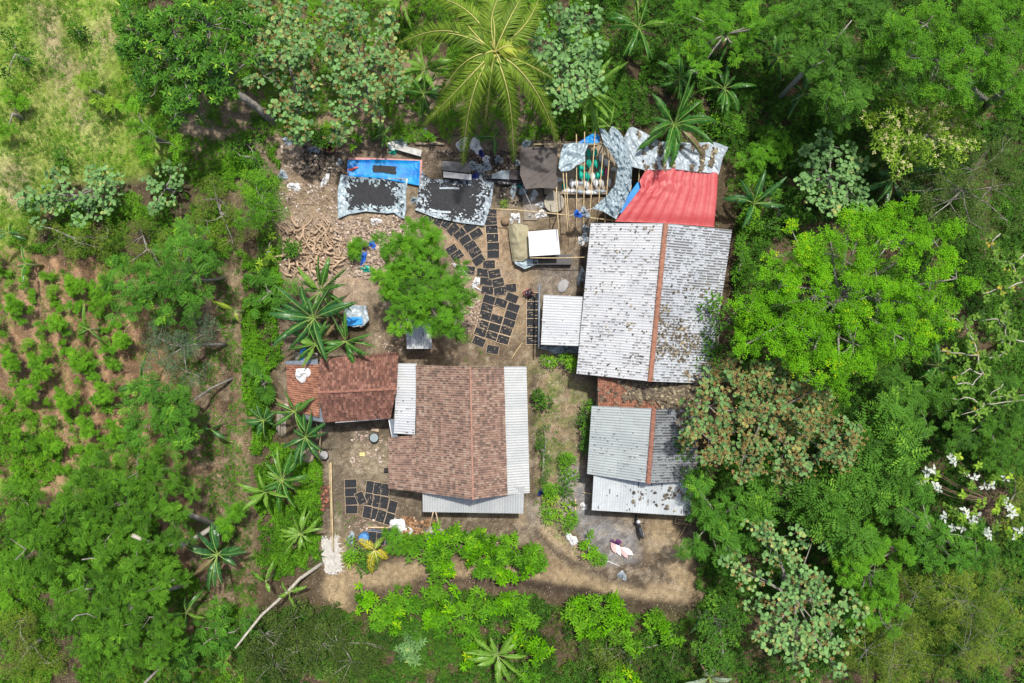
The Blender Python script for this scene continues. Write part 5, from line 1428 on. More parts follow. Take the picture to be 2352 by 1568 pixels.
cr = [(Z2(590, 480), 14, 9, 10, silver_w, 'silver plastic bundle beside the dark well hole', 'plastic_bag'), (Z2(320, 395), 13, 9, 0, silver_w, 'pale plastic heap at the top left corner of the yard', 'plastic_bag'),
      (Z2(390, 860), 13, 11, 30, plastic_w, 'white plastic bag lying left of the silver tarpaulin', 'plastic_bag'), (Z2(705, 790), 7, 17, 20, plastic_w, 'long white cloth on the rubble left of the silver tarpaulin', 'cloth'),
      (Z2(1220, 1215), 12, 9, 30, plastic_w, 'white crumpled sheet on the husk gravel below the silver tarpaulin', 'cloth'), (Z2(850, 610), 7, 8, 0, silver_w, 'small silver plastic left of the blue tarpaulin', 'plastic_bag'),
      (Z2(1380, 440), 11, 9, 0, plastic_w, 'white bag under the end of the grey board', 'plastic_bag'), (Z2(1480, 400), 14, 12, 0, silver_w, 'silver plastic behind the grey board', 'plastic_bag'), (Z2(1400, 510), 8, 6, 0, teal, 'small teal bag under the grey board', 'plastic_bag'),
      (Z2(270, 740), 9, 14, 0, silver_w, 'grey plastic scrap at the left edge of the yard', 'plastic_bag'), (Z2(1720, 300), 6, 8, 0, plastic_w, 'white scrap beside the log pile', 'plastic_bag'), (Z2(1610, 995), 9, 7, 0, silver_w, 'grey plastic scrap between the two silver tarpaulins', 'plastic_bag'),
      (Z3(500, 530), 13, 20, 0, plastic_w, 'white plastic heap left of the young banana, below the palm frond', 'plastic_bag'), (Z3(325, 510), 12, 16, 0, plastic_w, 'pale plastic heap behind the palm frond tip', 'plastic_bag'), (Z3(480, 780), 14, 12, 20, silver_w, 'crumpled pale bag on the end of the grey bench', 'plastic_bag'),
      (Z3(620, 790), 14, 11, 30, silver_w, 'crumpled pale bag right of the grey bench', 'plastic_bag'), (Z3(620, 690), 11, 7, 20, plastic_w, 'white scrap above the crumpled pale bags', 'plastic_bag'), (Z3(775, 700), 9, 11, 40, silver_w, 'silver rag in the dark soot area', 'plastic_bag'),
      (Z3(1005, 740), 7, 7, 0, silver_w, 'small pale bag touching the brown awning', 'plastic_bag'), (Z3(1115, 500), 13, 11, 0, silver_w, 'pale bag with dark teal contents behind the brown awning', 'plastic_bag'), (Z3(560, 870), 7, 14, 0, silver_w, 'grey rag over the dark blue cloth', 'cloth'),
      (Z3(485, 900), 9, 10, 0, navy, 'dark navy plastic at the corner of the charcoal tarpaulin', 'plastic_bag'), (Z3(560, 620), 7, 10, 0, navy, 'dark navy scrap under the white plastic heap', 'plastic_bag'),
      (Z3(960, 1060), 8, 20, 0, silver_w, 'long grey rag below the soot shelves', 'cloth'), (Z3(1080, 1060), 10, 14, 0, silver_w, 'pale plastic hanging left below the brown awning', 'plastic_bag'), (Z3(1205, 1150), 9, 15, 10, plastic_w, 'white plastic hanging below the brown awning', 'plastic_bag'),
      (Z3(1030, 1010), 7, 6, 0, teal, 'small teal bag below the brown awning', 'plastic_bag'), (Z3(1290, 1250), 14, 8, 15, plastic_w, 'white cloth left of the round winnowing basket', 'cloth'), (Z3(945, 1415), 7, 11, 0, plastic_w, 'white bag pair on the ground, left one', 'plastic_bag'),
      (Z3(1010, 1415), 7, 11, 0, plastic_w, 'white bag pair on the ground, right one', 'plastic_bag'), (Z3(1162, 1395), 6, 6, 0, plastic_w, 'small square white bag near the pole', 'plastic_bag'), (Z3(1290, 1370), 15, 11, -30, plastic_w, 'large white cloth spread beside the bamboo pole', 'cloth'),
      (ZR(330, 1210), 8, 9, 0, blue, 'blue scrap on the rafters of the bamboo frame', 'plastic_bag'), (ZR(415, 1190), 10, 11, 0, silver_w, 'white plastic scrap hung on the rafters', 'plastic_bag'), (ZR(435, 1390), 10, 9, 0, silver_w, 'silver bag at the corner of the long shed', 'plastic_bag'),
      (ZR(420, 1480), 9, 12, 0, silver_w, 'grey bag below the silver one at the shed corner', 'plastic_bag'), (ZR(370, 1540), 8, 10, 0, plastic_w, 'white bag lowest at the shed corner', 'plastic_bag'), (Z6(1570, 700), 9, 20, 0, silver_w, 'clear plastic heaped against the shed wall above the lean-to', 'plastic_bag'),
      (Z6(1420, 1420), 30, 15, 0, silver_w, 'clear plastic heap below the lean-to roof', 'plastic_bag'), (Z6(1240, 1400), 14, 9, 0, silver_w, 'grey plastic at the lower left corner of the lean-to', 'plastic_bag'), (Z6(530, 765), 9, 12, 30, plastic_w, 'round white bag at the right edge of the yard tree', 'plastic_bag'),
      (ZD(830, 580), 18, 15, -20, plastic_w, 'white sack cloth at the head of the husk heap', 'cloth'), (ZD(840, 650), 15, 13, 10, plastic_w, 'white sack cloth folded below the first one', 'cloth'), (ZD(930, 640), 14, 10, 15, plastic_w, 'white rag lying on the brown husk heap', 'cloth'),
      (ZD(830, 730), 10, 9, 0, plastic_w, 'dirty white sack at the foot of the husk heap', 'plastic_bag'), (ZD(400, 710), 9, 14, 0, silver_w, 'grey net rag left of the blue drum', 'cloth'), (ZE(480, 670), 14, 12, 60, plastic_w, 'white rag with sticks among the garden bushes', 'cloth'),
      (ZE(600, 1320 - 990), 9, 8, 0, plastic_w, 'pale lump beside the plank on the garden strip', 'plastic_bag'), (ZE(990, 1035), 9, 11, 0, silver_w, 'dark and silver bag on the mound by the road', 'plastic_bag'), (ZE(165, 190), 8, 8, 0, navy, 'dark bag at the corner of the main house', 'plastic_bag'),
      (Z12(265, 290), 19, 14, 20, plastic_w, 'white frayed plastic on the orange annex roof', 'plastic_bag'), (Z12(270, 80), 8, 13, 20, blue_lt, 'bright blue cloth on the bench behind the tiled house', 'cloth')]
for i, ((u, v), a, b, g, m_, l, nm) in enumerate(cr):
    z_ = .02
    if 'annex roof' in l: z_ = 2.55
    if 'on the rafters' in l: z_ = 2.6
    if 'bench behind' in l: z_ = .6
    crumple(u, v, a, b, g, m_, l, 100 + i, nm, z_, cat='plastic bag' if nm == 'plastic_bag' else 'cloth')
# blue cloths by the yard tree
Z5 = Z(1000, 900, 2.6133)
crumple(*Z5(1185, 150), 12, 9, 20, blue, 'blue cloth scrap, upper of two left of the yard tree', 300, 'cloth', cat='cloth')
crumple(*Z5(1090, 275), 8, 18, 20, blue, 'long blue cloth left of the yard tree', 301, 'cloth', cat='cloth')
crumple(*Z5(1130, 395), 17, 8, 25, teal, 'green white plastic bag by the yard tree', 302, cat='plastic bag')
# tub table with blue top under bananas
q0 = P(*Z5(1025, 880), 0); tb = empty('wash_table', q0, 'table covered with silver plastic and blue mesh beside the banana leaves', 'table')
C, S, T = coons([Z5(900, 790), Z5(1000, 760), Z5(1120, 765)], [Z5(1120, 765), Z5(1155, 910), Z5(1100, 970)], [Z5(900, 960), Z5(1000, 985), Z5(1100, 970)], [Z5(900, 790), Z5(890, 870), Z5(900, 960)], 30, 24)
P3 = to3(C, .85 + 0 * S); zz = .85 + wrinkle(P3, .12, .8, 40); sheet('cover', to3(C, zz), silver_w, tb, q0)
C, S, T = coons([Z5(925, 885), Z5(1080, 880)], [Z5(1080, 880), Z5(1085, 955)], [Z5(925, 975), Z5(1085, 955)], [Z5(925, 885), Z5(925, 975)], 20, 14)
P3 = to3(C, .97 + 0 * S); sheet('blue_mesh', to3(C, .99 + wrinkle(P3, .05, .4, 41)), blue_lt, tb, q0)
for x, y in ((930, 960), (1070, 980), (920, 800), (1110, 790)):
    p = P(*Z5(x, y), .8); MB().tube([(p.x, p.y, -.05), (p.x, p.y, .84)], .05, 6).build('leg', bamboo_grey, tb, q0)
# bench with sticks behind the tiled house
q0 = P(*Z12(230, 100), 0); tb = empty('bench', q0, 'weathered plank bench behind the orange annex roof', 'bench')
for k in range(5):
    MB().tube([P(*Z12(190, 70 + 16 * k), .6), P(*Z12(420, 80 + 16 * k), .6)], .06, 5).build('plank', bamboo_grey, tb, q0)
for x, y in ((200, 75), (200, 135), (410, 80), (410, 140)):
    p = P(*Z12(x, y), .6); MB().tube([(p.x, p.y, -.05), (p.x, p.y, .55)], .04, 6).build('leg', bamboo_grey, tb, q0)
MB().tube([P(*Z12(185, 75), .9), P(*Z12(185, 160), .9)], .05, 6)
# boards, benches and soot shelves along the top of the yard
def slab(pts, z, th, mat, name, label, cat, org=None):
    V = [P(u, v, z) for u, v in pts]
    n = len(V)
    if len(set(map(tuple, V))) < n: pass
    a = sum((V[i].x * V[(i + 1) % n].y - V[(i + 1) % n].x * V[i].y) for i in range(n))
    if a < 0: V = V[::-1]
    mb = MB().add(V + [p - Vector((0, 0, th)) for p in V], [tuple(range(n)), tuple(reversed(range(n, 2 * n)))] + [(i, n + i, n + (i + 1) % n, (i + 1) % n) for i in range(n)])
    o = mb.build(name, mat, None); return tag(o, label, cat)
slab([Z2(1420, 420), Z2(1690, 485), Z2(1680, 550), Z2(1415, 475)], .5, .05, plain('board_grey', (.5, .5, .47), .8, .25, 2), 'board', 'long grey board lying above the blue tarpaulin', 'board')
slab([Z3(85, 715), Z3(420, 740), Z3(430, 860), Z3(90, 830)], .75, .05, plain('board_soot', (.12, .12, .125), .8, .4, 2), 'soot_board', 'dark upper board above the charcoal tarpaulin', 'board')
slab([Z3(95, 845), Z3(440, 880), Z3(440, 950), Z3(100, 915)], .7, .05, plain('board_pale', (.4, .41, .42), .8, .25, 2), 'board', 'pale grey lower board above the charcoal tarpaulin', 'board')
slab([Z3(690, 880), Z3(810, 830), Z3(910, 830), Z3(900, 940), Z3(690, 930)], .7, .05, plain('board_blue_grey', (.18, .22, .25), .7, .3, 2), 'board', 'blue grey board left of the dark panel by the awning', 'board')
slab([Z3(920, 830), Z3(1030, 825), Z3(1030, 945), Z3(905, 940)], .72, .05, plain('board_dark', (.07, .06, .06), .8, .3, 2), 'board', 'almost black board touching the brown cloth awning', 'board')
slab([Z3(1325, 1050), Z3(1430, 1050), Z3(1430, 1170), Z3(1325, 1150)], .4, .3, black, 'black_tub', 'black tub below the corner of the brown cloth awning', 'tub')
slab([Z3(1070, 1130), Z3(1250, 1130), Z3(1245, 1440), Z3(1080, 1440)], .12, .04, plain('mat_grey', (.25, .22, .18), .9, .3, 3), 'plank_floor', 'grey brown plank flooring under the white cloths', 'planks')
# round basket
p = P(*Z3(1455, 1225), .5); MB().lathe(p, [(0, .02), (.55, .02), (.72, .08), (.74, .12), (.7, .1), (.5, .04)], 28).build('x', wood_old)
bpy.data.objects.remove(bpy.data.objects['x'])
o = MB().lathe((0, 0, 0), [(.001, .02), (.55, .03), (.74, .12), (.77, .12), (.76, .06), (.5, -.02), (.001, -.02)], 28).build('winnowing_basket', plain('basket_wicker', (.36, .33, .26), .8, .25, 8)); o.location = p
tag(o, 'big round winnowing basket under the bamboo poles', 'basket')
# black plastic sheet between
C, S, T = coons([Z3(560, 860), Z3(900, 900), Z3(1060, 950)], [Z3(1060, 950), Z3(1060, 1010)], [Z3(600, 940), Z3(800, 1000), Z3(1060, 1010)], [Z3(560, 860), Z3(600, 940)], 30, 12)
t_ = sheet('plastic_sheet', to3(C, .3 + wrinkle(to3(C, .3 + 0 * S), .15, .5, 50)), plain('plastic_black', (.03, .03, .035), .35, .3, 2)); tag(t_, 'black plastic strip below the soot boards', 'plastic sheet')
# buckets, tubs
def bucket(u, v, r, h, mat, label, inner=None, name='bucket', fill=None):
    p = P(u, v, 0); root = empty(name, (p.x, p.y, 0), label, name.replace('_', ' '))
    MB().lathe((0, 0, 0), [(.001, .01), (r * .8, .01), (r, h), (r * 1.06, h), (r * 1.06, h - .03), (r * 1.01, h - .05)], 20).build('body', mat, root)
    if inner: MB().lathe((0, 0, 0), [(.001, h * .8), (r * .9, h * .8)], 20).build('water', inner, root)
    MB().tube([Vector((math.cos(a) * r * 1.05, math.sin(a) * r * 1.05 * .3 + r * .9, h + .02)) for a in np.linspace(0, math.pi, 9)], .012, 5).build('handle', black, root)
water = plain('water_dull', (.3, .36, .38), .08, .1, 2, bmp=0)
bucket(*Z12(1002, 932), .36, .4, black, 'black bucket full of water in the lower yard', water)
bucket(*Z12(492, 1108), .36, .38, black, 'black bucket at the end of the bamboo pole', concrete)
bucket(*ZD(1450, 705), .26, .4, plastic_w, 'white bucket beside the bamboo pole heap', plastic_w)
p = P(*ZD(1500, 708), 0)
o = MB().box((0, 0, .15), (.7, .9, .3), 0, bev=.04).build('cement_block', concrete); o.location = p; o.rotation_euler.z = -.1; tag(o, 'grey cement block right of the white bucket', 'block')
p = P(*Z12(1008, 852), 0); o = MB().box((0, 0, .08), (.6, .28, .16), 0, bev=.02).build('brick_block', plain('block_tan', (.5, .38, .27), .9, .2, 4)); o.location = p; o.rotation_euler.z = -.2; tag(o, 'tan block lying above the water bucket', 'block')
p = P(*Z12(877, 1105), 0); o = MB().box((0, 0, .08), (.42, .3, .16), 0, bev=.02).build('carton', plain('carton_yellow', (.65, .56, .25), .9, .15, 4)); o.location = p; tag(o, 'small yellow carton on the earth of the lower yard', 'carton')
p = P(*Z12(1125, 1265), 0); o = MB().box((0, 0, .15), (.35, .3, .3), 0, bev=.02).build('crate', black); o.location = p; tag(o, 'black crate against the house wall above the trays', 'crate')
# well ring / dark hole pot
p = P(*Z2(762, 468), 0); o = MB().lathe((0, 0, 0), [(.36, 0), (.4, .5), (.47, .5), (.45, 0)], 20).lathe((0, 0, 0), [(.001, .06), (.4, .06)], 20).build('clay_pot', [plain('pot_rust', (.1, .045, .03), .9, .3, 5)]); o.location = p
tag(o, 'dark rusty drum open at the top near the silver plastic bundle', 'drum')
# blue drum table in the lower yard
p = P(*ZD(610, 680), 0); ro = empty('work_table', p, 'low table with dark blue cover among the lower yard bushes', 'table')
C, S, T = coons([ZD(500, 660), ZD(600, 625), ZD(730, 650)], [ZD(730, 650), ZD(735, 760)], [ZD(510, 755), ZD(735, 760)], [ZD(500, 660), ZD(510, 755)], 30, 20)
P3 = to3(C, .22 + 0 * S); zz = .21 + wrinkle(P3, .05, .6, 60) * .5; sheet('cover', to3(C, zz), plain('cover_navy', (.03, .07, .16), .5, .4, 3), ro, p)
for x, y in ((510, 665), (725, 660), (515, 750), (730, 750)):
    q = P(*ZD(x, y), .2); MB().tube([(q.x, q.y, -.05), (q.x, q.y, .2)], .05, 6).build('leg', wood_old, ro, p)
o = MB().lathe((0, 0, 0), [(.001, .72), (.36, .72), (.4, .66), (.42, .4), (.4, .04), (.36, 0)], 20).build('blue_drum', plain('drum_blue', (.06, .22, .5), .5, .25, 4)); o.location = P(*ZD(532, 690), 0); tag(o, 'pale blue drum at the left end of the low table', 'drum')
# bed of sacks on the cemented patch
for i, (x, y, a, m_, l) in enumerate([(905, 740, 75, 'pk', 'pinkish sack on the cemented patch, leftmost'), (948, 765, 70, 'w', 'white sack on the cemented patch, in the middle'), (1010, 800, 60, 'pk', 'pinkish sack on the cemented patch, lower right'), (1040, 790, 30, 'w', 'white sack end on the cemented patch, rightmost')]):
    mt = {'pk': plain('sack_pinkish', (.6, .42, .4), .7, .3, 5), 'w': plastic_w}[m_]
    u, v = ZE(x, y); sack(u, v, .14, .95, .5, a, mt, l, 70 + i, 'sacks on the cemented patch', .22)
pole(ZE(905, 670), ZE(1000, 735), .25, .2, 'brown plank lying over the sacks on the cemented patch', .06, wood_old, 'plank', cat='plank')
o = crumple(*ZE(935, 695), 13, 6, 25, plain('cloth_purple', (.12, .04, .14), .8, .3, 6), 'purple cloth along the top of the sacks', 330, 'cloth', .2, cat='cloth')
# silver thatch bundle at the road corner
p0 = P(*ZD(220, 880), .25); rr = random.Random(4)
o = MB(); 
for k in range(420):
    x = rr.uniform(-.85, .85) * 1.0; y = rr.uniform(-1.3, 1.3)
    a = rr.uniform(-.5, .5) + math.pi / 2 * (rr.random() < .2); L = rr.uniform(.25, .5); w_ = .05; z_ = .25 * (1 - (x / .9) ** 2) + rr.uniform(0, .08)
    d = Vector((math.sin(a), math.cos(a), rr.uniform(-.2, .1))) * L; s_ = Vector((math.cos(a), -math.sin(a), 0)) * w_
    c = Vector((x * .75, y, z_)); o.add([c - s_, c + s_, c + d + s_ * .5, c + d - s_ * .5], [(0, 1, 2, 3)])
o.box((0, 0, .05), (1.2, 2.4, .2))
o = o.build('palm_thatch', plain('thatch_grey', (.5, .48, .44), .9, .3, 5)); o.location = p0 - Vector((0, 0, .2)); o.rotation_euler.z = .12
tag(o, 'pale grey thatch mat at the left corner of the dirt road', 'thatch')
# brick stack at the yard edge
rr = random.Random(8)
for i in range(26):
    x = 135 + (i % 4) * 22 + rr.uniform(-4, 4); y = 235 + (i // 4) * 34 + rr.uniform(-5, 5)
    x += rr.uniform(-9, 9); p = P(*ZD(x, y), 0)
    o = MB().box((0, 0, 0), (.3, .17, .14), 0, bev=.01).build('brick', brick_dk if i % 3 else rust)
    o.location = (p.x, p.y, .1 + rr.uniform(0, .12)); o.rotation_euler = (rr.uniform(-.3, .3), rr.uniform(-.3, .3), rr.uniform(-1.2, 1.2))
    tag(o, 'dark red brick in the loose stack beside the long bamboo pole', 'brick', 'bricks stacked beside the long bamboo pole')
# logs along the top of the yard
for i, (a, b, r, l) in enumerate([((1045, 940), (1130, 945), .13, 'short log left of the two at the top of the yard'), ((1135, 935), (1235, 945), .12, 'short log right of the two at the top of the yard'), ((1050, 935), (1340, 870), .06, 'long thin branch above the short logs'), ((1100, 880), (1370, 860), .05, 'thin branch lying behind the palm frond tip')]):
    ZT = Z(1000, 0, 1.68); pole(ZT(*a), ZT(*b), .15, .15, l, r, bark_brown if i > 1 else wood_old, 'log', cat='log')
# stones
def rock(u, v, r, label, seed, mat=None, name='stone', group=None, fl=.5):
    p = P(u, v, 0); rs_ = random.Random(seed)
    o = MB().ell((0, 0, 0), (r, r * rs_.uniform(.7, .95), r * fl), 9, 6, jit=.13, rs=rs_).build(name, mat or stone); o.location = (p.x, p.y, r * fl * .5 + gh(p.x, p.y)); o.rotation_euler.z = rs_.uniform(0, 3)
    return tag(o, label, 'stone', group)
rock(*Z6(1385, 800), .6, 'flat grey stone slab above the lean-to', 1, concrete, fl=.15)
rock(*Z12(318, 1120), .6, 'large round tan boulder left of the bamboo pole', 2, plain('stone_tan', (.38, .31, .22), .9, .2, 2), fl=.6)
rock(*Z12(250, 1130), .4, 'smaller boulder touching the large round one', 3, plain('stone_tan_dark', (.33, .28, .2), .9, .2, 2), fl=.6)
rock(*ZD(1200, 700), 1.1, 'flat pale stone under the leaning canopy props', 4, plain('stone_pale', (.4, .36, .31), .9, .2, 2), fl=.15)
p = P(*Z6(815, 165), 0); o = MB().ell((0, 0, .2), (.33, .33, .25), 10, 6, jit=.05, rs=random.Random(4)).build('clay_jar', plain('jar_brown', (.25, .18, .11), .8, .2, 3)); o.location = p; tag(o, 'brown round jar left of the white bag pair', 'jar')

def heap(name, label, cat, polys, n, rr_, mats, seed, size=(.06, .14), hz=.25, jit=.2):
    """a heap nobody could count, as one object: many irregular lumps"""
    r = np.random.RandomState(seed); pts = []
    for poly in polys:
        us = [p[0] for p in poly]; vs = [p[1] for p in poly]
        n_ = int(n * (max(us) - min(us)) * (max(vs) - min(vs)) / 900)
        u = r.uniform(min(us), max(us), n_); v = r.uniform(min(vs), max(vs), n_); x_ = (u - 1175.9) / 30; y_ = (784.1 - v) / 30
        k = inpoly(u + (fbm(x_, y_, .9, seed) - .5) * 50, v + (fbm(x_, y_, .9, seed + 5) - .5) * 50, poly) & (fbm(x_, y_, .6, seed + 9) > .36); pts.append(np.stack([(u[k] - 1175.9) / 30, (784.1 - v[k]) / 30], 1))
    p = np.concatenate(pts); m = len(p)
    z = gh(p[:, 0], p[:, 1]) + r.uniform(0, hz, m) * fbm(p[:, 0], p[:, 1], 1.0, seed) * 1.6
    base = np.array([(0, 0, 1), (1, 0, .1), (.3, .95, 0), (-.8, .6, .1), (-.8, -.6, 0), (.3, -.95, .1), (0, 0, -1)], dtype=float)
    Fb = np.array([(0, 1, 2), (0, 2, 3), (0, 3, 4), (0, 4, 5), (0, 5, 1), (6, 2, 1), (6, 3, 2), (6, 4, 3), (6, 5, 4), (6, 1, 5)])
    s = r.uniform(size[0], size[1], (m, 1, 1)) * r.uniform(1 - jit * 2, 1 + jit, (m, 7, 3)) * [1, 1, .6]
    V = base[None] * s; a = r.rand(m) * 6.28; c, sn = np.cos(a)[:, None], np.sin(a)[:, None]
    V = np.stack([V[..., 0] * c - V[..., 1] * sn, V[..., 0] * sn + V[..., 1] * c, V[..., 2]], -1) + np.stack([p[:, 0], p[:, 1], z], 1)[:, None]
    Fm = (Fb[None] + (np.arange(m) * 7)[:, None, None]).reshape(-1, 3)
    me = npmesh(name, V.reshape(-1, 3), Fm, mats, attrs={'v': np.repeat(r.rand(m), 7)})
    o = link(name, me); return tag(o, label, cat, None, 'stuff')
LM['husk'] = leafmat('husk_brown', (.13, .075, .04), (.42, .24, .13), (.55, .4, .27), 0, .85)
LM['shell'] = leafmat('shell_pale', (.17, .12, .09), (.47, .37, .29), (.65, .57, .48), 0, .85)
LM['rubble'] = leafmat('rubble_pink', (.2, .14, .11), (.46, .36, .29), (.7, .65, .6), 0, .85)
LM['coal'] = leafmat('rubble_coal', (.02, .02, .02), (.1, .085, .07), (.4, .36, .3), 0, .85)
heap('husk_heap', 'heap of brown coconut husks below the lower trays', 'husks', [[ZD(870, 520), ZD(980, 510), ZD(1180, 560), ZD(1185, 640), ZD(1090, 700), ZD(930, 760), ZD(880, 700), ZD(900, 600)]], 100, None, LM['husk'], 1, (.07, .16), .4)
heap('shell_gravel', 'pale coconut shell gravel below the silver tarpaulins', 'shells', [[(775, 505), (900, 495), (960, 520), (880, 600), (850, 640), (800, 600), (770, 560)], [(1060, 660), (1100, 680), (1105, 740), (1065, 790), (1045, 740)]], 75, None, LM['shell'], 2, (.06, .13), .2)
heap('rubble', 'pinkish rubble stones at the edges of the upper yard', 'rubble', [[(640, 320), (720, 330), (740, 390), (650, 400)], [(1040, 590), (1110, 620), (1100, 700), (1050, 640)], [(640, 400), (780, 430), (775, 520), (640, 520)], [(640, 560), (830, 560), (840, 640), (650, 640)], [(800, 990), (890, 1000), (880, 1060), (810, 1080)], [(790, 1190), (880, 1190), (880, 1215), (790, 1220)], [(860, 780), (910, 740), (940, 800), (880, 820)]], 24, None, LM['rubble'], 3, (.04, .12), .1)
heap('charcoal_rubble', 'black burnt lumps around the drum and below the boards', 'burnt lumps', [[(690, 335), (800, 350), (790, 400), (700, 420)], [(1000, 345), (1200, 345), (1195, 410), (1060, 400)], [(1140, 400), (1200, 410), (1200, 470), (1150, 470)]], 60, None, LM['coal'], 4, (.04, .12), .15)
heap('road_pebbles', 'pebbles and clods strewn along the dirt road edges', 'pebbles', [[(1230, 1220), (1310, 1290), (1420, 1335), (1400, 1345), (1300, 1305), (1220, 1240)], [(1240, 1335), (1600, 1390), (1600, 1410), (1240, 1350)], [(960, 1325), (1240, 1335), (1240, 1350), (960, 1340)], [(1220, 850), (1370, 880), (1340, 1100), (1230, 1100)], [(1200, 620), (1335, 610), (1330, 680), (1200, 680)]], 5, None, LM['shell'], 5, (.02, .06), .04)
# old roots heaped on the left of the yard
ro = P(720, 575, 0); mb = MB(); rr = random.Random(12)
for k in range(260):
    a = rr.uniform(0, 6.28); u = rr.uniform(650, 800); v = rr.uniform(520, 640)
    if not (rr.random() < 1.1 - ((u - 720) / 90) ** 2 - ((v - 575) / 75) ** 2): continue
    p = P(u, v, rr.uniform(.05, .45)); pts = [p]; r0 = rr.uniform(.03, .13); d = Vector((math.cos(a), math.sin(a), rr.uniform(-.1, .2)))
    for i in range(5):
        d = (d + Vector((rr.uniform(-.5, .5), rr.uniform(-.5, .5), rr.uniform(-.25, .15)))).normalized(); q = pts[-1] + d * rr.uniform(.18, .32); q.z = max(.03, q.z); pts.append(q)
    mb.tube(pts, [r0, r0 * .9, r0 * .75, r0 * .5, r0 * .35, .01], 6)
o = mb.build('root_heap', plain('root_dry', (.46, .34, .23), .9, .35, 4)); tag(o, 'tangle of dry pale roots heaped on the left of the yard', 'dry roots', None, 'stuff')
# white sticks by the yard tree
for i, (a, b) in enumerate([((290, 575), (400, 690)), ((305, 572), (410, 680)), ((345, 580), (450, 700)), ((480, 785), (578, 850)), ((490, 775), (580, 842))]):
    pole(Z6(*a), Z6(*b), .15, .12, 'white stick lying by the right edge of the yard tree, %s of five' % ['first', 'second', 'third', 'fourth', 'last'][i], .03, plastic_w, 'stick', 'white sticks by the yard tree', 'stick')

# ------------------------------------------------------------------ motorbike
def motorbike():
    u, v = ZE(1150, 520); a = Vector(P(*ZE(1128, 420), 0)); b = Vector(P(*ZE(1180, 625), 0))
    c = (a + b) / 2; d = (a - b).normalized(); c.z = 0
    root = empty('motorbike', c, 'black motorbike parked in front of the white canopy', 'motorbike', rz=math.atan2(d.y, d.x))
    paint = plain('motorbike_black', (.02, .022, .025), .25, .2, 2, bmp=0); wh = plain('motorbike_white', (.65, .67, .68), .3, .05, 2, bmp=0); rub = plain('tyre_rubber', (.03, .03, .03), .8, .2, 8)
    def wheel(x):
        pts = [Vector((x + math.cos(t) * .27, 0, .3 + math.sin(t) * .27)) for t in np.linspace(0, 2 * math.pi, 21)]
        w_ = MB().tube(pts, .045, 8, cap=False).build('wheel', rub, root)
        m_ = MB().lathe((x, 0, .3), [(.03, -.05), (.03, .05)], 10, M=Matrix.Rotation(R_(90), 3, 'X'))
        for k in range(6):
            t = k * math.pi / 3; m_.tube([(x, 0, .3), (x + math.cos(t) * .25, 0, .3 + math.sin(t) * .25)], .01, 4)
        m_.build('rim', metal_grey, w_)
    wheel(.62); wheel(-.62)
    MB().ell((.0, 0, .52), (.5, .13, .2), 12, 8).build('body', paint, root)
    MB().ell((-.35, 0, .74), (.42, .14, .07), 12, 6).build('seat', plain('seat_black', (.045, .05, .055), .6, .2, 3), root)
    MB().ell((-.72, 0, .72), (.2, .09, .06), 10, 6).build('tail', paint, root)
    MB().ell((.45, 0, .78), (.16, .17, .2), 12, 8).build('front_shield', wh, root)
    MB().ell((.6, 0, .62), (.22, .07, .07), 10, 6).build('mudguard', paint, root)
    MB().ell((.58, 0, .85), (.07, .08, .06), 10, 6).build('headlight', plain('lamp_glass', (.6, .62, .65), .1, .05, 2, bmp=0), root)
    MB().tube([(.25, -.36, .98), (.36, -.18, 1.0), (.4, 0, .98), (.36, .18, 1.0), (.25, .36, .98)], .02, 6).build('handlebar', black, root)
    for s in (-1, 1):
        MB().tube([(.34, s * .2, 1.0), (.36, s * .28, 1.14)], .01, 5).ell((.36, s * .3, 1.16), (.03, .07, .05), 8, 5).build('mirror', black, root)
        MB().tube([(.62, s * .08, .3), (.42, s * .07, .85)], .022, 6).build('fork', metal_grey, root)
    MB().tube([(-.1, -.14, .28), (-.75, -.17, .38)], [.035, .05], 8).build('exhaust', metal_grey, root)
    MB().ell((-.45, -.13, .6), (.28, .03, .1), 10, 6).build('side_panel', wh, root)
motorbike()

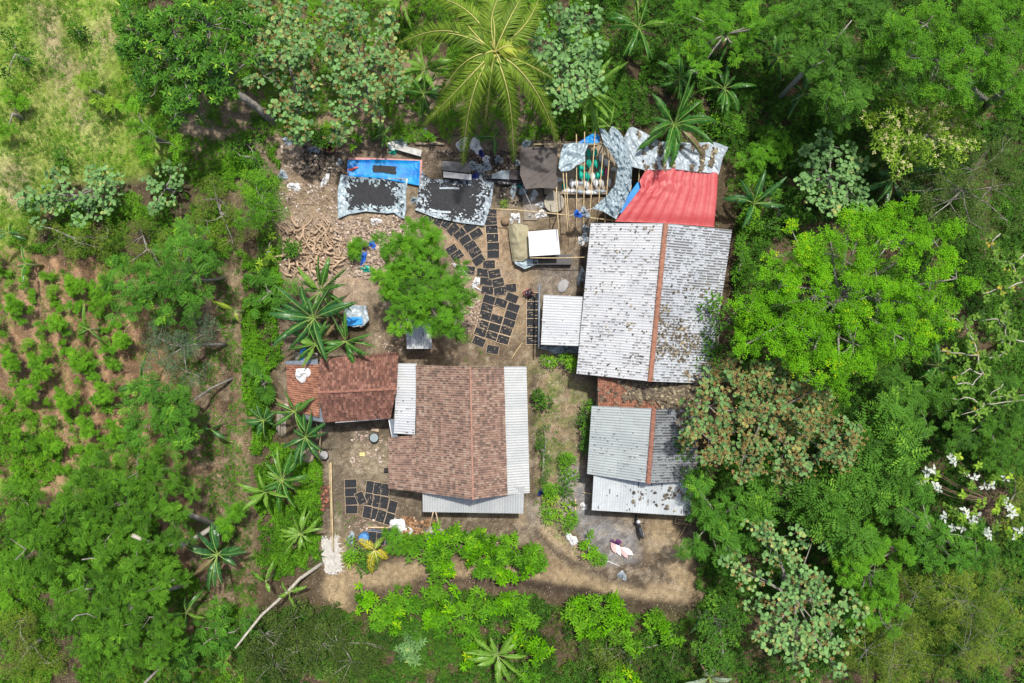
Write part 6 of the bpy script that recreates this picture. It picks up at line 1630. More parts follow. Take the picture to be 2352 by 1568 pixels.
# ------------------------------------------------------------------ the crouching person
def skin_mesh(name, verts, edges, radii, mat, parent, sub=2, root_i=0):
    me = bpy.data.meshes.new(name); me.from_pydata(verts, edges, []); me.materials.append(mat)
    o = link(name, me, parent)
    m = o.modifiers.new('skin', 'SKIN'); m.use_smooth_shade = True
    for i, r in enumerate(radii):
        sv = me.skin_vertices[0].data[i]; sv.radius = (r, r) if not isinstance(r, tuple) else r
        sv.use_root = (i == root_i)
    s = o.modifiers.new('sub', 'SUBSURF'); s.levels = sub; s.render_levels = sub
    return o
def person():
    # local frame: +x towards the tray (east), squatting, bent forward
    p = P(1206, 672.5, 0); p.z = .02
    root = empty('person', p, 'person in dark clothes crouching and reaching over the charcoal trays', 'person')
    skin = plain('skin', (.33, .19, .12), .55, .1, 3, bmp=0)
    V = [(0, 0, .33), (.07, 0, .5), (.2, 0, .66), (.31, 0, .71), (.40, -.01, .72), (.47, -.01, .69), (.53, -.01, .66),
         (.26, .16, .68), (.36, .24, .48), (.56, .12, .36), (.64, .08, .34),
         (.26, -.16, .68), (.4, -.2, .46), (.62, -.17, .22), (.69, -.16, .18),
         (0, .1, .33), (.28, .24, .43), (.06, .2, .12), (.02, .2, .06), (.18, .22, .035),
         (0, -.1, .33), (.28, -.24, .43), (.06, -.2, .12), (.02, -.2, .06), (.18, -.22, .035)]
    Eg = [(0, 1), (1, 2), (2, 3), (3, 4), (4, 5), (5, 6), (2, 7), (7, 8), (8, 9), (9, 10), (2, 11), (11, 12), (12, 13), (13, 14), (0, 15), (15, 16), (16, 17), (17, 18), (18, 19), (0, 20), (20, 21), (21, 22), (22, 23), (23, 24)]
    Rr = [.12, .115, .12, .06, .055, .095, .075, .06, .045, .033, .028, .06, .045, .033, .028, .1, .07, .045, .04, .03, .1, .07, .045, .04, .03]
    for hx, (bx, by, bz) in ((10, (.64, .08, .34)), (14, (.69, -.16, .18))):
        for k, (dy, L) in enumerate([(-.032, .06), (-.011, .075), (.011, .072), (.03, .055)]):
            i = len(V); V += [(bx + .03, by + dy, bz - .005), (bx + .03 + L * .6, by + dy * 1.2, bz - .02), (bx + .03 + L, by + dy * 1.2, bz - .045)]
            Eg += [(hx, i), (i, i + 1), (i + 1, i + 2)]; Rr += [.011, .009, .007]
        i = len(V); V += [(bx + .01, by + .045, bz - .02), (bx + .05, by + .055, bz - .04)]; Eg += [(hx, i), (i, i + 1)]; Rr += [.012, .009]
    skin_mesh('body', V, Eg, Rr, skin, root)
    cl = plain('shirt_dark', (.045, .03, .045), .85, .3, 6); tr_ = plain('trousers_pink', (.5, .16, .15), .85, .2, 6)
    V2 = [(0.02, 0, .4), (.07, 0, .5), (.2, 0, .67), (.29, 0, .715), (.26, .17, .69), (.36, .25, .49), (.47, .18, .42), (.26, -.17, .69), (.4, -.21, .47), (.5, -.19, .36)]
    skin_mesh('shirt', V2, [(0, 1), (1, 2), (2, 3), (2, 4), (4, 5), (5, 6), (2, 7), (7, 8), (8, 9)], [.15, .145, .15, .085, .08, .062, .052, .08, .062, .052], cl, root)
    V3 = [(0, 0, .33), (0, .1, .33), (.28, .24, .43), (.08, .2, .16), (0, -.1, .33), (.28, -.24, .43), (.08, -.2, .16)]
    skin_mesh('trousers', V3, [(0, 1), (1, 2), (2, 3), (0, 4), (4, 5), (5, 6)], [.14, .125, .09, .065, .125, .09, .065], tr_, root)
    MB().ell((.455, -.01, .725), (.115, .1, .1), 14, 9, jit=.03, rs=random.Random(1)).build('hair', plain('hair_black', (.012, .01, .01), .6, .2, 6), root)
    MB().ell((.11, -.02, .665), (.05, .1, .012), 10, 5).build('shirt_print', plastic_w, root)
    for s in (.2, -.22):
        MB().box((.1, s, .015), (.26, .1, .03), 0, bev=.008).build('sandal', plastic_w, root)
    for s in (-.035, .035):
        MB().ell((.555, s - .01, .69), (.012, .014, .01), 8, 5).build('eye', black, root)
    MB().ell((.575, -.01, .655), (.018, .014, .022), 8, 5).build('nose', skin, root)
    for s in (-1, 1): MB().ell((.47, s * .098 - .01, .68), (.018, .01, .028), 8, 5).build('ear', skin, root)
person()
# ------------------------------------------------------------------ banana plants
def bleafmat(name, a, b_):
    m, nt, b = newmat(name); at = nt.nodes.new('ShaderNodeAttribute'); at.attribute_name = 'v'
    c = ramp(nt, at.outputs['Fac'], [(0, a), (1, b_)])
    nt.links.new(c, b.inputs['Base Color']); b.inputs['Roughness'].default_value = .35; b.inputs['Specular IOR Level'].default_value = .45
    t = nt.nodes.new('ShaderNodeBsdfTranslucent'); nt.links.new(mixc(nt, c, (1, 1, .3), .9, 'MULTIPLY'), t.inputs['Color'])
    x = nt.nodes.new('ShaderNodeMixShader'); x.inputs[0].default_value = .3
    nt.links.new(b.outputs[0], x.inputs[1]); nt.links.new(t.outputs[0], x.inputs[2]); nt.links.new(x.outputs[0], nt.nodes['Material Output'].inputs[0])
    return m
BM = dict(g=bleafmat('banana_green', (.03, .14, .02), (.1, .29, .035)), d=bleafmat('banana_dark', (.025, .12, .03), (.07, .22, .05)),
          y=bleafmat('banana_yellow', (.24, .38, .03), (.5, .6, .05)), l=bleafmat('banana_lime', (.12, .3, .03), (.26, .46, .05)),
          b=bleafmat('banana_dead', (.2, .13, .07), (.4, .3, .17)), w=bleafmat('banana_silver', (.2, .3, .2), (.45, .5, .4)))
midrib = plain('banana_midrib', (.25, .38, .09), .5, .15, 3, bmp=0)
midrib_y = plain('banana_midrib_yellow', (.6, .55, .16), .5, .15, 3, bmp=0)
pseudo = plain('banana_stem', (.2, .24, .1), .6, .35, 4)

def banana_leaf(root, az, reach, e0, bend, W, rs, mat, mr, top, name='leaf', torn=.5, roll=0.0):
    n = 16; t = np.linspace(0, 1, n + 1)
    el = e0 - bend * t ** 1.25
    step = np.stack([np.cos(el), np.sin(el)], 1); s = np.concatenate([[[0, 0]], np.cumsum((step[:-1] + step[1:]) / 2, 0)]) / n
    s *= reach / max(s[:, 0].max(), .2)
    sw_ = rs.uniform(-.25, .25) * reach
    ax = np.array([math.cos(az), math.sin(az), 0]); ay = np.array([-math.sin(az), math.cos(az), 0]); zz = np.array([0, 0, 1.0])
    mid = ax * s[:, :1] + ay * (sw_ * t ** 2)[:, None] + zz * s[:, 1:2] + top
    nrm = -np.sin(el)[:, None] * ax + np.cos(el)[:, None] * zz
    nrm = nrm * math.cos(roll) + ay * math.sin(roll); ayr = ay * math.cos(roll) - (-np.sin(el)[:, None] * ax + np.cos(el)[:, None] * zz) * math.sin(roll)
    pet = .16
    q = np.clip((t - pet) / (1 - pet), 0, 1)
    w_ = W * np.clip(q / .14, 0, 1) ** .6 * np.clip(1.02 - q ** 3.5, .03, 1) * (q > 0)
    fold = rs.uniform(.2, 1.15)
    V = []; F_ = []; A = []
    for sg in (-1, 1):
        dr = rs.uniform(-.1, .1)
        for k in range(n):
            if q[k + 1] <= 0: continue
            if rs.rand() < torn: dr = rs.uniform(-.35, .25); gap = .06
            else: gap = 0.0
            a_ = fold + dr
            sd = (ayr * sg * math.cos(a_)); 
            sdk = sd[k] if sd.ndim > 1 else sd; sdk1 = sd[k + 1] if sd.ndim > 1 else sd
            p0, p1 = mid[k], mid[k + 1]
            w0, w1 = w_[k] * rs.uniform(.93, 1.03), w_[k + 1] * (1 - gap) * rs.uniform(.93, 1.03)
            fw = (p1 - p0) * .55
            q0 = p0 + sdk * w0 - nrm[k] * w0 * math.sin(a_) + fw; q1 = p1 + sdk1 * w1 - nrm[k + 1] * w1 * math.sin(a_) + fw * (1 - gap * 6)
            m0 = (p0 + q0) / 2 + nrm[k] * w0 * .1; m1 = (p1 + q1) / 2 + nrm[k + 1] * w1 * .1
            b = len(V); V += [p0, p1, m1, m0, q1, q0]
            F_ += [(b, b + 1, b + 2, b + 3), (b + 3, b + 2, b + 4, b + 5)] if sg > 0 else [(b + 3, b + 2, b + 1, b), (b + 5, b + 4, b + 2, b + 3)]
            v = rs.rand() * .35 + .5 * (k % 2) * .3; A += [v + .25, v + .25, v + .1, v + .1, v, v]
    nb = len(F_); bn = len(V)
    up = nrm * .012; r_ = np.linspace(.028, .006, n + 1) * (1 + W)
    for k in range(n + 1):
        for sx, u_ in ((-1, 0), (0, 1), (1, 0)):
            V.append(mid[k] + (ayr[k] if ayr.ndim > 1 else ayr) * sx * r_[k] + up[k] * (1 + 2 * u_)); A.append(.5)
    for k in range(n):
        a = bn + 3 * k
        F_ += [(a, a + 1, a + 4, a + 3), (a + 1, a + 2, a + 5, a + 4)]
    me = npmesh(name, np.array(V), np.array(F_), [mat, mr], attrs={'v': np.array(A)}, mi=[0] * nb + [1] * (len(F_) - nb))
    return link(name, me, root)

def banana(u, v, R, n, label, h=2.6, col='g', seed=1, az=None, W=None, ry=False, name='banana_plant', young=0, z0=0.0, lean=None):
    rs = np.random.RandomState(seed * 13 + 5)
    topw = P(u, v, h); base = Vector((topw.x, topw.y, z0)) if lean is None else P(lean[0], lean[1], z0)
    root = empty(name, base, label, 'banana plant', 'banana plants')
    tl = topw - base
    mb = MB().tube([(0, 0, -.1), tl * .5 + Vector((rs.uniform(-.05, .05), 0, 0)), tl], [.15, .11, .07], 8); mb.build('stem', pseudo, root)
    reach = R / 30 * (H - h) / H
    a0 = rs.rand() * 6.28
    for i in range(n):
        a = R_(-az[i]) if az else a0 + i * 2.4 + rs.uniform(-.7, .7)
        old = i / max(1, n - 1)
        e0 = 1.15 - .75 * old + rs.uniform(-.1, .1); bend = rs.uniform(1.0, 1.7)
        c = col
        if rs.rand() < .1 and col in 'g': c = 'l'
        if i == n - 1 and n > 5 and col != 'y' and rs.rand() < .6: c = 'b'
        banana_leaf(root, a, reach * rs.choice([rs.uniform(.45, .75), rs.uniform(.8, 1.08), rs.uniform(.9, 1.1)]), e0, bend, (W or .27) * rs.uniform(.7, 1.1), rs, BM[c], midrib if not ry else midrib_y, np.array(tl) * .985, roll=rs.uniform(-.5, .5))
    return root
BN = [(721, 730, 98, 11, 'largest banana plant, directly left of the silver covered table', 3.2, 'd'), (738, 668, 78, 8, 'banana plant just above the largest one, beside the dry root heap', 2.8, 'g'),
      (726, 791, 62, 8, 'banana plant whose leaves hang over the orange annex roof', 2.8, 'g'), (795, 784, 66, 9, 'banana plant whose leaves hang over the dark tiled roof', 2.7, 'g'),
      (678, 945, 55, 7, 'banana plant at the lower left corner of the tiled house', 2.6, 'g'), (703, 1003, 62, 9, 'banana plant beside the two boulders and the leaning bamboo pole', 2.6, 'd'),
      (606, 965, 46, 7, 'banana plant left of the bamboo stick row', 2.2, 'd'), (648, 1101, 72, 10, 'spidery banana plant in the middle of the creeper bank', 2.7, 'g'), (612, 1128, 58, 6, 'banana plant with one yellow leaf over the footpath', 2.5, 'l'),
      (692, 1225, 55, 7, 'thin pale banana plant on the lower creeper bank', 1.8, 'l'), (500, 1273, 76, 7, 'broad dark leaved banana plant by the fallen pale trunk', 2.6, 'd'), (610, 1335, 56, 4, 'yellow green banana plant below the footpath end', 2.2, 'l'),
      (664, 1361, 50, 4, 'banana plant where the leaning grey trunk starts', 2.4, 'l'), (428, 1407, 50, 5, 'lowest banana plant between the lower left trees', 2.2, 'g'), (203, 756, 52, 4, 'banana plant standing alone in the red field', 2.0, 'g'),
      (326, 880, 72, 5, 'banana plant with long leaf at the lower field trees', 2.2, 'g'), (540, 714, 50, 2, 'two leaved yellow banana plant over the footpath', 2.2, 'y'), (484, 985, 42, 3, 'small banana plant in the dark furrows', 1.6, 'd'),
      (60, 606, 42, 4, 'banana plant at the top left corner of the field', 1.8, 'g'), (20, 535, 40, 5, 'banana plant at the left picture edge above the field', 2.0, 'd'), (1548, 285, 100, 13, 'big banana plant hanging over the silver tarpaulin roof', 3.6, 'g'),
      (1467, 64, 76, 9, 'banana plant near the top edge right of the pale round leaved tree', 3.0, 'g'), (1688, 77, 76, 10, 'banana plant near the top edge before the dark forest', 3.0, 'g'), (1350, 215, 88, 9, 'bright banana plant right of the coconut palm', 3.0, 'l'),
      (1845, 217, 60, 5, 'five leaved banana plant right of the leaning grey trunk', 2.0, 'd'), (1663, 204, 66, 6, 'banana plant between the top edge one and the tarpaulin one', 2.2, 'g'), (1786, 132, 56, 5, 'banana plant left of the leaning grey trunk top', 2.0, 'g'),
      (1731, 467, 72, 6, 'banana plant right of the red tarpaulin', 2.4, 'd'), (2049, 410, 84, 9, 'broad leaved banana plant under the olive trees', 2.2, 'd'), (977, 161, 60, 8, 'banana plant left of the coconut palm, upper one', 2.2, 'l'),
      (973, 215, 50, 6, 'banana plant left of the coconut palm, lower one', 2.0, 'g'), (921, 2, 72, 8, 'banana plant cut by the top edge left of the palm', 2.6, 'l'), (882, 308, 32, 6, 'tiny banana plant above the grey board', 1.0, 'g'),
      (1134, 315, 42, 4, 'young banana plant between two hanging palm fronds', 1.2, 'd'), (2151, 840, 56, 6, 'banana plant below the bright green tree on the right', 2.2, 'g'), (1142, 1504, 72, 8, 'lime coloured banana plant at the bottom middle', 2.4, 'l'),
      (1629, 1556, 56, 6, 'silvery banana plant cut by the bottom edge', 2.2, 'w'), (1610, 1412, 45, 2, 'banana leaf pair at the right end of the dirt road', 1.4, 'd'), (342, 290, 45, 4, 'small banana plant below the glossy rosette tree', 1.4, 'l'),
      (1560, 180, 60, 7, 'upright banana plant above the tarpaulin one', 2.4, 'g'), (1400, 290, 50, 5, 'banana plant behind the back rail of the bamboo frame', 2.2, 'l'), (1905, 1030, 60, 4, 'banana plant hidden in the dark feathery tree', 2.0, 'd'),
      (2095, 1010, 60, 4, 'half hidden banana plant left of the silver leaved plant', 2.0, 'd')]
for i, (u, v, R, n, l, h, c) in enumerate(BN):
    banana(u, v, R, n + (6 if n > 5 else 0), l, h, c, i + 1, W=(.29 if c == 'd' else .25) * min(1.2, .5 + R / 140))

# ------------------------------------------------------------------ palms
palm_leaf = leafmat('palm_leaf', (.07, .17, .02), (.22, .34, .035), (.52, .5, .08), .35, .5)
palm_yel = leafmat('palm_leaf_yellow', (.45, .42, .03), (.75, .66, .06), None, .35, .5)
palm_rachis = plain('palm_rachis', (.5, .48, .14), .6, .2, 3, bmp=0)
def frond(root, top, tip, rs, mat, lift=1.0, pairs=72, ll=1.15, lw=.07, name='frond', val=.5, org=None):
    top = np.array(top); tip = np.array(tip); n = pairs
    t = np.linspace(0, 1, n + 1)
    hor = tip - top; L = np.linalg.norm(hor[:2])
    pts = top[None] + hor[None] * t[:, None]; pts[:, 2] = top[2] + (tip[2] - top[2]) * t ** 2 + lift * np.sin(np.pi * t ** .8) * .6
    sdv = np.array([-hor[1], hor[0], 0]) / L; pts += sdv * (rs.uniform(-.12, .12) * L * np.sin(np.pi * t))[:, None]
    d = unit(np.gradient(pts, axis=0)); sd = unit(np.cross(d, [0, 0, 1.0])); nn = np.cross(sd, d)
    Lv = Leaves(); k = t > .1
    for sg in (-1, 1):
        m = k.sum()
        ln = ll * np.clip(np.sin(np.pi * (t[k] * .85 + .12)), .15, 1) ** .6 * rs.uniform(.8, 1.1, m)
        dd = sd[k] * sg * .8 + d[k] * (.45 + .5 * t[k])[:, None] - np.array([0, 0, 1]) * rs.uniform(.05, .5, m)[:, None]
        Lv.add(pts[k], dd, nn[k] + rs.uniform(-.3, .3, (m, 3)), ln, np.full(m, lw), np.clip(val + rs.uniform(-.3, .3, m), 0, 1), 'dia')
        Lv.add(pts[k] + d[k] * .04, dd + rs.uniform(-.1, .1, (m, 3)), nn[k], ln * .9, np.full(m, lw), np.clip(val + rs.uniform(-.3, .3, m), 0, 1), 'dia')
    o = Lv.build(name, mat, root, org)
    MB().tube([Vector(p) for p in pts[::4]], list(np.linspace(.055, .012, len(pts[::4]))), 5).build('rachis', palm_rachis, o, org)
    return o
HP = 9.0
ZT = Z(1000, 0, 1.68)
u, v = ZT(1565, 350); pt = P(u, v, HP); pb = Vector((pt.x + .3, pt.y + .2, 0))
pr = empty('coconut_palm', pb, 'tall coconut palm with yellow green fronds at the top of the yard', 'palm')
path = [pb + (pt - pb) * t + Vector((.25 * math.sin(t * 3), .1 * math.sin(t * 4), 0)) for t in np.linspace(0, 1, 9)]; path[-1] = pt
MB().tube(path, [.24, .19, .18, .17, .165, .16, .16, .17, .2], 10).build('trunk', bark, pr, pb)
rs = np.random.RandomState(77)
tips = [((1150, -30), 8.2, .6), ((1330, 60), 8.6, .5), ((1470, -60), 9.5, .5), ((1610, -60), 10, .6), ((1740, -20), 9.6, .45), ((1850, 0), 8.6, .5), ((1850, 130), 7.6, .75), ((930, 288), 7.2, .4), ((1080, 230), 7.8, .25), ((1100, 815), 5.6, .6), ((1200, 640), 6.0, .4), ((1355, 1080), 4.6, .6),
        ((1690, 1050), 4.6, .55), ((1975, 920), 5.4, .6), ((1860, 490), 6.6, .9), ((2010, 560), 5.6, .2), ((1270, 160), 8.6, .4), ((1330, 480), 6.6, .4), ((1500, 830), 5.2, .45), ((1770, 340), 8.6, .95), ((1720, 760), 5.2, .35), ((1440, 470), 8.2, .45)]
for (x, y), z, vv in tips:
    frond(pr, pt + Vector((rs.uniform(-.1, .1), rs.uniform(-.1, .1), rs.uniform(0, .2))), P(*ZT(x, y), z), rs, palm_leaf, 1.1, val=vv, org=pb)
mb = MB()
for k in range(7):
    a = k * .9; mb.ell(pt + Vector((math.cos(a) * .3, math.sin(a) * .3, -.25)), (.13, .13, .16), 8, 6)
mb.build('coconuts', plain('coconut_husk', (.3, .24, .08), .7, .3, 4), pr, pb); bpy.data.objects['coconuts'].name = 'coconut_bunch'
pt = P(861, 1263, 1.5); pb = Vector((pt.x, pt.y, 0)); pr = empty('young_palm', pb, 'young palm with bright yellow fronds above the dirt road', 'palm')
MB().tube([pb - Vector((0, 0, .1)), pt], [.1, .06], 8).build('trunk', bark_brown, pr, pb)
for (a, b), z in (((826, 1241), 1.5), ((887, 1283), 1.3), ((853, 1314), 1.2)):
    frond(pr, pt, P(a, b, z), rs, palm_yel, .35, 22, .55, .032, org=pb)
for (a, b), z in (((880, 1235), 1.2), ((835, 1275), 1.0), ((868, 1300), 1.0)):
    frond(pr, pt, P(a, b, z), rs, LM['lime'], .4, 18, .4, .03, org=pb)

# ------------------------------------------------------------------ trees
TR = [
 ('yard_tree', 'round feathery green tree standing in the middle of the upper yard', [(945, 545, 42), (900, 590, 46), (1000, 575, 42), (955, 620, 60), (1040, 640, 40), (890, 650, 38), (1005, 690, 55), (930, 705, 52), (1050, 690, 30), (1020, 740, 34), (1040, 750, 24), (900, 610, 30), (912, 738, 24), (950, 520, 22), (975, 730, 20)], 6, 'feather', (968, 660), {}),
 ('broad_tree', 'large bright lime green tree spreading right of the long shed', [(2000, 500, 50), (2085, 470, 30), (1960, 480, 25), (1840, 560, 55), (1935, 580, 70), (2060, 560, 80), (2170, 570, 62), (2215, 640, 38), (1800, 640, 55), (1900, 670, 85), (2030, 680, 90), (2150, 700, 70), (1750, 720, 50), (1790, 775, 55), (1880, 780, 70), (1985, 780, 75), (2080, 760, 55), (1725, 790, 35), (1960, 865, 50), (1870, 850, 40), (2120, 800, 30)], 9, 'bright', (1925, 680), dict(tr=.26, twig=1.3)),
 ('shrub', 'dark broad leaved bush leaning over the right edge of the long shed', [(1640, 735, 28), (1665, 790, 38), (1650, 690, 20), (1695, 740, 28), (1700, 690, 25), (1640, 830, 26)], 4.2, 'deep', None, dict(scale=1.2)),
 ('round_leaved_tree', 'tree with pale round leaves and brown flower sprays beside the grey roof', [(1690, 880, 50), (1790, 880, 55), (1635, 940, 55), (1740, 960, 75), (1860, 940, 65), (1935, 1000, 48), (1630, 1020, 50), (1720, 1045, 52), (1830, 1040, 65), (1915, 1050, 45), (1610, 980, 35), (1880, 890, 35)], 7, 'seadry', (1790, 950), dict(flower='brown', fl_n=1700, tr=.2, twig=1.5)),
 ('broadleaf_bush', 'dark green bush tucked between grey roof corner and the round leaved tree', [(1595, 960, 30), (1590, 1010, 34), (1620, 1060, 34), (1600, 1100, 26)], 3.6, 'deep', None, dict(scale=1.2)),
 ('feathery_tree', 'dark feathery tree in the right hand forest below the brown flowered one', [(2020, 950, 50), (2060, 1030, 55), (1985, 1100, 70), (1900, 1130, 68), (1810, 1165, 55), (1900, 1200, 65), (1985, 1180, 50), (2080, 1090, 40), (2010, 1010, 50), (1960, 1230, 35), (2080, 980, 30)], 6, 'bigfeather', (1960, 1110), dict(tr=.18, scale=1.25)),
 ('round_leaved_tree', 'tree with pale round leaves right of the dirt road end', [(1795, 1250, 52), (1860, 1310, 50), (1790, 1400, 55), (1870, 1400, 66), (1940, 1400, 48), (1830, 1465, 56), (1920, 1470, 58), (1775, 1460, 38), (1720, 1330, 35), (1750, 1210, 32), (1690, 1290, 25), (1880, 1250, 30), (1850, 1520, 30), (1930, 1530, 25)], 5.5, 'sea', (1790, 1310), dict(flower='brown', fl_n=380, tr=.15)),
 ('feathery_tree', 'feathery dark green tree along the right side of the front yard', [(1620, 1130, 38), (1650, 1180, 52), (1700, 1150, 46), (1640, 1240, 52), (1592, 1275, 26), (1705, 1225, 45), (1680, 1290, 36), (1610, 1190, 25), (1740, 1180, 30), (1740, 1110, 30)], 4.5, 'featherblue', (1680, 1230), dict(dens=1.3)),
 ('feathery_tree', 'mid green tree right of the lower round leaved tree', [(1985, 1260, 52), (2030, 1325, 55), (2000, 1400, 48), (2060, 1270, 36), (1960, 1310, 36), (2055, 1390, 34), (2040, 1440, 24), (1930, 1260, 25)], 5, 'feather', None, {}),
 ('feathery_tree', 'loose feathery tree below the silver leaved plant', [(2100, 1180, 42), (2150, 1230, 55), (2200, 1275, 50), (2255, 1255, 40), (2130, 1290, 40), (2060, 1180, 30), (2300, 1290, 30), (2120, 1130, 30)], 4.5, 'featherblue', None, dict(dens=1.1)),
 ('dense_bush', 'dense dark green bush where the dirt road ends', [(1650, 1430, 55), (1670, 1500, 50), (1625, 1490, 32), (1700, 1430, 30), (1660, 1390, 30)], 3.6, 'green', None, dict(mat='deep')),
 ('thin_tree', 'thin olive tree with bare pale twigs at the bottom right corner, right part', [(2250, 1400, 85), (2310, 1480, 80), (2230, 1510, 70), (2330, 1360, 60), (2200, 1370, 50)], 5, 'fine', (2190, 1440), dict(bk=bark, twig=1.2, dens=1.3, mat='olive', tr=.1)),
 ('thin_tree', 'thin olive tree with bare pale twigs at the bottom right, left part', [(2070, 1450, 75), (2130, 1390, 60), (2120, 1510, 75), (2010, 1510, 60), (2060, 1545, 60)], 4, 'fine', (2060, 1470), dict(bk=bark, twig=1.2, dens=1.3, tr=.1)),
 ('flowering_tree', 'tree with cream blossom tufts in the upper right forest', [(2050, 255, 45), (2115, 245, 52), (2150, 305, 55), (2205, 280, 45), (2080, 320, 52), (2185, 335, 45), (2040, 320, 30), (2235, 320, 25), (2080, 370, 25)], 7, 'green', (2060, 330), dict(mat='lime', flower='cream', fl_n=230)),
 ('olive_tree', 'olive green fine leaved tree at the right picture edge, upper part', [(2180, 390, 60), (2260, 380, 75), (2310, 430, 65), (2200, 450, 65), (2315, 340, 50), (2130, 430, 42), (2250, 505, 55), (2330, 500, 40), (2130, 500, 32)], 6, 'olive', None, dict(mat='olive_dark')),
 ('broad_tree', 'fresh green tree filling the top right corner', [(2180, 115, 75), (2260, 70, 90), (2325, 160, 75), (2200, 190, 45), (2140, 40, 55), (2060, 70, 50), (2330, 30, 70), (2280, 140, 60), (2350, 230, 40), (2100, 120, 40)], 10, 'bright', (2265, 230), dict(mat='feather', tr=.24, scale=.9)),
 ('forest_tree', 'dark feathery tree behind the leaning grey trunk', [(1860, 30, 75), (1940, 80, 80), (2010, 20, 60), (1880, 130, 50), (1985, 175, 70), (1905, 220, 40), (2040, 150, 50), (1950, 240, 35), (2080, 200, 35)], 8, 'featherblue', (1920, 200), dict(mat='deep', dens=1.5)),
 ('feathery_tree', 'light feathery tree near the middle of the top edge on the right', [(1640, 40, 55), (1700, 100, 48), (1760, 40, 60), (1580, 90, 40), (1620, 130, 36), (1560, 20, 40), (1800, 60, 40)], 6, 'feather', None, dict(dens=.55)),
 ('round_leaved_tree', 'pale round leaved tree right of the red tarpaulin, amid dark forest', [(1880, 350, 42), (1930, 325, 36), (1970, 380, 46), (1915, 410, 52), (1860, 400, 30), (1960, 440, 38), (1900, 480, 20), (1990, 470, 18), (1850, 430, 22)], 4.8, 'sea', (1900, 440), dict(dens=1.15)),
 ('shrub', 'feathery shrub right of the silver tarpaulin end', [(1775, 325, 36), (1735, 350, 30), (1800, 350, 28), (1740, 390, 22)], 2.5, 'feather', None, {}),
 ('shrub', 'yellowish shrub right of the red tarpaulin edge', [(1730, 455, 26), (1735, 500, 32), (1715, 430, 18)], 2.2, 'green', None, {}),
 ('round_leaved_tree', 'pale round leaved tree touching the right side of the coconut palm', [(1280, 50, 46), (1325, 30, 45), (1300, 110, 50), (1258, 150, 36), (1335, 165, 46), (1285, 190, 46), (1350, 105, 36), (1300, 245, 32), (1250, 100, 30), (1360, 200, 22)], 6.5, 'sea', None, dict(dens=1.25)),
 ('round_leaved_tree', 'pale round leaved tree along the top edge, left one of two', [(590, 40, 50), (650, 30, 60), (640, 110, 60), (600, 170, 36), (690, 190, 50), (680, 270, 46), (640, 230, 25), (710, 120, 45), (580, 100, 30)], 5.5, 'sea', (690, 290), dict(dens=.95, flower='brown', fl_n=380)),
 ('round_leaved_tree', 'pale round leaved tree along the top edge, right one of two', [(780, 50, 60), (840, 110, 60), (770, 120, 50), (900, 145, 42), (800, 200, 52), (860, 210, 46), (760, 270, 40), (890, 60, 35), (740, 50, 40), (910, 200, 25)], 5.5, 'sea', (868, 298), dict(dens=.95, flower='brown', fl_n=420, tr=.14)),
 ('rosette_tree', 'tree with glossy leaf rosettes and a long grey leaning trunk', [(300, 50, 55), (375, 50, 75), (470, 50, 80), (560, 55, 45), (320, 130, 52), (410, 135, 70), (500, 135, 68), (350, 200, 42), (430, 215, 50), (490, 200, 36), (290, 100, 35), (585, 110, 30), (390, 260, 35)], 6.5, 'glossy', (636, 284), dict(tr=.28, dens=1.15, twig=1.6)),
 ('round_leaved_bush', 'pale round leaved bush above the left field', [(125, 420, 42), (200, 425, 50), (255, 410, 40), (110, 475, 42), (185, 490, 38), (60, 465, 28), (230, 465, 30)], 3, 'sea', None, dict(dens=.95)),
 ('round_leaved_bush', 'small pale round leaved bush left of the footpath start', [(385, 395, 22), (400, 440, 26), (370, 470, 20), (350, 420, 15)], 2, 'sea', None, {}),
 ('olive_bush', 'yellowish olive bush left of the upper yard', [(500, 450, 50), (465, 500, 46), (540, 500, 40), (520, 540, 30), (480, 430, 30)], 3, 'olive', None, {}),
 ('bamboo_clump', 'fine leaved green clump touching the left edge of the yard', [(595, 440, 46), (615, 480, 36), (570, 490, 32), (580, 410, 28)], 3.4, 'fine', None, dict(mat='feather', dens=2.6)),
 ('dark_shrub', 'dark green shrub above the fine leaved clump', [(560, 330, 28), (570, 380, 30), (600, 390, 22), (540, 350, 20)], 2.6, 'deep', None, {}),
 ('olive_bush', 'long yellowish olive thicket above the field, right part', [(320, 550, 52), (400, 560, 44), (270, 600, 42), (360, 590, 30)], 2.4, 'olive', None, {}),
 ('olive_bush', 'long yellowish olive thicket above the field, left part', [(110, 545, 46), (190, 560, 55), (240, 540, 35), (70, 520, 30)], 2.4, 'olive', None, {}),
 ('feathery_tree', 'feathery field tree with a horizontal looking pale trunk, upper one', [(445, 525, 34), (430, 570, 40), (360, 620, 58), (290, 640, 52), (425, 635, 52), (330, 695, 52), (420, 700, 36), (270, 700, 25), (480, 600, 25)], 5.5, 'featherblue', (515, 638), dict(dens=1.25, tr=.11, bk=bark)),
 ('grey_leaved_tree', 'grey green small leaved tree beside the furrows', [(345, 775, 42), (400, 800, 55), (440, 765, 38), (420, 850, 42), (470, 750, 28), (360, 830, 32)], 4.5, 'grey', (520, 791), dict(tr=.13)),
 ('feathery_tree', 'feathery field tree with a thin curved trunk, lower one', [(360, 890, 46), (330, 940, 46), (375, 970, 52), (400, 920, 36), (310, 1000, 36), (405, 1015, 34), (430, 960, 25)], 5.5, 'featherblue', (535, 868), dict(dens=1.3, tr=.09)),
 ('big_tree', 'big fine leaved tree with a thick pale branch in the lower left', [(220, 1100, 60), (290, 1085, 58), (370, 1085, 52), (180, 1165, 55), (260, 1180, 70), (345, 1180, 62), (395, 1160, 42), (300, 1260, 70), (400, 1230, 30), (220, 1250, 50), (160, 1110, 30)], 7, 'feather', (500, 1208), dict(tr=.2, bk=bark, twig=.6, mat='canopy', dens=.95)),
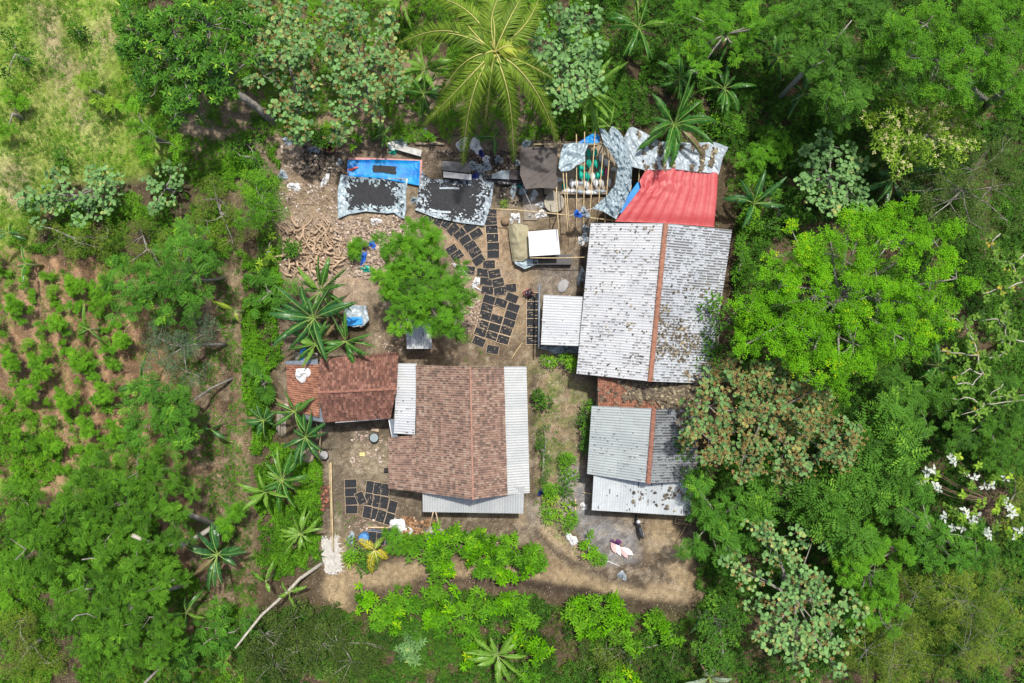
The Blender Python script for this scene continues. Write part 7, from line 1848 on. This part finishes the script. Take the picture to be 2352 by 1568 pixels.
 ('big_tree', 'fine leaved tree along the bottom left with bare twigs', [(180, 1350, 62), (240, 1430, 72), (320, 1430, 68), (270, 1500, 60), (200, 1500, 50), (350, 1340, 55), (270, 1340, 55), (400, 1330, 40), (360, 1500, 40), (130, 1420, 30)], 6.5, 'feather', (440, 1340), dict(tr=.15, bk=bark, twig=.6, mat='canopy', dens=.95)),
 ('big_tree', 'fine leaved tree at the left picture edge', [(40, 1150, 52), (60, 1220, 62), (120, 1250, 55), (60, 1300, 52), (140, 1185, 42), (20, 1300, 40), (100, 1330, 40)], 6, 'feather', None, dict(tr=.15, bk=bark, twig=.6, mat='canopy', dens=.95)),
 ('bamboo_thicket', 'dark olive thicket at the bottom left of the road, left part', [(600, 1470, 62), (660, 1430, 52), (620, 1540, 60), (570, 1520, 40), (670, 1510, 45)], 3, 'olivedark', None, {}),
 ('bamboo_thicket', 'dark olive thicket at the bottom left of the road, right part', [(730, 1500, 62), (780, 1450, 50), (800, 1530, 60), (720, 1440, 30), (850, 1490, 40)], 2.8, 'olivedark', None, {}),
 ('olive_thicket', 'dark olive undergrowth bush at the bottom right of the banana', [(1340, 1500, 40), (1400, 1480, 50), (1450, 1530, 55), (1540, 1490, 50), (1380, 1550, 45)], 1.6, 'olivedark', None, dict(dens=.8)),
 ('olive_bush', 'rounded yellow olive bush at the bottom edge', [(1395, 1535, 36), (1380, 1500, 20)], 2.4, 'olive', None, {}),
 ('feathery_tree', 'feathery sapling group below the footpath', [(480, 1450, 42), (520, 1500, 38), (440, 1520, 42), (500, 1410, 25), (570, 1440, 25)], 3.5, 'featherblue', None, dict(dens=1.1)),
 ('feathery_shrub', 'feathery shrub on the pale trunk tip beside the footpath', [(530, 1195, 22), (505, 1215, 18), (545, 1180, 12)], 2.5, 'feather', None, {}),
 ('dense_bush', 'rounded bush at the left edge of the creeper bank', [(600, 640, 30), (630, 670, 30), (590, 690, 24)], 1.8, 'featherblue', None, dict(dens=1.6)),
 ('dense_bush', 'rounded bush on the creeper bank beside the tiled house', [(600, 880, 28), (590, 850, 22)], 1.6, 'featherblue', None, dict(dens=1.5)),
 ('yellow_shrub', 'yellow green shrub at the left rim of the root heap', [(605, 575, 16), (615, 545, 14), (598, 605, 14)], 1.4, 'cassava', None, dict(mat='lime')),
 ('yellow_shrub', 'bright yellow green shrub right of the rosette tree trunk foot', [(690, 298, 16), (675, 285, 10), (700, 310, 9)], 1.6, 'green', None, dict(mat='lime')),
 ('dark_shrub', 'dark shrub growing out of the root heap', [(668, 572, 15), (664, 565, 10)], 1.2, 'deep', None, {}),
 ('small_shrub', 'small green bush left of the yard tree', [(814, 565, 13), (815, 572, 10)], 1.2, 'feather', None, {}),
 ('small_shrub', 'green shrub above the blue tarpaulin', [(825, 300, 20), (815, 318, 12)], 1.4, 'cassava', None, {}),
 ('small_shrub', 'green shrub left of the log pile, below the palm', [(985, 308, 14)], 1.0, 'cassava', None, {}),
 ('dense_bush', 'bushy growth below the round leaved trees, touching the drum', [(720, 305, 20), (745, 318, 18), (772, 310, 16)], 1.8, 'deep', None, {}),
 ('forest_tree', 'dark green bushy tree between the silver leaved plant and bright tree', [(2080, 900, 50), (2130, 940, 45), (2050, 930, 30), (2170, 900, 35)], 4, 'featherblue', None, dict(mat='deep', dens=1.3)),
 ('forest_tree', 'dark forest tree at the right edge below the twisting branches', [(2240, 940, 50), (2300, 1000, 50), (2330, 920, 50), (2200, 1010, 40), (2320, 1060, 40)], 4, 'feather', None, dict(mat='deep', dens=1.0)),
 ('forest_tree', 'forest bush at the right edge beside the silver leaves', [(2330, 1180, 40), (2300, 1240, 30), (2335, 1110, 30)], 3, 'green', None, dict(mat='olive')),
 ('forest_bush', 'mid green bush above the bright green tree, left side', [(1790, 470, 30), (1830, 500, 28), (1760, 520, 25)], 1.8, 'green', None, dict(mat='deep')),
 ('forest_bush', 'bush in the shade right of the long shed top corner', [(1700, 560, 24), (1710, 600, 26), (1700, 640, 22)], 1.8, 'green', None, dict(mat='feather')),
 ('forest_bush', 'leafy bush behind the silver tarpaulin roof', [(1640, 290, 28), (1680, 280, 26), (1600, 250, 24)], 1.6, 'green', None, dict(mat='feather')),
 ('forest_bush', 'dark bush at the top between banana plants', [(1620, 170, 26), (1590, 140, 24)], 1.8, 'deep', None, {}),
 ('forest_bush', 'bush behind the back rail of the bamboo frame', [(1290, 300, 20), (1250, 290, 18)], 1.4, 'deep', None, {}),
 ('climbing_bush', 'narrow green hedge bush on the left wall of the grey roofed house', [(1348, 935, 12), (1346, 965, 12), (1346, 995, 12), (1345, 1020, 10)], 1.2, 'green', None, dict(mat='deep')),
 ('garden_bush', 'bright green bush above the earth strip, below the lean-to', [(1253, 838, 17)], 1.0, 'green', None, {}),
 ('garden_bush', 'bright green bush beside the lower left corner of the long shed', [(1305, 830, 13), (1315, 838, 10)], 1.0, 'green', None, {}),
 ('garden_bush', 'round dark bush in the upper part of the earth strip', [(1243, 910, 15), (1245, 925, 14)], 1.0, 'deep', None, {}),
 ('garden_hedge', 'long narrow dark hedge beside the east side of the main house', [(1244, 985, 13), (1245, 1010, 15), (1247, 1035, 15), (1250, 1060, 15), (1252, 1085, 14), (1254, 1105, 12)], 1.0, 'olivedark', None, dict(mat='deep', scale=.7)),
 ('garden_bush', 'round green bush right of the long hedge, upper one', [(1302, 1065, 16), (1300, 1055, 12)], .9, 'green', None, {}),
 ('garden_bush', 'round green bush right of the long hedge, lower one', [(1305, 1092, 14)], .9, 'green', None, {}),
 ('garden_bush', 'small dark bush left of the white front canopy', [(1302, 1122, 12)], .9, 'deep', None, {}),
 ('garden_bush', 'green bush at the lower end of the long hedge', [(1265, 1118, 14), (1262, 1130, 12)], .9, 'green', None, {}),
 ('garden_bush', 'light green bush between hedge end and the grey cemented path', [(1270, 1150, 14)], .9, 'green', None, dict(mat='lime')),
 ('garden_bush', 'green bush along the garden edge above the white rag', [(1275, 1195, 18), (1260, 1180, 14)], .9, 'green', None, {}),
 ('garden_bush', 'green bush along the garden edge beside the cemented patch', [(1300, 1205, 18), (1315, 1190, 14)], .9, 'green', None, {}),
 ('garden_bush', 'small yellow green bush at the top corner of the cemented patch', [(1314, 1166, 8)], .7, 'cassava', None, dict(mat='lime')),
 ('garden_bush', 'green bush overhanging the cemented patch, left of the sacks', [(1340, 1255, 16), (1360, 1268, 15), (1353, 1242, 12)], 1.0, 'cassava', None, {}),
 ('garden_bush', 'green bush at the lower edge of the cemented patch', [(1370, 1280, 11), (1385, 1285, 8)], .7, 'green', None, {}),
 ('dense_bush', 'green bush at the left end of the hedge above the road', [(805, 1265, 22), (812, 1285, 14)], 1.3, 'green', None, {}),
 ('dense_bush', 'blue green bush left of the yellow palm', [(842, 1285, 16), (832, 1300, 12)], 1.2, 'deep', None, {}),
 ('dense_bush', 'fine leaved bush right of the yellow palm', [(905, 1238, 16), (918, 1262, 20), (945, 1250, 16)], 1.3, 'feather', None, {}),
 ('fern_clump', 'feathery clump at the bottom left corner', [(60, 1490, 45), (30, 1430, 40), (90, 1540, 40), (20, 1540, 30)], 2, 'fine', None, dict(dens=2.0)),
 ('meadow_tree', 'light feathery tree at the right rim of the meadow', [(330, 290, 40), (380, 330, 36), (300, 250, 30), (350, 360, 30)], 3, 'featherblue', None, dict(mat='herb', dens=.9)),
 ('meadow_tree', 'sparse light green sapling in the middle of the meadow', [(215, 200, 26), (240, 230, 22), (190, 170, 18)], 2, 'feather', None, dict(mat='lime', dens=.8)),
 ('meadow_tree', 'dark bush at the left edge of the meadow', [(15, 90, 32), (30, 130, 26), (10, 170, 20)], 2.4, 'deep', None, {}),
 ('meadow_tree', 'light bush at the left edge of the meadow, lower one', [(25, 240, 26), (15, 290, 22)], 1.6, 'feather', None, dict(mat='herb')),
 ('meadow_shrub', 'dark shrub below the middle of the meadow', [(130, 345, 14), (135, 370, 12)], 1.0, 'deep', None, {}),
 ('meadow_shrub', 'small shrub near the top of the meadow', [(175, 60, 14), (190, 75, 10)], 1.0, 'deep', None, {}),
]
for i, (nm, lab, blobs, h, sty, base, kw) in enumerate(TR):
    tree(nm, lab, blobs, h, sty, base, seed=i + 1, cat=('bush' if any(w_ in nm for w_ in ('bush', 'shrub', 'hedge', 'clump', 'thicket')) else 'tree'), **kw)

# rows of leafy plants along the dirt road
r = random.Random(21)
ordn = ['first', 'second', 'third', 'fourth', 'fifth', 'sixth', 'seventh', 'eighth', 'ninth', 'tenth', 'eleventh', 'twelfth', 'thirteenth', 'fourteenth', 'fifteenth', 'sixteenth', 'seventeenth', 'eighteenth', 'nineteenth', 'twentieth', 'twenty-first', 'twenty-second']
def leafy(u, v, R, lab, seed, mat='herb', h=1.5, grp=None):
    rr = random.Random(seed)
    bl = [(u, v, R * .55)] + [(u + math.cos(a) * R * .62, v + math.sin(a) * R * .62, R * .4) for a in [rr.uniform(0, 6.28) + k * 1.26 for k in range(5)]]
    tree('leafy_plant', lab, bl, h, 'cassava', None, seed, grp, 'plant', tr=.04, mat=mat, trunk_name='stem', crown_name='foliage', twig=.6)
hedge = [(945, 1245, 24), (968, 1262, 26), (1000, 1232, 27), (1018, 1262, 26), (1040, 1235, 26), (1000, 1300, 25), (1022, 1305, 22), (1072, 1250, 24), (1092, 1275, 22), (1100, 1240, 24), (1128, 1262, 24), (1105, 1305, 16), (1150, 1285, 24), (1172, 1260, 26), (1165, 1320, 18), (1198, 1275, 26), (1220, 1265, 20), (1205, 1305, 20), (1238, 1300, 15), (1135, 1300, 16)]
hedge.sort()
for i, (u, v, R) in enumerate(hedge):
    leafy(u, v, R, 'leafy green plant in the hedge above the dirt road, %s from the left' % ordn[i], 400 + i, ['herb', 'feather', 'bright'][i % 3], grp='leafy plants above the dirt road')
south = [(835, 1375, 24), (870, 1395, 30), (915, 1375, 26), (905, 1420, 28), (880, 1430, 22), (960, 1395, 22), (985, 1420, 20), (1000, 1360, 20), (1035, 1385, 34), (1060, 1420, 34), (1090, 1380, 26), (1115, 1400, 28), (1020, 1440, 26), (1075, 1460, 28), (1150, 1385, 26), (1175, 1380, 16), (1190, 1395, 22), (1210, 1430, 22), (1075, 1500, 26), (1195, 1470, 30), (1230, 1500, 30), (1215, 1545, 28)]
south.sort()
for i, (u, v, R) in enumerate(south):
    leafy(u, v, R, 'leafy green plant in the plot below the dirt road, %s from the left' % ordn[i], 440 + i, ['bright', 'herb', 'feather'][i % 3], grp='leafy plants below the dirt road')
east = [(1335, 1395, 16), (1345, 1430, 24), (1310, 1400, 18), (1375, 1400, 28), (1400, 1430, 30), (1360, 1460, 22), (1430, 1420, 22), (1420, 1460, 24), (1405, 1385, 16), (1450, 1490, 22), (1500, 1420, 18), (1520, 1440, 14), (1540, 1470, 18), (1450, 1545, 26), (1400, 1555, 20)]
east.sort()
for i, (u, v, R) in enumerate(east):
    leafy(u, v, R, 'leafy green plant in the lower middle plot, %s from the left' % ordn[i], 480 + i, ['herb', 'bright'][i % 2], grp='leafy plants in the lower middle plot')
leafy(935, 1500, 40, 'silvery green drooping plant at the bottom left of the plot', 500, 'sea', 2.0)
leafy(945, 1450, 26, 'blue green drooping plant just above the silvery one', 501, 'deep', 1.8)

# small plants in the rows of the field: a few kinds, copied
kinds = []
for k in range(5):
    o = tree('field_plant', 'small leafy green plant growing in the rows of the red field', [(1175.9, 784.1, 9), (1181, 790, 6), (1170, 780, 6)], .7 + .12 * k, ['feather', 'green', 'cassava', 'featherblue', 'feather'][k], None, 600 + k, 'small plants in the rows of the red field', 'plant', tr=.02, trunk_name='stem', crown_name='foliage', mat=['herb', 'herb', 'feather', 'herb', 'feather'][k], scale=.42, limbs=False)
    kinds.append(o)
fieldpoly = [(0, 600), (230, 620), (300, 700), (280, 820), (310, 900), (290, 1060), (120, 1090), (0, 1090)]
placed = []; r = random.Random(33); tries = 0
while len(placed) < 105 and tries < 6000:
    tries += 1
    u = r.uniform(-20, 330); v = r.uniform(600, 1120)
    if not bool(inpoly(np.array([u]), np.array([v]), fieldpoly)[0]): continue
    rw = (u * diry - v * dirx) / 43.0
    if abs((rw % 1) - .5) > .27: continue
    if any((u - a) ** 2 + (v - b) ** 2 < 19 ** 2 for a, b in placed): continue
    placed.append((u, v))
for i, (u, v) in enumerate(placed):
    src = kinds[r.randrange(5)]
    if i < 5: root = kinds[i]
    else:
        root = src.copy(); COL.objects.link(root)
        for ch in src.children:
            c = ch.copy(); COL.objects.link(c); c.parent = root
    p = P(u, v, .5); root.location = (p.x, p.y, gh(p.x, p.y)); root.rotation_euler = (0, 0, r.uniform(0, 6.28)); s = r.uniform(.6, 1.25); root.scale = (s, s, r.uniform(.8, 1.2))
# saplings over the lower field and meadow
sap = [(170, 650, 26), (235, 680, 30), (130, 740, 20), (180, 830, 26), (90, 850, 24), (240, 900, 26), (150, 920, 22), (60, 900, 26), (200, 980, 28), (120, 1020, 28), (50, 1010, 30), (25, 830, 22), (270, 990, 26), (30, 700, 22), (280, 780, 24), (210, 1040, 24), (45, 1090, 26), (20, 1390, 26)]
for i, (u, v, R) in enumerate(sap):
    tree('sapling', 'feathery sapling standing in the red field, %s from the left' % ordn[sorted(s_[0] for s_ in sap).index(u)], [(u, v, R * .45), (u + R * .4, v + R * .3, R * .3), (u - R * .4, v - R * .4, R * .3), (u - R * .3, v + R * .5, R * .25)], 1.8, 'feather', None, 700 + i, 'feathery saplings in the red field', 'sapling', tr=.04, mat='herb', scale=.7, dens=.8)

# ------------------------------------------------------------------ single trunks, bare branches and the special plants
def bare(name, label, paths, mat, cat='tree', leaves=None, group=None, base=None):
    """paths: list of (points (u,v,z), r0, r1)"""
    p0 = P(*paths[0][0][0]) if base is None else base
    p0 = Vector((p0.x, p0.y, 0)); root = empty(name, p0, label, cat, group); mb = MB()
    for k, (pts, a, b) in enumerate(paths):
        q = [P(*p) for p in pts]; n = len(q); mb.tube(q, [a + (b - a) * i / (n - 1) for i in range(n)], 7)
    mb.build('trunk', mat, root, p0)
    if leaves:
        Lv = Leaves(); pos, n, L, W, mt, shape = leaves; rs = np.random.RandomState(5)
        rosettes(Lv, pos, n, L, W, rs, (-.1, .5), shape); Lv.build('foliage', LM[mt], root, p0)
    return root
ZV = Z(2300, 0, 1.385)
a = ZV(1015, 545); b = ZV(1290, 270); c = ZV(1420, 110)
bare('leaning_trunk', 'pale grey leaning trunk broken off in the upper right forest', [([(a[0], a[1], 0), ((a[0] + b[0]) / 2, (a[1] + b[1]) / 2 - 4, 3.5), (b[0], b[1], 6.5)], .2, .15), ([(b[0], b[1], 6.5), (c[0], c[1], 8.5)], .1, .03), ([(b[0], b[1], 6.5), (b[0] + 4, b[1] + 22, 5.8)], .12, .04)], bark_pale)
a = ZV(2140, 580); b = ZV(2345, 395)
bare('leaning_trunk', 'thick grey trunk at the right picture edge under the top right tree', [([(a[0], a[1], 0), ((a[0] + b[0]) / 2, (a[1] + b[1]) / 2, 3.5), (b[0], b[1], 8), (2400, 190, 10)], .26, .2)], bark)
Z0 = Z(0, 1600, 1.4707)
pp = [Z0(1850, 880), Z0(1720, 970), Z0(1650, 1045), Z0(1500, 1180), Z0(1420, 1280), Z0(1350, 1370)]
bare('leaning_trunk', 'long thin curved trunk leaning over the bottom left from the road corner', [([(p[0], p[1], z) for p, z in zip(pp, (0, 1, 1.8, 3.6, 4.6, 5.4))], .15, .07)], bark_pale)
pp = [Z0(1240, 660), Z0(1150, 720), Z0(1040, 770), Z0(930, 775), Z0(850, 760), Z0(760, 720)]
bare('fallen_trunk', 'thick pale branch running out of the lower left tree to the footpath', [([(p[0], p[1], z) for p, z in zip(pp, (2.0, 3, 4, 5, 6.2, 7))], .2, .13), ([(Z0(1060, 770)[0], Z0(1060, 770)[1], 4), (Z0(1040, 810)[0], Z0(1040, 810)[1], 3.0)], .1, .05)], bark_pale, 'trunk')
pp = [Z0(980, 1440), Z0(900, 1500), Z0(830, 1568)]
bare('leaning_trunk', 'grey trunk cut by the bottom edge left of the sapling group', [([(p[0], p[1], z) for p, z in zip(pp, (0, 1.5, 3))], .12, .09)], bark)
for i, (pts, l) in enumerate([([(410, 1210), (440, 1180), (500, 1170), (560, 1195)], 'bare forked branch high in the bottom left tree'), ([(470, 860), (540, 850), (590, 870)], 'bare pale branch in the middle of the lower left trees'), ([(90, 860), (150, 800), (60, 740)], 'bare twisted branch over the left edge tree'), ([(1000, 975), (930, 1010), (840, 1045)], 'bare branch below the thick pale one'), ([(490, 1030), (540, 1025), (440, 1040)], 'small pale stub in the lower left trees')]):
    q = [Z0(*p) for p in pts]
    bare('bare_branch', l, [([(p[0], p[1], 6.6 - .2 * k) for k, p in enumerate(q)], .05, .02)], bark, 'branch')
# twisting branches with sparse turning leaves on the right
Z9 = Z(2700, 700, 1.5678)
rr = random.Random(66)
tw = [[(2035, 630), (1900, 670), (1780, 700)], [(1900, 1000), (1880, 860), (1790, 870), (1700, 850)], [(2035, 1000), (1940, 970), (1900, 860), (1930, 800)], [(1750, 1080), (1720, 960), (1650, 870), (1560, 850)], [(1780, 1200), (1750, 1080), (1640, 1060), (1520, 1050)], [(1780, 1200), (1700, 1160), (1600, 1210)],
      [(2035, 470), (1960, 520), (2000, 600)], [(1880, 330), (1830, 400), (1860, 480), (1960, 520)], [(1830, 1100), (1930, 1060), (1950, 980)], [(1620, 1250), (1720, 1260), (1790, 1180)], [(1780, 1390), (1820, 1340), (2035, 1320)], [(1780, 1390), (1850, 1370), (2035, 1350)], [(1780, 1390), (1700, 1340), (1600, 1340)], [(1780, 1390), (1830, 1300), (1910, 1250)], [(1740, 1450), (1780, 1390), (1650, 1440)]]
def wig(pts, z, r):
    q = [Z9(*p) for p in pts]; o = []
    for k in range(len(q) - 1):
        for t in (0, .34, .67):
            o.append((q[k][0] * (1 - t) + q[k + 1][0] * t + r.uniform(-4, 4), q[k][1] * (1 - t) + q[k + 1][1] * t + r.uniform(-4, 4), z + r.uniform(-.3, .3)))
    o.append((q[-1][0], q[-1][1], z)); return o
lp = []
for g, (sel, lab) in enumerate([(range(0, 10), 'twisting bare tree with few yellow and orange leaves at the right edge'), (range(10, 15), 'pale twisting shrub below the other one at the right edge')]):
    paths = []
    bx = Z9(1900, 1000) if g == 0 else Z9(1780, 1390)
    paths.append(([(bx[0], bx[1], 0), (bx[0], bx[1], 4.5)], .13, .08))
    pos = []
    for k in sel:
        w_ = wig(tw[k], 4.6, rr); paths.append((w_, .055, .02))
        for (u, v, z) in w_:
            for _ in range(2 if g else 3):
                if rr.random() < .6: pos.append(P(u + rr.uniform(-16, 16), v + rr.uniform(-16, 16), z + rr.uniform(-.4, .2)))
    bare('twisted_tree', lab, paths, bark_pale, 'tree', (np.array(pos), 4, .32, .6, 'turning', 'round'))
# silver leaved plant
Z7 = Z(2600, 1400, 1.238)
sil = [(1380, 480, 'white'), (1290, 535, 'white'), (1300, 610, 'white'), (1260, 580, 'white'), (1450, 560, 'white'), (1570, 610, 'white'), (1640, 575, 'white'), (1450, 735, 'white'), (1550, 830, 'white'), (1640, 690, 'white'), (1690, 860, 'white'), (1430, 820, 'white'), (1350, 760, 'white'), (1660, 720, 'white'), (1480, 790, 'white'),
       (1500, 530, 'lime'), (1430, 660, 'lime'), (1530, 690, 'lime'), (1600, 740, 'lime'), (1660, 850, 'lime'), (1390, 730, 'turning'), (1480, 600, 'turning'), (1440, 790, 'turning'), (1350, 710, 'turning'), (1590, 820, 'turning')]
p0 = P(*Z7(1480, 660), 0); root = empty('silver_leaved_plant', p0, 'tall plant with big silvery white and green leaf rosettes on the right', 'plant')
rs = np.random.RandomState(8)
sil += [(x + 25 * math.cos(k), y + 25 * math.sin(k), 'lime') for k, (x, y, m_) in enumerate(sil) if m_ == 'white']
for mt in ('white', 'lime', 'turning'):
    Lv = Leaves(); C = np.array([P(*Z7(x, y), 3.6 + rs.uniform(-.5, .4)) for x, y, m_ in sil if m_ == mt])
    C = np.concatenate([C, C + rs.uniform(-.45, .45, C.shape)]); rosettes(Lv, C, 5, .38, .62, rs, (-.5, .5), 'oval', None, .3, .5); Lv.build('foliage', LM[mt], root, p0)
mb = MB().tube([p0 - Vector((0, 0, .1)), p0 + Vector((0, .1, 2.4))], [.12, .08], 8)
for x, y, m_ in sil: mb.tube([p0 + Vector((0, .1, 2.4)), p0.lerp(P(*Z7(x, y), 2.0), .7) + Vector((.2, -.3, .9)), P(*Z7(x, y), 3.4)], [.035, .028, .016], 5)
mb.build('stem', bark_brown, root, p0)
# spiky little plants
def spiky(u, v, R, lab, seed, mat='lime', n=14):
    rs = np.random.RandomState(seed); p = P(u, v, .0); root = empty('spiky_plant', p, lab, 'plant')
    Lv = Leaves(); rosettes(Lv, np.array([[0, 0, .15]]), n, R / 30, .09, rs, (.1, .8), 'dia'); Lv.build('foliage', LM[mat], root)
    MB().tube([(0, 0, -.05), (0, 0, .2)], [.05, .04], 6).build('stem', bark_brown, root)
spiky(*Z3(845, 1260), 17, 'spiky green plant at the start of the pale bamboo pole', 1)
spiky(*Z3(840, 1240), 13, 'small spiky shoot behind the spiky green plant', 4)
spiky(*ZB(100, 1270), 17, 'spiky green plant beside the lower left corner of the tray grid', 2, 'herb', 20)
spiky(*ZD(400, 900), 24, 'grassy yellow green clump left of the yellow palm', 3, 'lime', 26)
spiky(*Z0(1830, 830), 26, 'grassy clump above the grey thatch mat', 5, 'herb', 30)
spiky(*Z0(1480, 830), 22, 'grassy clump beside the lower end of the footpath', 6, 'herb', 26)
